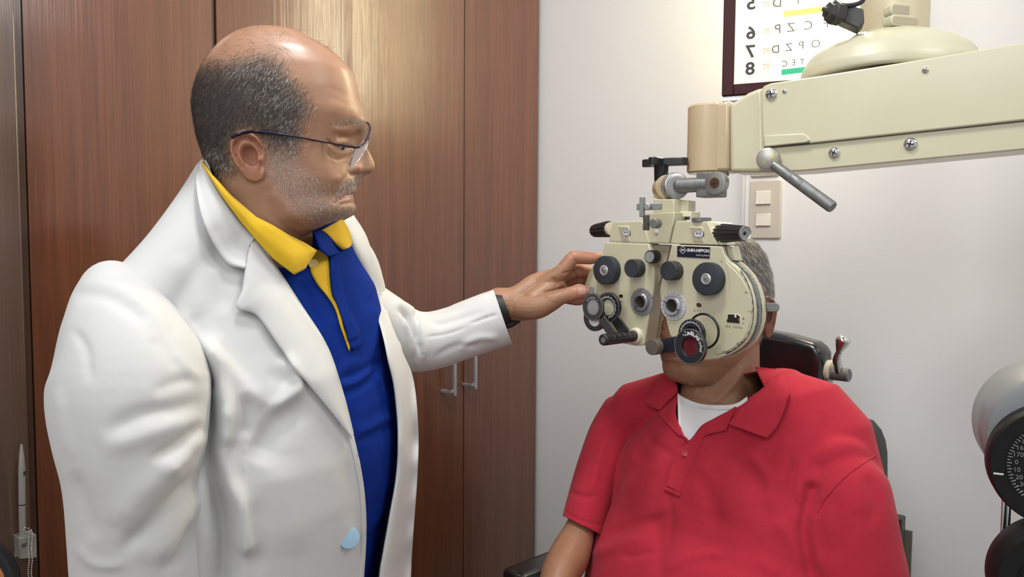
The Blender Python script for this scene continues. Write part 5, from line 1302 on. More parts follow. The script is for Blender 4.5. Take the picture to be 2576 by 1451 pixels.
drape('collar_stand', [(1702, 965), (1706, 990), (1700, 1040), (1722, 1098), (1734, 1108)], [(1686, 972), (1680, 1005), (1655, 1033), (1685, 1070), (1712, 1095)], cb, M['red'], red, off=.004, n=40, k=8, thick=.002, smooth=6)
drape('placket', [(1850, 1022), (1812, 1046), (1770, 1070), (1737, 1108), (1705, 1140), (1688, 1175), (1676, 1222)], [(1827, 1082), (1800, 1088), (1775, 1096), (1760, 1125), (1745, 1165), (1728, 1200), (1712, 1240)], cb, M['red'], red, off=.005, n=80, k=12, thick=.002, smooth=6,
      offfn=lambda s, t: -.004 * max(0, (t - .6) / .4) * (s > .25))
drape('placket_end', [(1672, 1222), (1712, 1240)], [(1669, 1232), (1709, 1250)], cb, M['red'], red, off=.004, n=14, k=4, thick=.0015, linear=True)
for (bx, by, lb) in ((1722, 1139, 0),):
    cpt = np.array(P(bx, by, cast(cb, bx, by)[0] - .0065)); m = MB()
    m.lathe(cpt, CO - cpt, [(-.001, .0052), (.0008, .0055), (.0016, .0052), (.0012, .0035), (.0012, .0001)], 24); m.build('button', M['red_button'], red)
# shoulder seam of the near sleeve: a slim raised ridge
drape('seam', [(2203, 1142), (2165, 1165), (2120, 1200), (2075, 1248), (2055, 1288)], [(2206, 1146), (2168, 1170), (2123, 1206), (2079, 1254), (2058, 1290)], bvh_of(*join([(rv, rf), slL])), M['red'], red, off=.0008, n=60, k=3, thick=.001, smooth=4)
# trousers, shoes
hp_ = P(1820, 1640, 1.26); kn1 = P(1560, 1950, 1.05) ; kn2 = P(2060, 2050, .92)
hz_ = hp_.z
tr = []
for s_, kx in ((1, (-.25, -.34)), (-1, (.02, -.46))):
    h0 = Vector((hp_.x + (-.06 if s_ == 1 else .09), hp_.y + (.05 if s_ == 1 else -.04), .60)); k0 = Vector((hp_.x + kx[0], hp_.y + kx[1] + .02, .58)); a0 = Vector((k0.x - .01, k0.y - .02, .10))
    tr.append(capsule([h0, k0, a0], [.095, .068, .055], 24, 24))
    v1, f1 = ellipsoid(Vector((a0.x - .06, a0.y - .06, .045)), (.05, .13, .045), rotm=Matrix.Rotation(R(40), 3, 'Z')); v1[:, 2] = np.maximum(v1[:, 2], 0)
    v1b, f1b = ellipsoid(Vector((a0.x, a0.y, .07)), (.05, .05, .05)); v2, f2 = remesh([(v1, f1), (v1b, f1b)], .006, 3); v2[:, 2] = np.maximum(v2[:, 2], 0); obj('shoe', v2, f2, M['leather'], pat)
tr.append(capsule([Vector((hp_.x - .08, hp_.y + .05, .64)), Vector((hp_.x + .10, hp_.y - .05, .64))], [.12, .12], 24, 10))
tv, tf = remesh(tr, .008, 4); obj('trousers', tv, tf, mat('dark_trousers', (.03, .03, .04), .8), pat)

# ================================================================== EXAMINATION CHAIR
chr_ = thing('exam_chair', 'black vinyl examination chair with adjustable headrest under the seated man', 'chair', (.55, 1.42, 0))
HF = vframe(1985, 900, 1.50, 47)     # headrest plane
def rbox(fr, outl, n0, n1, name, m_, par, bev=.012, seg=4):
    m = MB(fr); m.prism(outl, n0, n1); return m.build(name, m_, par, bevel=bev, seg=seg)
o_ = [HF.uv(*p) for p in ((1840, 1010), (1840, 838), (1888, 826), (1975, 843), (2040, 862), (2058, 872), (2066, 892), (2066, 930), (2054, 1018), (2050, 1040))]
o_ = spl(o_, 40, closed=True) if False else np.array(o_)
rbox(HF, [tuple(p) for p in o_[::-1]], -.055, .0, 'headrest', M['leather'], chr_, .016, 5)
BF = vframe(2180, 1130, 1.43, 47)
bo = [BF.uv(*p) for p in ((2208, 1150), (2203, 1118), (2192, 1090), (2172, 1066), (2140, 1054), (1700, 1000), (1520, 1060), (1500, 1150), (1480, 1700), (2215, 1900))]
rbox(BF, bo, -.06, .0, 'backrest', M['vinyl_dull'], chr_, .018, 4)
m = MB(HF); u0, v0 = HF.uv(2090, 935, -.03); hub = HF.uvn(2068, 928, -.03)
m.cyl(hub, (1, 0, 0), .020, .0195, 28, .004); m.build('hub', M['enamel_pale'], chr_)
m = MB(HF); m.cyl(HF.uvn(2062, 950, -.028), (1, 0, 0), .022, .012, 6, .001); m.build('lock_nut', M['steel'], chr_)
m = MB(HF); c0 = HF.uvn(2082, 938, -.03); m.cyl(c0, (1, .02, 0), .042, .0125, 24, .0015); m.build('crank_shaft', M['steel_dull'], chr_)
m = MB(HF); pA = HF.uvn(2112, 938, -.028); pB = HF.uvn(2105, 908, -.01); pC = HF.uvn(2110, 885, -.0); pD = HF.uvn(2124, 848, .0)
m.tube([pA, pB, pC], [.009, .008, .0055], 14, 16)
ax = np.array(pD) - np.array(pC); L = np.linalg.norm(ax) * 1.12
m.lathe(pC, ax, [tuple(q) for q in spl([(0, .0052), (L * .15, .0070), (L * .45, .0110), (L * .72, .0135), (L * .9, .0105), (L * .98, .005), (L, .0003)], 30)], 36); m.build('crank_handle', M['chrome'], chr_)
# support, seat, armrests, column
m = MB(BF); a = BF.uv(1985, 1100); m.box((a[0] - .03, a[1] - .25, -.085), (a[0] + .03, a[1] + .10, -.062)); m.build('headrest_bar', M['steel'], chr_, bevel=.003)
m = MB(BF); um = BF.uv(1850, 1200)[0]
m.box((um - .25, .44 - float(BF.o[2]), -.03), (um + .25, .54 - float(BF.o[2]), .48)); m.build('seat', M['leather'], chr_, bevel=.03, seg=4)
for sx_ in (-1, 1):
    m = MB(BF); uu = um + sx_ * .31; top = -float(BF.o[2]) + .725
    if sx_ == -1: t0 = BF.uvn(1330, 1436, .20)
    m.box((uu - .035, top - .045 + (.03 if sx_ < 0 else 0), .02), (uu + .035, top + (.03 if sx_ < 0 else 0), .36)); m.build('armrest', M['leather'], chr_, bevel=.016, seg=4)
    m = MB(BF); m.box((uu - .02, .46 - float(BF.o[2]), .06), (uu + .02, top - .04, .10)); m.box((min(uu, um + sx_ * .22), .46 - float(BF.o[2]), .06), (max(uu, um + sx_ * .22), .50 - float(BF.o[2]), .10)); m.build('armrest_post', M['charcoal'], chr_, bevel=.003)
m = MB(BF); zb_ = -float(BF.o[2]); m.lathe((um, zb_ + 0.0, .2), (0, 1, 0), [(0, .26), (.03, .26), (.05, .22), (.055, .07), (.44, .07)], 36); m.build('column', M['enamel'], chr_)
m = MB(BF); m.box((um - .2, .42 - float(BF.o[2]), .0), (um + .2, .44 - float(BF.o[2]), .42)); m.build('seat_frame', M['charcoal'], chr_)
# ================================================================== PHOROPTER
Q = vframe(1650, 720, 1.2, 47)
def g(x, y): return (1440 + x / 2.737, 400 + y / 2.737)
def gu(x, y, n=0.0): return Q.uvn(*g(x, y), n)
def gd(x, y, n=0.0): return float(proj(Q.w(gu(x, y, n)))[2])
def gr(x, y, r, n=0.0): return r / 2.737 * gd(x, y, n) / F
def outl(pts, n=0.0): return [gu(*p, n)[:2] for p in pts]
def grow(o, k): c = np.mean(o, axis=0); return [tuple(c + (np.array(p) - c) * k) for p in o]
def inset(o, d):
    o = np.array(o); c = o.mean(0); r = o - c; l = np.linalg.norm(r, axis=1)[:, None]; return [tuple(p) for p in (c + r * (1 - d / l))]
def solve_h(bx, by, ex, ey):
    ub = gu(bx, by, 0)[0]; lo, hi = 0, .2
    for _ in range(40):
        md = (lo + hi) / 2
        if gu(ex, ey, md)[0] < ub: lo = md
        else: hi = md
    return lo
pho = thing('phoropter', 'cream lens-testing phoropter with black dials hanging in front of the seated man', 'phoropter', Q.w(gu(640, 760, -.015)))
def part(mb, name, m_, par=pho, **k): return mb.build(name, m_, par, **k)

# --- left and right bodies
Lo = [(222, 572), (524, 582), (540, 640), (552, 700), (562, 800), (558, 900), (530, 1060), (498, 1262), (486, 1284), (430, 1286), (340, 1268), (280, 1232), (200, 1165), (130, 1085), (100, 1015), (84, 940), (85, 860), (108, 785), (140, 735), (172, 700), (205, 650)]
Ro = [(682, 588), (1030, 600), (1048, 660), (1075, 700), (1130, 745), (1180, 800), (1220, 870), (1246, 960), (1256, 1040), (1252, 1120), (1234, 1190), (1200, 1255), (1150, 1305), (1085, 1345), (1000, 1375), (920, 1386), (872, 1374), (800, 1320), (700, 1240), (670, 1215), (640, 1090), (606, 965), (600, 900), (612, 830), (655, 700)]
def smooth_outl(o, n=90, keep=2): return [tuple(p) for p in o]
lo_ = outl(Lo); ro_ = outl(Ro)
m = MB(Q); m.prism(lo_[::-1], -.030, 0); lb = part(m, 'lens_battery', M['enamel'], bevel=.0022, seg=3)
m = MB(Q); m.prism(inset(lo_, .004)[::-1], -.044, -.0305); part(m, 'rear_cover', M['enamel_side'], bevel=.002)
m = MB(Q); m.prism(ro_[::-1], -.008, 0); rb = part(m, 'lens_battery', M['enamel'], bevel=.0018, seg=3)
m = MB(Q); m.prism(inset(ro_, .0022)[::-1], -.0105, -.0082); part(m, 'shadow_gap', M['hole'])
m = MB(Q); m.prism(inset(ro_, .0006)[::-1], -.022, -.0106); part(m, 'power_wheel', M['steel_dull'], bevel=.0008)
m = MB(Q); m.prism(grow(ro_, 1.012)[::-1], -.031, -.0224); part(m, 'rear_cover', M['enamel'], bevel=.002)
m = MB(Q); m.prism(inset(ro_, .006)[::-1], -.045, -.0315); part(m, 'rear_cover', M['enamel_side'], bevel=.002)
# graduation on the rim of the power wheel
cR = np.mean(ro_, axis=0); rp_ = np.array(inset(ro_, .0004)); m = MB(Q)
rl = spl(np.array([outl([p])[0] for p in Ro[2:17]]), 120)
for i in range(3, 117):
    p = rl[i]; t = rl[i + 1] - rl[i - 1]; t = t / np.linalg.norm(t); nrm = np.array([t[1], -t[0]]); nrm = nrm if (p - cR) @ nrm > 0 else -nrm
    L = .0045 if i % 5 else .008; c_ = p - nrm * .0004
    a = c_ - t * .00035; b = c_ + t * .00035; o2 = nrm * .0006
    m.add([(*(a), -.0125), (*(b), -.0125), (*(b), -.0125 - L), (*(a), -.0125 - L), (*(a + o2), -.0125), (*(b + o2), -.0125), (*(b + o2), -.0125 - L), (*(a + o2), -.0125 - L)],
          [(0, 3, 2, 1), (4, 5, 6, 7), (0, 1, 5, 4), (1, 2, 6, 5), (2, 3, 7, 6), (3, 0, 4, 7)])
part(m, 'graduation', M['alu'], angle=None)['kind'] = 'stuff'
# sloping outer cheek on the right body: a raised lens chamber step
st = outl([(1050, 690), (1075, 720), (1120, 760), (1170, 815), (1208, 885), (1230, 965), (1240, 1040), (1234, 1115), (1216, 1180), (1184, 1240), (1140, 1285), (1080, 1322), (1000, 1352), (985, 1340), (1002, 1260), (1012, 1180), (1030, 1080), (1070, 960), (1092, 860), (1075, 780)])
m = MB(Q); m.prism(st[::-1], -.001, .0012, inset(st, .0018)[::-1]); part(m, 'outer_cover', M['enamel'], bevel=.0006)
# dark wear line along the wheel edge
wl = spl(np.array(outl([(1160, 765), (1195, 820), (1225, 890), (1243, 960), (1250, 1040), (1244, 1120), (1222, 1195), (1185, 1255), (1130, 1305), (1060, 1345)])), 90)
m = MB(Q); gq = np.random.default_rng(4)
for i in range(len(wl) - 1):
    w1 = .0004 + .0006 * (1 + math.sin(i * .9)) * (.6 + .4 * math.sin(i * .23)) + .0022 * gq.random() * (i > 66); c0 = np.array(cR); a, b = wl[i], wl[i + 1]; da = (c0 - a) / np.linalg.norm(c0 - a); db = (c0 - b) / np.linalg.norm(c0 - b)
    q_ = [tuple(a), tuple(b), tuple(b + db * w1), tuple(a + da * w1)]; m.prism(q_, .0, .00125)
part(m, 'worn_edge', M['charcoal'], angle=None)['kind'] = 'stuff'

# --- centre column between the two halves
o = outl([(470, 372), (705, 364), (668, 582), (530, 578)], -.004)
m = MB(Q); m.prism(o[::-1], -.040, -.004); part(m, 'centre_block', M['enamel'], bevel=.0015)
o = outl([(548, 588), (672, 592), (650, 700), (612, 800), (596, 860), (575, 800), (560, 700)], -.012)
m = MB(Q); m.prism(o[::-1], -.045, -.012); part(m, 'slide_plate', M['enamel_side'], bevel=.001)
m = MB(Q); o = outl([(555, 275), (697, 275), (702, 368), (552, 368)], -.010); m.prism(o[::-1], -.045, -.010); part(m, 'post', M['enamel'], bevel=.0015)
m = MB(Q); c_ = gu(579, 503, -.004); m.lathe(c_, (0, 0, 1), [(0, gr(579, 503, 15)), (.0012, gr(579, 503, 15)), (.0018, gr(579, 503, 11)), (.0018, .0001)], 24); part(m, 'bubble_cap', M['dial_white'])
# head housings with scale windows
Lh = [(250, 568), (262, 500), (277, 430), (480, 425), (500, 478), (528, 580)]; Rh = [(672, 582), (690, 500), (712, 424), (930, 430), (960, 500), (1000, 592)]
Rs = [(932, 430), (1015, 436), (1036, 594), (1002, 592), (962, 500)]
for nm_, o_, dk in (('left', Lh, 0), ('right', Rh, 0)):
    a = outl(o_, -.001); m = MB(Q); m.prism(a[::-1], -.040, -.001); part(m, 'head_housing', M['enamel'], bevel=.0016, seg=3)
m = MB(Q); a = outl([(925, 425), (1018, 436), (1036, 594), (1000, 592), (960, 500)], -.006); m.prism(a[::-1], -.042, -.006); part(m, 'end_block', M['enamel_pale'], bevel=.002)
for wx, (x0, y0, x1, y1), (ox, oy, ow, oh), txt in ((0, (314, 460, 394, 566), (372, 508, 21, 17), '30 25'), (1, (806, 465, 902, 570), (870, 516, 25, 20), '30 25')):
    a = outl([(x0, y0), (x1 - 4, y0 + 2), (x1, y1), (x0 + 22, y1 - 2)], 0)
    m = MB(Q); m.prism(a[::-1], -.0008, .0004, inset(a, .0012)[::-1]); wf = part(m, 'window_rim', M['enamel_pale'], bevel=.0003)
    b = inset(a, .0016); m = MB(Q); m.prism(b[::-1], .0001, .0006); part(m, 'window_floor', M['enamel_side'], wf)
    c_ = gu(ox, oy, .0006); r_ = gr(ox, oy, oh); m = MB(Q); oo = []
    for t in range(28):
        th = 2 * math.pi * t / 28; oo.append((c_[0] + r_ * 1.0 * math.cos(th) + (r_ * .8 if math.cos(th) > 0 else -r_ * .8), c_[1] + r_ * math.sin(th)))
    m.prism(grow(oo, 1.12), .0004, .0008); part(m, 'scale_ring', M['ink'], wf)
    m = MB(Q); m.prism(oo, .0006, .0012); sc = part(m, 'scale', M['dial_white'], wf)
    m = MB(Q); put_text(m, txt, .0042, c_[0], c_[1] + .0008, .0013, extr=.00005, bold=.0001); put_text(m, '\u25b3' if False else 'A', .0028, c_[0], c_[1] - r_ * 1.5, .0008, extr=.00005); part(m, 'numerals', M['ink'], wf)
# side fluted knobs
def dirpx(ax, ay, an, bx, by, bn): return np.array(gu(bx, by, bn)) - np.array(gu(ax, ay, an))
A0 = np.array(gu(268, 480, -.018)); ax_ = dirpx(268, 480, -.018, 150, 494, -.030); Ln_ = np.linalg.norm(ax_)
rk = gr(200, 490, 50)
m = MB(Q); m.lathe(A0 - ax_ * .06, ax_, [(0, rk * .98), (.008, rk * .9), (.0085, rk * .7)], 32); part(m, 'ferrule', M['enamel_pale'])
m = MB(Q); m.lathe(A0, ax_, [(.0045, rk * 1.08), (.0055, rk * 1.14), (.012, rk * 1.14), (Ln_ * .9, rk * .95), (Ln_, rk * .86), (Ln_ + .0005, rk * .6), (Ln_ + .0005, .0001)], 96, flute=(1, 4, 12, .11)); part(m, 'fluted_knob', M['black'])
A1 = np.array(gu(1012, 510, -.014)); ax_ = dirpx(1012, 510, -.014, 1200, 512, .012); L1 = np.linalg.norm(ax_); rk = gr(1100, 510, 64, .0)
m = MB(Q); m.lathe(A1 - ax_ * .12, ax_, [(0, rk * 1.0), (.008, rk * .98), (.014, rk * .86)], 32); part(m, 'ferrule', M['enamel_pale'])
m = MB(Q); m.lathe(A1, ax_, [(0, rk * .9), (.001, rk * 1.0), (.010, rk * 1.06), (L1 * .85, rk * .84), (L1 * .93, rk * .80), (L1 * .93, rk * .66)], 96, flute=(1, 3, 14, .10)); kn = part(m, 'fluted_knob', M['black'])
m = MB(Q); m.lathe(A1, ax_, [(L1 * .9, rk * .76), (L1 * .955, rk * .76), (L1 * .96, rk * .72), (L1 * .94, rk * .64), (L1 * .925, .0001)], 40); part(m, 'knob_cap', M['steel'], kn)

# --- round knobs on the faces
def face_knob(x, y, ry, h, name, m_, boss=0, slot=.5, bev=.0012, n0=0.0, par=pho, seg=56):
    c = np.array(gu(x, y, h + n0)); r = gr(x, y, ry, h + n0); m = MB(Q)
    m.lathe((c[0], c[1], n0), (0, 0, 1), [(0, r * .98), (h - bev, r), (h - bev * .3, r - bev * .3), (h, r - bev), (h, .0001)], seg); k = m.build(name, m_, par)
    if boss:
        rb_ = gr(x, y, boss, h); m = MB(Q); m.lathe(c, (0, 0, 1), [(-.0005, rb_), (.0012, rb_), (.002, rb_ * .82), (.0014, rb_ * .6), (.0012, rb_ * .5), (.0012, .0001)], 36); bs = m.build('washer', M['alu'], k)
        m = MB(Q); m.lathe(c, (0, 0, 1), [(.001, rb_ * .52), (.0024, rb_ * .45), (.0027, rb_ * .3), (.0027, .0001)], 28); sc = m.build('screw', M['steel'], k)
        m = MB(Q); s_ = np.array([math.cos(slot), math.sin(slot)]); p_ = np.array([-s_[1], s_[0]]); q_ = [c[:2] + s_ * rb_ * .5 + p_ * .0004, c[:2] - s_ * rb_ * .5 + p_ * .0004, c[:2] - s_ * rb_ * .5 - p_ * .0004, c[:2] + s_ * rb_ * .5 - p_ * .0004]
        m.prism([tuple(z) for z in q_], c[2] + .0022, c[2] + .0029); m.build('screw_slot', M['ink'], k)
    return k, c, r
face_knob(218, 766, 100, .0145, 'sphere_knob', M['bluegrey'], 37, -1.0)
face_knob(921, 826, 116, .0130, 'sphere_knob', M['bluegrey'], 40, .5)
def small_knob(x, y, ry, h):
    c = np.array(gu(x, y, h)); r = gr(x, y, ry, h); m = MB(Q); m.lathe((c[0], c[1], 0), (0, 0, 1), [(0, r * 1.0), (h * .15, r * 1.03), (h - .0006, r * 1.0), (h - .0002, r * .98)], 48); k = m.build('cylinder_knob', M['knurl'], pho)
    m = MB(Q); m.lathe((c[0], c[1], 0), (0, 0, 1), [(h - .0006, r * .985), (h, r * .96), (h, .0001)], 48); m.build('knob_cap', M['bluegrey'], k)
small_knob(404, 752, 62, .0185); small_knob(656, 770, 66, .0200)
# centre levelling knob, fluted with a bright face
c = np.array(gu(533, 673, .012)); r = gr(533, 673, 44, .012); m = MB(Q)
m.lathe((c[0], c[1], -.004), (0, 0, 1), [(0, r * .98), (.001, r * 1.06), (.0145, r * 1.06), (.0165, r * 1.0), (.0165, .0001)], 90, flute=(1, 2, 15, .09)); k = m.build('levelling_knob', M['black'], pho)
m = MB(Q); m.lathe((c[0], c[1], .0124), (0, 0, 1), [(0, r * .86), (.0008, r * .84), (.0008, .0001)], 40); m.build('knob_cap', M['chrome'] if False else M['alu'], k)

# --- eye apertures with protractor rings
def aperture(x, y, ro, rm, ri, face, angs):
    c = np.array(gu(x, y, .002)); R0, R1, R2 = (gr(x, y, q) for q in (ro, rm, ri)); m = MB(Q)
    m.ring((c[0], c[1], 0), (0, 0, 1), .0016, R1 * .9, R0, 64); k = m.build('protractor_ring', face, pho, bevel=.0004)
    m = MB(Q); m.lathe((c[0], c[1], 0), (0, 0, 1), [(.0012, R1 * 1.04), (.005, R1), (.0066, R1 * .88), (.0066, R2 * 1.08), (.003, R2), (-.004, R2 * .96)], 56)
    o_ = m.build('eyepiece', M['alu'] if face is M['dial_white'] else M['steel'], k)
    m = MB(Q); m.lathe((c[0], c[1], 0), (0, 0, 1), [(-.0006, R2 * 1.05), (.0022, R2 * 1.0), (.0016, R2 * .8), (.0012, .0001)], 40); m.build('dark_bore', M['hole'], k)
    m = MB(Q)
    for i in range(36):
        th = 2 * math.pi * i / 36; ca, sa = math.cos(th), math.sin(th); L = .0022 if i % 3 else .0034
        m.prism([(c[0] + ca * (R1 * 1.08) - sa * .0002, c[1] + sa * (R1 * 1.08) + ca * .0002), (c[0] + ca * (R1 * 1.08) + sa * .0002, c[1] + sa * (R1 * 1.08) - ca * .0002),
                 (c[0] + ca * (R1 * 1.08 + L) + sa * .0002, c[1] + sa * (R1 * 1.08 + L) - ca * .0002), (c[0] + ca * (R1 * 1.08 + L) - sa * .0002, c[1] + sa * (R1 * 1.08 + L) + ca * .0002)], .0014, .0018)
    for i in range(18):
        th = 2 * math.pi * i / 18; put_text(m, str((i * 20) % 180), .0029, c[0] + math.cos(th) * R0 * .88, c[1] + math.sin(th) * R0 * .88, .0017, rot=th - math.pi / 2, extr=.00003)
    m.build('graduation', M['ink_grey'], k, angle=None)['kind'] = 'stuff'
    for an in angs:
        m = MB(Q); ca, sa = math.cos(an), math.sin(an); m.prism([(c[0] + ca * R2 * .75 - sa * .0006, c[1] + sa * R2 * .75 + ca * .0006), (c[0] + ca * R2 * .75 + sa * .0006, c[1] + sa * R2 * .75 - ca * .0006), (c[0] + ca * R1 * .98 + sa * .0006, c[1] + sa * R1 * .98 - ca * .0006), (c[0] + ca * R1 * .98 - sa * .0006, c[1] + sa * R1 * .98 + ca * .0006)], .0066, .0072)
        m.build('index_mark', M['ink'], k)
aperture(474, 984, 96, 63, 40, M['dial_grey'], (.9, .9 + math.pi)); aperture(691, 1010, 101, 70, 44, M['dial_white'], (-.4, 2.7))

# --- windows and engraved text
def slot(pts, name='slot', m_=None, d=.0006):
    o_ = outl(pts); m = MB(Q); m.prism(grow(o_, 1.12)[::-1], -.0004, .0004 + (.0013 if np.mean([p[0] for p in pts]) > 1060 else 0)); f_ = part(m, 'slot_rim', M['enamel_pale'], bevel=.0003); zz = .0014 if np.mean([p[0] for p in pts]) > 1060 else 0
    m = MB(Q); m.prism(o_[::-1], -.0003, d + zz); part(m, name, m_ or M['hole'], f_); return f_
slot([(322, 934), (332, 930), (348, 932), (349, 950), (338, 954), (322, 950)]); w_ = slot([(856, 994), (864, 990), (884, 993), (890, 1003), (888, 1018), (868, 1018), (855, 1010)])
m = MB(Q); p_ = gu(870, 1005); put_text(m, '2.50', .0044, p_[0], p_[1], .0008, extr=.00005, bold=.0001); m.build('red_numerals', mat('dull_red_ink', (.22, .03, .015), .5), w_)
big = slot([(1075, 1068), (1140, 1070), (1158, 1085), (1156, 1130), (1070, 1122), (1066, 1106), (1074, 1100)])
m = MB(Q); p_ = gu(1126, 1078, .001); m.box((p_[0] - .0015, p_[1] - .0025, .0004), (p_[0] + .0015, p_[1] + .002, .0026)); m.build('white_tab', M['ink_white'], big)
m = MB(Q); p_ = gu(1150, 1105, .001); m.box((p_[0] - .0012, p_[1] - .002, .0004), (p_[0] + .0012, p_[1] + .002, .0026)); m.build('orange_tab', mat('orange_mark', (.35, .08, .02), .5), big)
eng = [('CYL', 861, 1045, .0056, 1.6), ('SPH. TOTAL', 1115, 1157, .0046, 1.15), ('+', 1180, 1101, .009, 1), ('-', 1180, 1127, .010, 1.4), ('PH', 1053, 1330, .0050, 1.2), ('RL', 1146, 1272, .0050, 1.2), ('+13', 1225, 1050, .0046, 1.0), ('BL.', 1205, 918, .0046, 1.0), ('CYL', 333, 980, .0046, 1.3), ('R', 1027, 706, .0035, 1)]
for s_, x, y, sz, sp_ in eng:
    m = MB(Q); p_ = gu(x, y); put_text(m, s_, sz, p_[0], p_[1], .0013 if x > 1030 else .0002, extr=.00008, space=sp_); m.build('engraved_text', M['ink_grey'], rb if x > 600 else lb, angle=None)
# maker's plate
o_ = outl([(722, 597), (952, 606), (948, 686), (720, 673)]); m = MB(Q); m.prism(o_[::-1], 0, .0006); npl = part(m, 'name_plate', M['alu'], rb if False else pho)
m = MB(Q); m.prism(inset(o_, .0009)[::-1], .0003, .0009); part(m, 'plate_face', M['navy'], npl)
rot_ = math.atan2(o_[1][1] - o_[0][1], o_[1][0] - o_[0][0])
m = MB(Q); p_ = gu(868, 631); put_text(m, 'SHIN-NIPPON', .0063, p_[0], p_[1], .001, rot=rot_, extr=.00006, bold=.00026, sx=.98); p_ = gu(897, 664); put_text(m, 'TOKYO JAPAN', .0034, p_[0], p_[1], .001, rot=rot_, extr=.00006)
m.build('plate_lettering', M['ink_white'], npl, angle=None)
m = MB(Q); c_ = np.array(gu(763, 626)); 
for s0, s1 in ((.0066, .0056), (.0, .0)):
    if s0: 
        for k in range(4):
            a0, a1 = math.pi / 2 * k, math.pi / 2 * (k + 1); f_ = lambda a, s: (c_[0] + math.cos(a) * s, c_[1] + math.sin(a) * s)
            m.prism([f_(a0, s1), f_(a0, s0), f_(a1, s0), f_(a1, s1)], .0009, .0012)
for s_, dx in (('D', -.0019), ('I', 0), ('C', .0019)): put_text(m, s_, .0038, c_[0] + dx, c_[1], .001, rot=rot_, extr=.00006, bold=.0002)
m.build('emblem', M['ink_white'], npl, angle=None)

# --- cross cylinder units
def disc(c_, r, n0, th, name, m_, par, lens=None, lensr=0, ridge=True):
    m = MB(Q); m.ring((c_[0], c_[1], n0), (0, 0, 1), th, lensr or .0005, r, 64); k = m.build(name, m_, par, bevel=.0006)
    if lensr:
        m = MB(Q); m.lathe((c_[0], c_[1], n0 + th * .35), (0, 0, 1), [(0, lensr * 1.02), (.0008, lensr), (.0012, lensr * .6), (.0013, .0001)], 40); m.build('lens', lens, k)
    if ridge:
        m = MB(Q); m.ring((c_[0], c_[1], n0 + th - .0002), (0, 0, 1), .0007, r * .93, r * .97, 64); m.build('rim_bead', M['steel_dull'], k)
    return k
def arc_ticks(par, c_, r0, r1, a0, a1, n, nz, mt, w_=.00022, labels=None, ls=.003, lr=0):
    m = MB(Q)
    for i in range(n):
        th = R(a0 + (a1 - a0) * i / (n - 1)); ca, sa = math.cos(th), math.sin(th); rr1 = r1 if i % 5 == 0 else r0 + (r1 - r0) * .6
        m.prism([(c_[0] + ca * r0 - sa * w_, c_[1] + sa * r0 + ca * w_), (c_[0] + ca * r0 + sa * w_, c_[1] + sa * r0 - ca * w_), (c_[0] + ca * rr1 + sa * w_, c_[1] + sa * rr1 - ca * w_), (c_[0] + ca * rr1 - sa * w_, c_[1] + sa * rr1 + ca * w_)], nz, nz + .0003)
    if labels:
        for i, s_ in enumerate(labels):
            th = R(a0 + (a1 - a0) * i / (len(labels) - 1)); put_text(m, s_, ls, c_[0] + math.cos(th) * lr, c_[1] + math.sin(th) * lr, nz, rot=th - math.pi / 2, extr=.00004, bold=.0001)
    m.build('scale_marks', mt, par, angle=None)['kind'] = 'stuff'
ribbed = mat('ribbed_glass', (.36, .35, .34), .3, coat=.4, weave=(420, 1.0))
for _m in (ribbed,): 
    [setattr(n_, 'bands_direction', 'X') for n_ in _m.node_tree.nodes if n_.type == 'TEX_WAVE']; redlens = mat('dark_red_ribbed_glass', (.11, .004, .008), .25, coat=.5, weave=(500, .8))
nt_ = ribbed.node_tree
hL = solve_h(440, 1216, 208, 1250)
pv_ = np.array(gu(440, 1216, 0)); rL = gr(208, 1250, 41, hL)
m = MB(Q); m.lathe((pv_[0], pv_[1], 0), (0, 0, 1), [(0, rL * 1.45), (.004, rL * 1.4), (.007, rL * 1.25), (.0075, rL)], 36); part(m, 'pivot_boss', M['enamel_pale'])
m = MB(Q); pr_ = [(.004, rL * 1.0)]
for k in range(5): t = .012 + (hL - .02) * k / 5; pr_ += [(t, rL * 1.0), (t + .0005, rL * .93), (t + .0012, rL * .93), (t + .0017, rL)]
pr_ += [(hL - .004, rL), (hL - .001, rL * .96), (hL, rL * .86), (hL, rL * .66), (hL - .0015, rL * .6), (hL - .0015, .0001)]
m.lathe((pv_[0], pv_[1], 0), (0, 0, 1), pr_, 40); pl_l = part(m, 'pivot_barrel', M['black_metal'])
m = MB(Q); m.lathe((pv_[0], pv_[1], 0), (0, 0, 1), [(hL - .0016, rL * .58), (hL - .0006, rL * .5), (hL - .0006, .0001)], 28); m.build('end_screw', M['steel_dull'], pl_l)
n1, n2 = hL * .66, hL * .26
def arm_bar(x0, y0, x1, y1, w0, w1, n, th, m_, par):
    a = np.array(gu(x0, y0, n)[:2]); b = np.array(gu(x1, y1, n)[:2]); t = (b - a) / np.linalg.norm(b - a); p_ = np.array([-t[1], t[0]]); w0, w1 = gr(x0, y0, w0, n), gr(x1, y1, w1, n)
    m = MB(Q); m.prism([tuple(a + p_ * w0), tuple(b + p_ * w1), tuple(b - p_ * w1), tuple(a - p_ * w0)], n, n + th); return m.build('swing_arm', m_, par, bevel=.0008)
u1 = np.array(gu(149, 1018, n1)); r1 = gr(149, 1018, 94, n1)
grey_black = mat('matt_grey_black_metal', (.035, .034, .033), .45)
d2 = np.array(gu(158, 1092, n1 - .006)); disc(d2, gr(158, 1092, 92, n1 - .006), n1 - .0075, .006, 'cross_cylinder_ring', M['black_metal'], pho, None, gr(158, 1092, 60, n1 - .006), False)
k = disc(u1, r1, n1, .0035, 'cross_cylinder', grey_black, pho, ribbed, gr(152, 1030, 54, n1)); arc_ticks(k, u1, r1 * .80, r1 * .92, 30, 150, 26, n1 + .0036, M['ink_grey'], labels=None)
m = MB(Q)
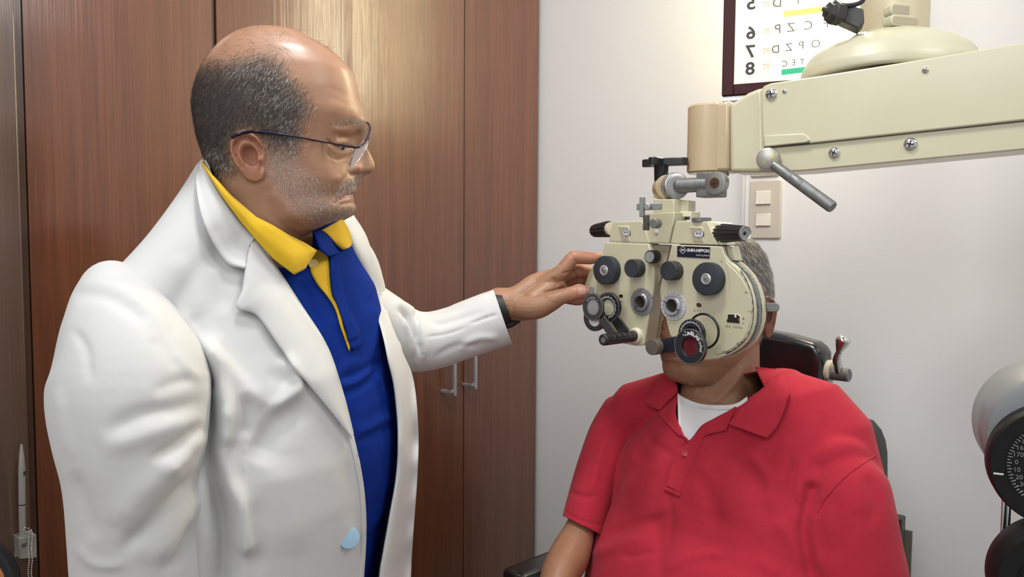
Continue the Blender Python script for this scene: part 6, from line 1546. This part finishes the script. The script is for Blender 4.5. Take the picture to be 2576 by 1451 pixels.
for i, s_ in enumerate('025052 1'):
    th = R(140 - i * 13); put_text(m, s_, .0046, u1[0] + math.cos(th) * r1 * .68, u1[1] + math.sin(th) * r1 * .68, n1 + .0036, rot=th - math.pi / 2, extr=.00004)
m.build('scale_numbers', M['ink_white'], k, angle=None)['kind'] = 'stuff'
arm_bar(205, 1095, 285, 1215, 34, 34, n1 + .0002, .003, grey_black, k)
m = MB(Q); tb = gu(127, 905, n1); m.box((tb[0] - .0042, tb[1] - .007, n1 - .003), (tb[0] + .0042, tb[1] + .006, n1)); m.build('thumb_tab', M['grey_paint'], k, bevel=.0006)
u2 = np.array(gu(252, 1020, n2)); r2 = gr(252, 1020, 104, n2)
k = disc(u2, r2, n2 - .002, .006, 'axis_ring', M['black_metal'], pho, M['dial_white'] if False else mat('milky_lens', (.55, .53, .42), .3, coat=.4), r2 * .55); arc_ticks(k, u2, r2 * .62, r2 * .78, -80, 150, 50, n2 + .0041, M['ink_white'], .0003)
arm_bar(300, 1100, 370, 1200, 38, 40, n2 + .0005, .004, M['black_metal'], k)
# right unit
hR = .066
uD = np.array(gu(814, 1290, .050)); rD = gr(814, 1290, 126, .050)
uE = np.array(gu(545, 1296, hR)); rE = gr(545, 1296, 55, hR)
m = MB(Q); m.lathe((uE[0], uE[1], 0), (0, 0, 1), [(-.006, rE * 1.0), (.03, rE * .95), (.040, rE * .9), (.0402, rE)], 40); part(m, 'pivot_boss', M['black_metal'])
m = MB(Q); m.lathe((uE[0], uE[1], 0), (0, 0, 1), [(.0405, rE * .92), (hR - .014, rE * .92), (hR - .0138, rE), (hR - .001, rE), (hR, rE * .95), (hR, .0001)], 40); kk = part(m, 'pivot_knob', mat('worn_brown_metal', (.10, .085, .07), .5, metal=.3, noise=(60, .6, (.16, .14, .12))))
arm_bar(610, 1288, 740, 1272, 46, 52, .040, .012, mat('glossy_blue_black', (.008, .009, .016), .22, coat=.4), kk)
uB = np.array(gu(824, 1205, .034)); rB = gr(824, 1205, 104, .034)
k2_ = disc(uB, rB, .031, .006, 'cross_cylinder_ring', M['black_metal'], pho, M['hole'], rB * .5, False); arc_ticks(k2_, uB, rB * .74, rB * .9, -40, 190, 70, .0371, M['ink_white'], .00022)
k3_ = disc(uD, rD, .047, .006, 'maddox_lens', M['black_metal'], pho, redlens, gr(814, 1290, 66, .05)); k3_['label'] = 'dark red ribbed lens in a worn black ring'
arc_ticks(k3_, uD, rD * .66, rD * .86, -15, 25, 10, .0531, M['ink_white'], .0004)
m = MB(Q); gq = np.random.default_rng(9)
for i in range(46):     # remains of white lacquer on the ring
    th = R(22 + 108 * gq.random()); rr_ = rD * (.60 + .27 * gq.random()); c_ = uD[:2] + rr_ * np.array([math.cos(th), math.sin(th)]); s_ = .0005 + .0014 * gq.random(); kk_ = 7
    m.prism([(c_[0] + s_ * (.6 + .6 * gq.random()) * math.cos(6.283 * j / kk_), c_[1] + s_ * (.6 + .6 * gq.random()) * math.sin(6.283 * j / kk_)) for j in range(kk_)], .0528, .05302 + i * 1e-6)
m.build('worn_white_lacquer', M['ink_white'], k3_, angle=None)['kind'] = 'stuff'
# thin wire ring
uW = np.array(gu(903, 1184, .020)); rW = gr(903, 1184, 118, .020)
m = MB(Q); m.tube([(uW[0] + rW * math.cos(t), uW[1] + rW * math.sin(t), .020) for t in np.linspace(0, 2 * math.pi, 80)], .0018, 10, cap=False); part(m, 'lens_loop', M['black'])
m = MB(Q); m.cyl((uW[0] - rW * .75, uW[1] - rW * .7, 0), (0, 0, 1), .032, .004, 16); part(m, 'loop_post', M['black'])
# grey lever on the far right
o_ = outl([(1300, 992), (1405, 988), (1418, 1000), (1421, 1022), (1416, 1042), (1402, 1052), (1300, 1050)], -.034)
m = MB(Q); m.prism(o_[::-1], -.037, -.034); part(m, 'auxiliary_lever', M['grey_paint'], bevel=.0009)
# sight bracket
GB = vframe(1615, 520, 1.155, 30)
m = MB(GB); a = GB.uv(1610.5, 496); b = GB.uv(1622, 545); m.box((a[0], b[1], -.003), (b[0] - .0005, a[1], .004)); br = part(m, 'pd_bracket', M['grey_paint'], bevel=.0008)
m = MB(GB); a = GB.uv(1599, 512); b = GB.uv(1660, 527); m.box((a[0], b[1], -.010), (b[0], a[1], -.0035)); m.build('cross_bar', M['grey_paint'], br, bevel=.0008)
m = MB(GB); a = GB.uv(1619, 541); b = GB.uv(1632, 579); m.box((a[0], b[1], -.004), (b[0], a[1], .003)); m.build('lower_bar', M['charcoal'], br, bevel=.0008)
m = MB(GB); c_ = GB.uvn(1644, 562, .006); m.cyl((c_[0] + .003, c_[1] + .0, -.006), (-.12, -.0, 1), .016, .0070, 28, .0008); m.build('thumb_screw', M['steel_dull'], br)
m = MB(GB); c_ = GB.uvn(1628, 520, .003); m.lathe((c_[0], c_[1], -.002), (0, 0, 1), [(0, .0052), (.006, .0052), (.0068, .0042), (.0068, .0001)], 24); m.build('screw', M['steel'], br)
# right-hand stub, rail and level disc on top
T_ = vframe(1720, 520, 1.19, 47)
m = MB(T_); a = T_.uv(1706, 505); b = T_.uv(1731, 534); m.box((a[0], b[1], -.02), (b[0], a[1], 0)); part(m, 'stub', M['enamel'], bevel=.001)
m = MB(T_); a = T_.uv(1700, 533); b = T_.uv(1740, 545); m.box((a[0], b[1], -.024), (b[0], a[1], .002)); part(m, 'rail', M['enamel_pale'], bevel=.001)
m = MB(T_); c_ = T_.uvn(1713, 546, -.012); m.cyl((c_[0], c_[1] - .004, c_[2]), (0, 1, 0), .006, .014, 28); part(m, 'rail_washer', M['black'])
m = MB(Q); c_ = np.array(gu(888, 418, -.012)); m.lathe((c_[0], c_[1] - .003, c_[2]), (0, 1, 0), [(0, .0145), (.0055, .0145), (.006, .0135), (.006, .0001)], 32); part(m, 'level_cap', M['steel_dull'])
m = MB(Q); o_ = outl([(450, 372), (470, 372), (470, 402), (452, 400)], -.012); m.prism(o_[::-1], -.03, -.012); part(m, 'side_lug', M['enamel_pale'], bevel=.0008)
m = MB(Q); o_ = outl([(1030, 605), (1098, 600), (1112, 660), (1125, 700), (1072, 690), (1050, 660)], -.012); m.prism(o_[::-1], -.032, -.012); part(m, 'corner_block', M['enamel'], bevel=.001)
# --- joint that carries it
J = vframe(1690, 470, 1.205, 40)
m = MB(J); a = J.uv(1644, 498, 0); b = J.uv(1695, 470, 0); m.box((a[0], a[1], -.03), (b[0], b[1], .002)); part(m, 'swivel_foot', M['enamel_tan'], bevel=.002)
m = MB(J); m.lathe(J.uvn(1672, 475, -.012), (.75, .15, .62), [(-.016, .002), (-.012, .014), (-.004, .0195), (.012, .0200)], 36); part(m, 'swivel_elbow', M['enamel_tan'])
s0 = np.array(J.uvn(1700, 468, .006)); ax_ = np.array(J.uvn(1800, 462, .0)) - s0; ax_ /= np.linalg.norm(ax_)
m = MB(J); a2 = np.array([.80, .02, .60]); m.lathe(s0 - a2 * .010, a2, [(0, .0205), (.003, .0218), (.006, .0205), (.0065, .019), (.009, .019), (.010, .0205), (.0145, .0205), (.016, .0185), (.016, .0130)], 44); part(m, 'locking_collar', M['steel'])
m = MB(J); m.cyl(s0 + ax_ * .004, ax_, .062, .0112, 36); part(m, 'shaft', M['steel_dull'])
m = MB(J); a = J.uv(1757, 497, .0); b = J.uv(1815, 432, .0); m.box((a[0], a[1], -.022), (b[0], b[1], .010)); blk = part(m, 'clamp_block', M['steel_dull'], bevel=.002)
c_ = np.array(J.uvn(1800, 460, .018)); m = MB(J); m.lathe((c_[0], c_[1], .006), (-.1, 0, 1), [(0, .0170), (.012, .0170), (.0125, .0155), (.0125, .0001)], 44); m.build('clamp_bolt', M['steel'], blk)
m = MB(J); m.lathe((c_[0] - .0012, c_[1], .0175), (-.1, 0, 1), [(0, .0082), (.0018, .0078), (.002, .0001)], 28); rs = m.build('rusty_screw', M['rust'], blk); rs['label'] = 'rusty cross-head screw'
m = MB(J); q_ = (c_[0] - .0014, c_[1])
for w1_, w2_ in ((.0045, .0007), (.0007, .0045)): m.box((q_[0] - w1_, q_[1] - w2_, .0190), (q_[0] + w1_, q_[1] + w2_, .0203))
m.build('cross_slot', M['ink'], blk)
# T-shaped wing knob
m = MB(J); c_ = np.array(J.uvn(1663, 452, -.012)); m.lathe((c_[0], c_[1] - .01, c_[2]), (0, 1, 0), [(0, .0105), (.030, .0115), (.034, .013)], 28); tk = part(m, 'wing_knob', M['black'])
o3 = []
m = MB(J); ctr = np.array([c_[0], c_[2]])
for L_, an, w3 in ((.026, math.pi, .0078), (.034, -.25, .0085), (.024, 1.6, .0078)):
    dx, dz = math.cos(an), math.sin(an); n_ = 14; pts3 = []
    for i in range(n_ + 1): th = -math.pi / 2 + math.pi * i / n_; pts3.append((L_ + math.cos(th) * w3, math.sin(th) * w3))
    pts3 = [(0, -w3)] + pts3 + [(0, w3)]
    v3 = []; y0_, y1_ = c_[1] + .0215, c_[1] + .0335
    for yy in (y0_, y1_):
        for (p0_, p1_) in pts3: v3.append((ctr[0] + dx * p0_ - dz * p1_, yy, ctr[1] + dz * p0_ + dx * p1_))
    k_ = len(pts3); m.add(v3, [tuple(range(k_)), tuple(range(k_, 2 * k_))[::-1]] + [(i, k_ + i, k_ + (i + 1) % k_, (i + 1) % k_) for i in range(k_)])
m.build('wing', M['black'], tk, bevel=.0012)
# ================================================================== OVERHEAD ARM
AF_ = vframe(1912, 610, 1.15, 34.3)
def c4(x, y): return (1700 + x / 2.591, y / 2.591)
def au(x, y, n=0.0): return AF_.uvn(*c4(x, y), n)
def ao(pts, n=0.0): return [au(*p, n)[:2] for p in pts]
def adr(x, y, r, n=0.0): return r / 2.591 * float(proj(AF_.w(au(x, y, n)))[2]) / F
arm = thing('instrument_arm', 'long cream painted metal arm reaching in from the right with a lever handle', 'instrument arm', AF_.w(au(1500, 700, -.03)))
# extend the arm past the frame along its own edges
tl, tr_ = np.array(au(620, 541)[:2]), np.array(au(2270, 275)[:2]); bl_, br_ = np.array(au(640, 963, -.005)[:2]), np.array(au(2270, 785, -.005)[:2]); b2l, b2r = np.array(au(850, 1112, -.005)[:2]), np.array(au(2270, 975, -.005)[:2])
ext = lambda a, b, k: tuple(b + (b - a) / np.linalg.norm(b - a) * k)
seamR = ext(np.array(au(880, 934)[:2]), np.array(au(2270, 783)[:2]), .22)
cover = ao([(556, 600), (562, 572), (580, 556), (620, 541), (960, 490)]) + [ext(tl, tr_, .22), seamR] + ao([(880, 934), (860, 928), (575, 958), (566, 900)])
m = MB(AF_); m.prism(cover[::-1], -.074, 0); cvr = m.build('arm_cover', M['enamel'], arm, bevel=.0022, seg=3)
low = ao([(590, 985), (600, 962), (880, 932)], -.005) + [ext(bl_, br_, .22), ext(b2l, b2r, .22)] + ao([(850, 1112), (620, 1124), (590, 1123)], -.005)
m = MB(AF_); m.prism(low[::-1], -.070, -.005); m.build('arm_channel', M['enamel'], arm, bevel=.002)
m = MB(AF_); sm_ = [ao([(578, 962), (880, 936)], -.003)[0], ao([(880, 936)], -.003)[0], ext(np.array(au(880, 936, -.003)[:2]), np.array(au(2270, 786, -.003)[:2]), .22)]
m.tube([(p[0], p[1], -.0045) for p in sm_], .0011, 6); m.build('seam_shadow_gap', M['ink_grey'], arm)
m = MB(AF_); o_ = ao([(572, 885), (830, 868), (862, 882), (882, 915), (860, 930), (575, 956)]); m.prism(o_[::-1], -.001, .0022, inset(o_, .002)[::-1]); m.build('pressed_lip', M['enamel'], cvr, bevel=.0008)
# neck casting and hub
neck_ = ao([(350, 668), (380, 662), (420, 636), (470, 602), (530, 578), (566, 566), (575, 700), (575, 960), (600, 1000), (600, 1122), (350, 1124)], -.006)
m = MB(AF_); m.prism(neck_[::-1], -.066, -.006); m.build('neck_casting', M['enamel'], arm, bevel=.007, seg=4)
hb_ = np.array(au(212, 900, -.034)); rh_ = adr(212, 900, 134, -.034); yT, yB = au(212, 690, -.034)[1], au(212, 1132, -.034)[1]
m = MB(AF_); m.lathe((hb_[0], yB, -.034), (0, 1, 0), [(0, rh_ - .003), (.003, rh_), (yT - yB - .003, rh_), (yT - yB, rh_ - .003), (yT - yB, .0001)], 56); m.build('hub', M['enamel_tan'], arm)
m = MB(AF_); w0 = ao([(212, 690), (345, 674), (385, 664), (385, 1122), (345, 1126), (212, 1132)], -.034)
m.prism(w0[::-1], -.034 - rh_ * .86, -.034 + rh_ * .70); m.build('web', M['enamel_tan'], arm, bevel=.006, seg=3)
# screws
def pscrew(x, y, r, n=0.0, rot=.4):
    c_ = np.array(au(x, y, n + .001)); rr_ = adr(x, y, r, n); m = MB(AF_)
    m.lathe((c_[0], c_[1], n), (0, 0, 1), [(-.0002, rr_ * 1.04), (rr_ * .15, rr_), (rr_ * .38, rr_ * .8), (rr_ * .50, rr_ * .45), (rr_ * .52, .0001)], 32); k = m.build('screw', M['chrome'], arm)
    m = MB(AF_)
    for q in (rot, rot + math.pi / 2):
        ca, sa = math.cos(q), math.sin(q); L_, w_2 = rr_ * .55, rr_ * .13
        m.prism([(c_[0] + ca * L_ - sa * w_2, c_[1] + sa * L_ + ca * w_2), (c_[0] - ca * L_ - sa * w_2, c_[1] - sa * L_ + ca * w_2), (c_[0] - ca * L_ + sa * w_2, c_[1] - sa * L_ - ca * w_2), (c_[0] + ca * L_ + sa * w_2, c_[1] + sa * L_ - ca * w_2)], n + rr_ * .3, n + rr_ * .56)
    m.build('cross_slot', M['ink'], k)
for x, y, r_, n_ in ((622, 614, 38, .0), (708, 595, 15, .0), (1626, 457, 21, .0), (1032, 997, 37, -.005), (1529, 940, 42, -.005)): pscrew(x, y, r_, n_, .2 + x * .01)
# lever handle
c_ = np.array(au(585, 1035, .014)); rr_ = adr(585, 1035, 74, .014)
m = MB(AF_); m.lathe((c_[0], c_[1], -.008), (.12, 0, 1), [(0, rr_ * .98), (.018, rr_), (.022, rr_ * .95), (.0235, rr_ * .8), (.0235, .0001)], 40); bs = m.build('lever_boss', chips(mat('scuffed_nickel', (.36, .35, .32), .35, metal=.6), (.45, .42, .25), 90, .55), arm)
p0 = np.array(au(640, 1075, .010)); p1 = np.array(au(1022, 1352, .035)); d_ = p1 - p0; L_ = np.linalg.norm(d_)
r0_ = adr(700, 1110, 36, .012)
m = MB(AF_); m.lathe(p0, d_, [(0, r0_ * .9), (L_ * .30, r0_), (L_ * .31, r0_ * .96), (L_ * .315, r0_), (L_ * .5, r0_ * 1.0), (L_ * .505, r0_ * .95), (L_ * .51, r0_)], 36); m.build('lever_rod', M['steel_dull'], bs)
m = MB(AF_); m.lathe(p0, d_, [(L_ * .51, r0_ * 1.02), (L_ * .98, r0_ * 1.04), (L_, r0_ * .95), (L_, .0001)], 80, flute=(0, 1, 40, .03)); m.build('knurled_grip', M['steel_dull'], bs)
m = MB(AF_); c_ = np.array(au(265, 1140, -.03)); m.lathe((c_[0], yB - .004, -.034), (0, 1, 0), [(0, .018), (.006, .018)], 32); m.build('hub_flange', M['steel_dull'], arm)

# ================================================================== CEILING POLE WITH BELL COVER
pol_ = thing('ceiling_pole', 'cream vertical pole with wide bell-shaped cover above the long arm', 'pole', P(2244, 60, 1.15))
BC = P(2238, 100, 1.15); zr = P(2238, 152, 1.03).z; K_ = 1.15 / F
def zy(y, d=1.15): return P(2238, y, d).z
prof = [(zr, 206), (zr + .004, 209), (zr + .014, 207), (zy(166), 202), (zy(140), 187), (zy(118), 160), (zy(104), 130), (zy(94), 100), (zy(89), 86)]
m = MB(); pr_ = [(z - zr, r_ * K_) for z, r_ in prof]; pr_ = [(0, 196 * K_)] + pr_
bell = MB(); bell.lathe((BC.x, BC.y, zr), (0, 0, 1), [tuple(q) for q in spl(pr_, 40)], 72); bell.build('bell_cover', M['enamel_dome'], pol_, angle=60)
m = MB(); m.lathe((BC.x, BC.y, zr + .006), (0, 0, 1), [(0, 197 * K_), (.002, 197 * K_)], 60); m.build('underside_shade', M['hole'], pol_)  # black disc stands in for the shade under the bell
px_ = P(2249, 60, 1.15); m = MB(); m.lathe((px_.x, px_.y, zy(98)), (0, 0, 1), [(0, 80 * K_), (.9, 80 * K_)], 56); pole_ = m.build('pole', chips(mat('yellowed_cream_enamel', (.54, .48, .33), .4, coat=.2, noise=(10, .5, (.48, .40, .26))), (.2, .14, .08), 18, .68), pol_)
m = MB(); m.lathe((BC.x, BC.y, zr - .07), (0, 0, 1), [(0, .028), (.075, .028)], 32); m.build('pivot_post', M['enamel_tan'], pol_)
# moulded vent on the pole
VF = vframe(2270, 40, 1.105, -14)
for (xa, ya, xb, yb, dd) in ((2236, 14, 2302, 40, .004), (2234, 44, 2306, 66, .006)):
    a = VF.uv(xa, yb); b = VF.uv(xb, ya); m = MB(VF); m.prism(rr(a[0], a[1], b[0], b[1], (b[1] - a[1]) * .38), -.012, dd); vv_ = m.build('vent_surround', M['enamel_dome'], pole_, bevel=.0015)
    m = MB(VF); m.prism(rr(a[0] + .003, a[1] + .003, b[0] - .003, b[1] - .0035, (b[1] - a[1]) * .2), dd - .001, dd + .0004)
    m.build('vent_slot', M['enamel_side'], pole_)
# black clamp with a gland nut on the pole's left
cl = MB(); kf = vframe(2140, 35, 1.09, 20)
o_ = [kf.uv(*p) for p in ((2105, 18), (2132, 12), (2172, 24), (2174, 58), (2160, 74), (2110, 52))]
m = MB(kf); m.prism(o_[::-1], -.03, .004); ck_ = m.build('clamp', M['charcoal'], pol_, bevel=.002)
n0_ = np.array(kf.uvn(2112, 36, .0)); ax_ = np.array(kf.uvn(2074, 24, .016)) - n0_; L_ = np.linalg.norm(ax_)
m = MB(kf); m.lathe(n0_, ax_, [(0, .0165), (L_ * .5, .0175), (L_ * .55, .014), (L_ * .8, .012), (L_ * .82, .006), (L_ * 1.1, .003)], 6); m.build('gland_nut', M['vinyl_dull'], pol_)
m = MB(kf); m.tube([kf.uvn(2174, -30, .0), kf.uvn(2168, 4, .0), kf.uvn(2130, 14, .006), kf.uvn(2100, 10, .01), kf.uvn(2086, 22, .012)], .0035, 10, 24); m.build('cable', M['black'], pol_)

# ================================================================== FOCIMETER AT THE RIGHT EDGE
fo = thing('focimeter', 'pale grey optical instrument with a black degree dial at the right edge', 'optical instrument', P(2660, 1500, .85))
KF = vframe(2620, 1180, .80, 24)
def ku(px, py, n=0): return KF.uvn(px, py, n)
def kr(px, n=0): return px * .79 / F
c_ = ku(2690, 1112, -.03)
m = MB(KF); m.lathe((c_[0], c_[1], -.15), (0, 0, 1), [(0, kr(170)), (.02, kr(190)), (.11, kr(190)), (.12, kr(182)), (.125, kr(150)), (.125, .0001)], 72); m.build('housing', M['housing'], fo)
c2_ = ku(2668, 1178, .0)
m = MB(KF); m.lathe((c2_[0], c2_[1], -.03), (0, 0, 1), [(0, kr(150)), (.006, kr(158)), (.026, kr(158)), (.032, kr(152)), (.032, kr(120)), (.028, kr(117)), (.028, .0001)], 80); dl = m.build('degree_dial', M['dial_black'], fo)
Rk = kr(117); m = MB(KF); nz = .0006 - .003 + .0006
for i in range(-24, 25):
    th = math.pi + R(i * 4.2); ca, sa = math.cos(th), math.sin(th); L_ = .005 if i % 2 == 0 else .0035; w_2 = .0006
    m.prism([(c2_[0] + ca * Rk * .99 - sa * w_2, c2_[1] + sa * Rk * .99 + ca * w_2), (c2_[0] + ca * Rk * .99 + sa * w_2, c2_[1] + sa * Rk * .99 - ca * w_2), (c2_[0] + ca * (Rk * .99 - L_) + sa * w_2, c2_[1] + sa * (Rk * .99 - L_) - ca * w_2), (c2_[0] + ca * (Rk * .99 - L_) - sa * w_2, c2_[1] + sa * (Rk * .99 - L_) + ca * w_2)], -.0021, -.0016)
for i, s_ in enumerate(('60', '50', '40', '30', '20', '10', '0', '170', '160', '150', '140')):
    th = math.pi - R((i - 6) * 12.2 + 2); put_text(m, s_, .0068, c2_[0] + math.cos(th) * Rk * .80, c2_[1] + math.sin(th) * Rk * .80, -.0019, rot=0.05, extr=.0001)
m.build('degree_marks', mat('pale_grey_print', (.22, .22, .215), .6), dl, angle=None)['kind'] = 'stuff'
m = MB(KF); p_ = ku(2512, 1192, .003); m.box((p_[0] - .0045, p_[1] - .0009, .0018), (p_[0] + .0045, p_[1] + .0009, .0026)); m.build('index_line', M['ink_white'], dl)
m = MB(KF); p_ = ku(2500, 1065, -.06); ax_ = (-1, -.05, .1); m.lathe(p_, ax_, [(-.01, .006), (.004, .0055), (.010, .0025), (.012, .0015), (.0122, .0001)], 20); m.build('marking_pin', M['steel'], fo)
m = MB(KF)
for px_2 in (2524, 2536):
    q_ = ku(px_2, 1330, -.045); m.cyl((q_[0], q_[1] - .05, q_[2]), (0, 1, 0), .12, .0028, 16)
m.build('guide_rod', M['chrome'], fo)['kind'] = 'stuff'
c5 = ku(2690, 1492, .02)
m = MB(KF); m.lathe((c5[0], c5[1], -.03), (0, 0, 1), [(0, kr(150)), (.01, kr(168)), (.03, kr(168)), (.045, kr(150)), (.045, kr(110)), (.04, kr(105)), (.04, .0001)], 64); m.build('lower_wheel', M['dial_black'], fo)
fb = KF.w((c5[0], c5[1], -.09)); m = MB(); m.lathe((fb[0], fb[1], 0), (0, 0, 1), [(0, .16), (.03, .16), (.05, .04), (fb[2] - .02, .04)], 32); m.build('stand', M['housing'], fo)

# ================================================================== SMALL FURNITURE
bx = vframe(2264, 1303, 1.50, 40)
mc = thing('metal_cabinet', 'dark grey metal cabinet low on the wall behind the chair', 'cabinet', bx.w((0, -.88, -.05)))
a = bx.uv(2284, 1309, 0); m = MB(bx); zf = -float(bx.o[2])
m.box((a[0] - .30, zf, -.028), (a[0] - .010, a[1], 0)); m.build('body', M['charcoal'], mc, bevel=.002)
m = MB(bx); m.box((a[0] - .28, zf, -.034), (a[0] + .002, a[1] - .03, -.0285)); m.build('back_panel', mat('khaki_metal', (.16, .15, .11), .5), mc)
m = MB(bx); q_ = bx.uv(2264, 1334); m.cyl((q_[0], q_[1], 0), (0, 0, 1), .0015, .0028, 16); m.build('screw', M['ink'], mc)

sc_ = thing('wooden_chair', 'orange-brown chair back with a black rim at the lower left corner', 'chair', P(-200, 1700, .95))
sf_ = vframe(-130, 1492, .90, -20); zf = -float(sf_.o[2]); r_ = 138 * .90 / F; cc_ = sf_.uv(-130, 1492)
ol_ = [(cc_[0] + (.10 + 0) * 0 + r_ * math.cos(t), cc_[1] + r_ * math.sin(t)) for t in np.linspace(0, math.pi / 2, 10)] + [(cc_[0] - .26 + r_ * math.cos(t), cc_[1] + r_ * math.sin(t)) for t in np.linspace(math.pi / 2, math.pi, 10)] + [(cc_[0] - .26 - r_ * .9, zf + .50), (cc_[0] + r_ * .9, zf + .50)]
m = MB(sf_); m.prism(ol_, -.012, 0); m.build('backrest', M['orange_wood'], sc_, bevel=.003)
m = MB(sf_); m.tube([(p[0], p[1], -.006) for p in ol_ + ol_[:1]], .009, 12, 120, cap=False); m.build('rim', M['black'], sc_)
m = MB(sf_); m.box((cc_[0] - .34, zf + .42, -.02), (cc_[0] + .07, zf + .46, .36)); m.build('seat', M['orange_wood'], sc_, bevel=.006)
for dx, dz in ((-.32, 0), (.05, 0), (-.32, .34), (.05, .34)):
    m = MB(sf_); m.cyl((cc_[0] + dx, zf, dz), (0, 1, 0), .44, .014, 16); m.build('leg', M['black'], sc_)
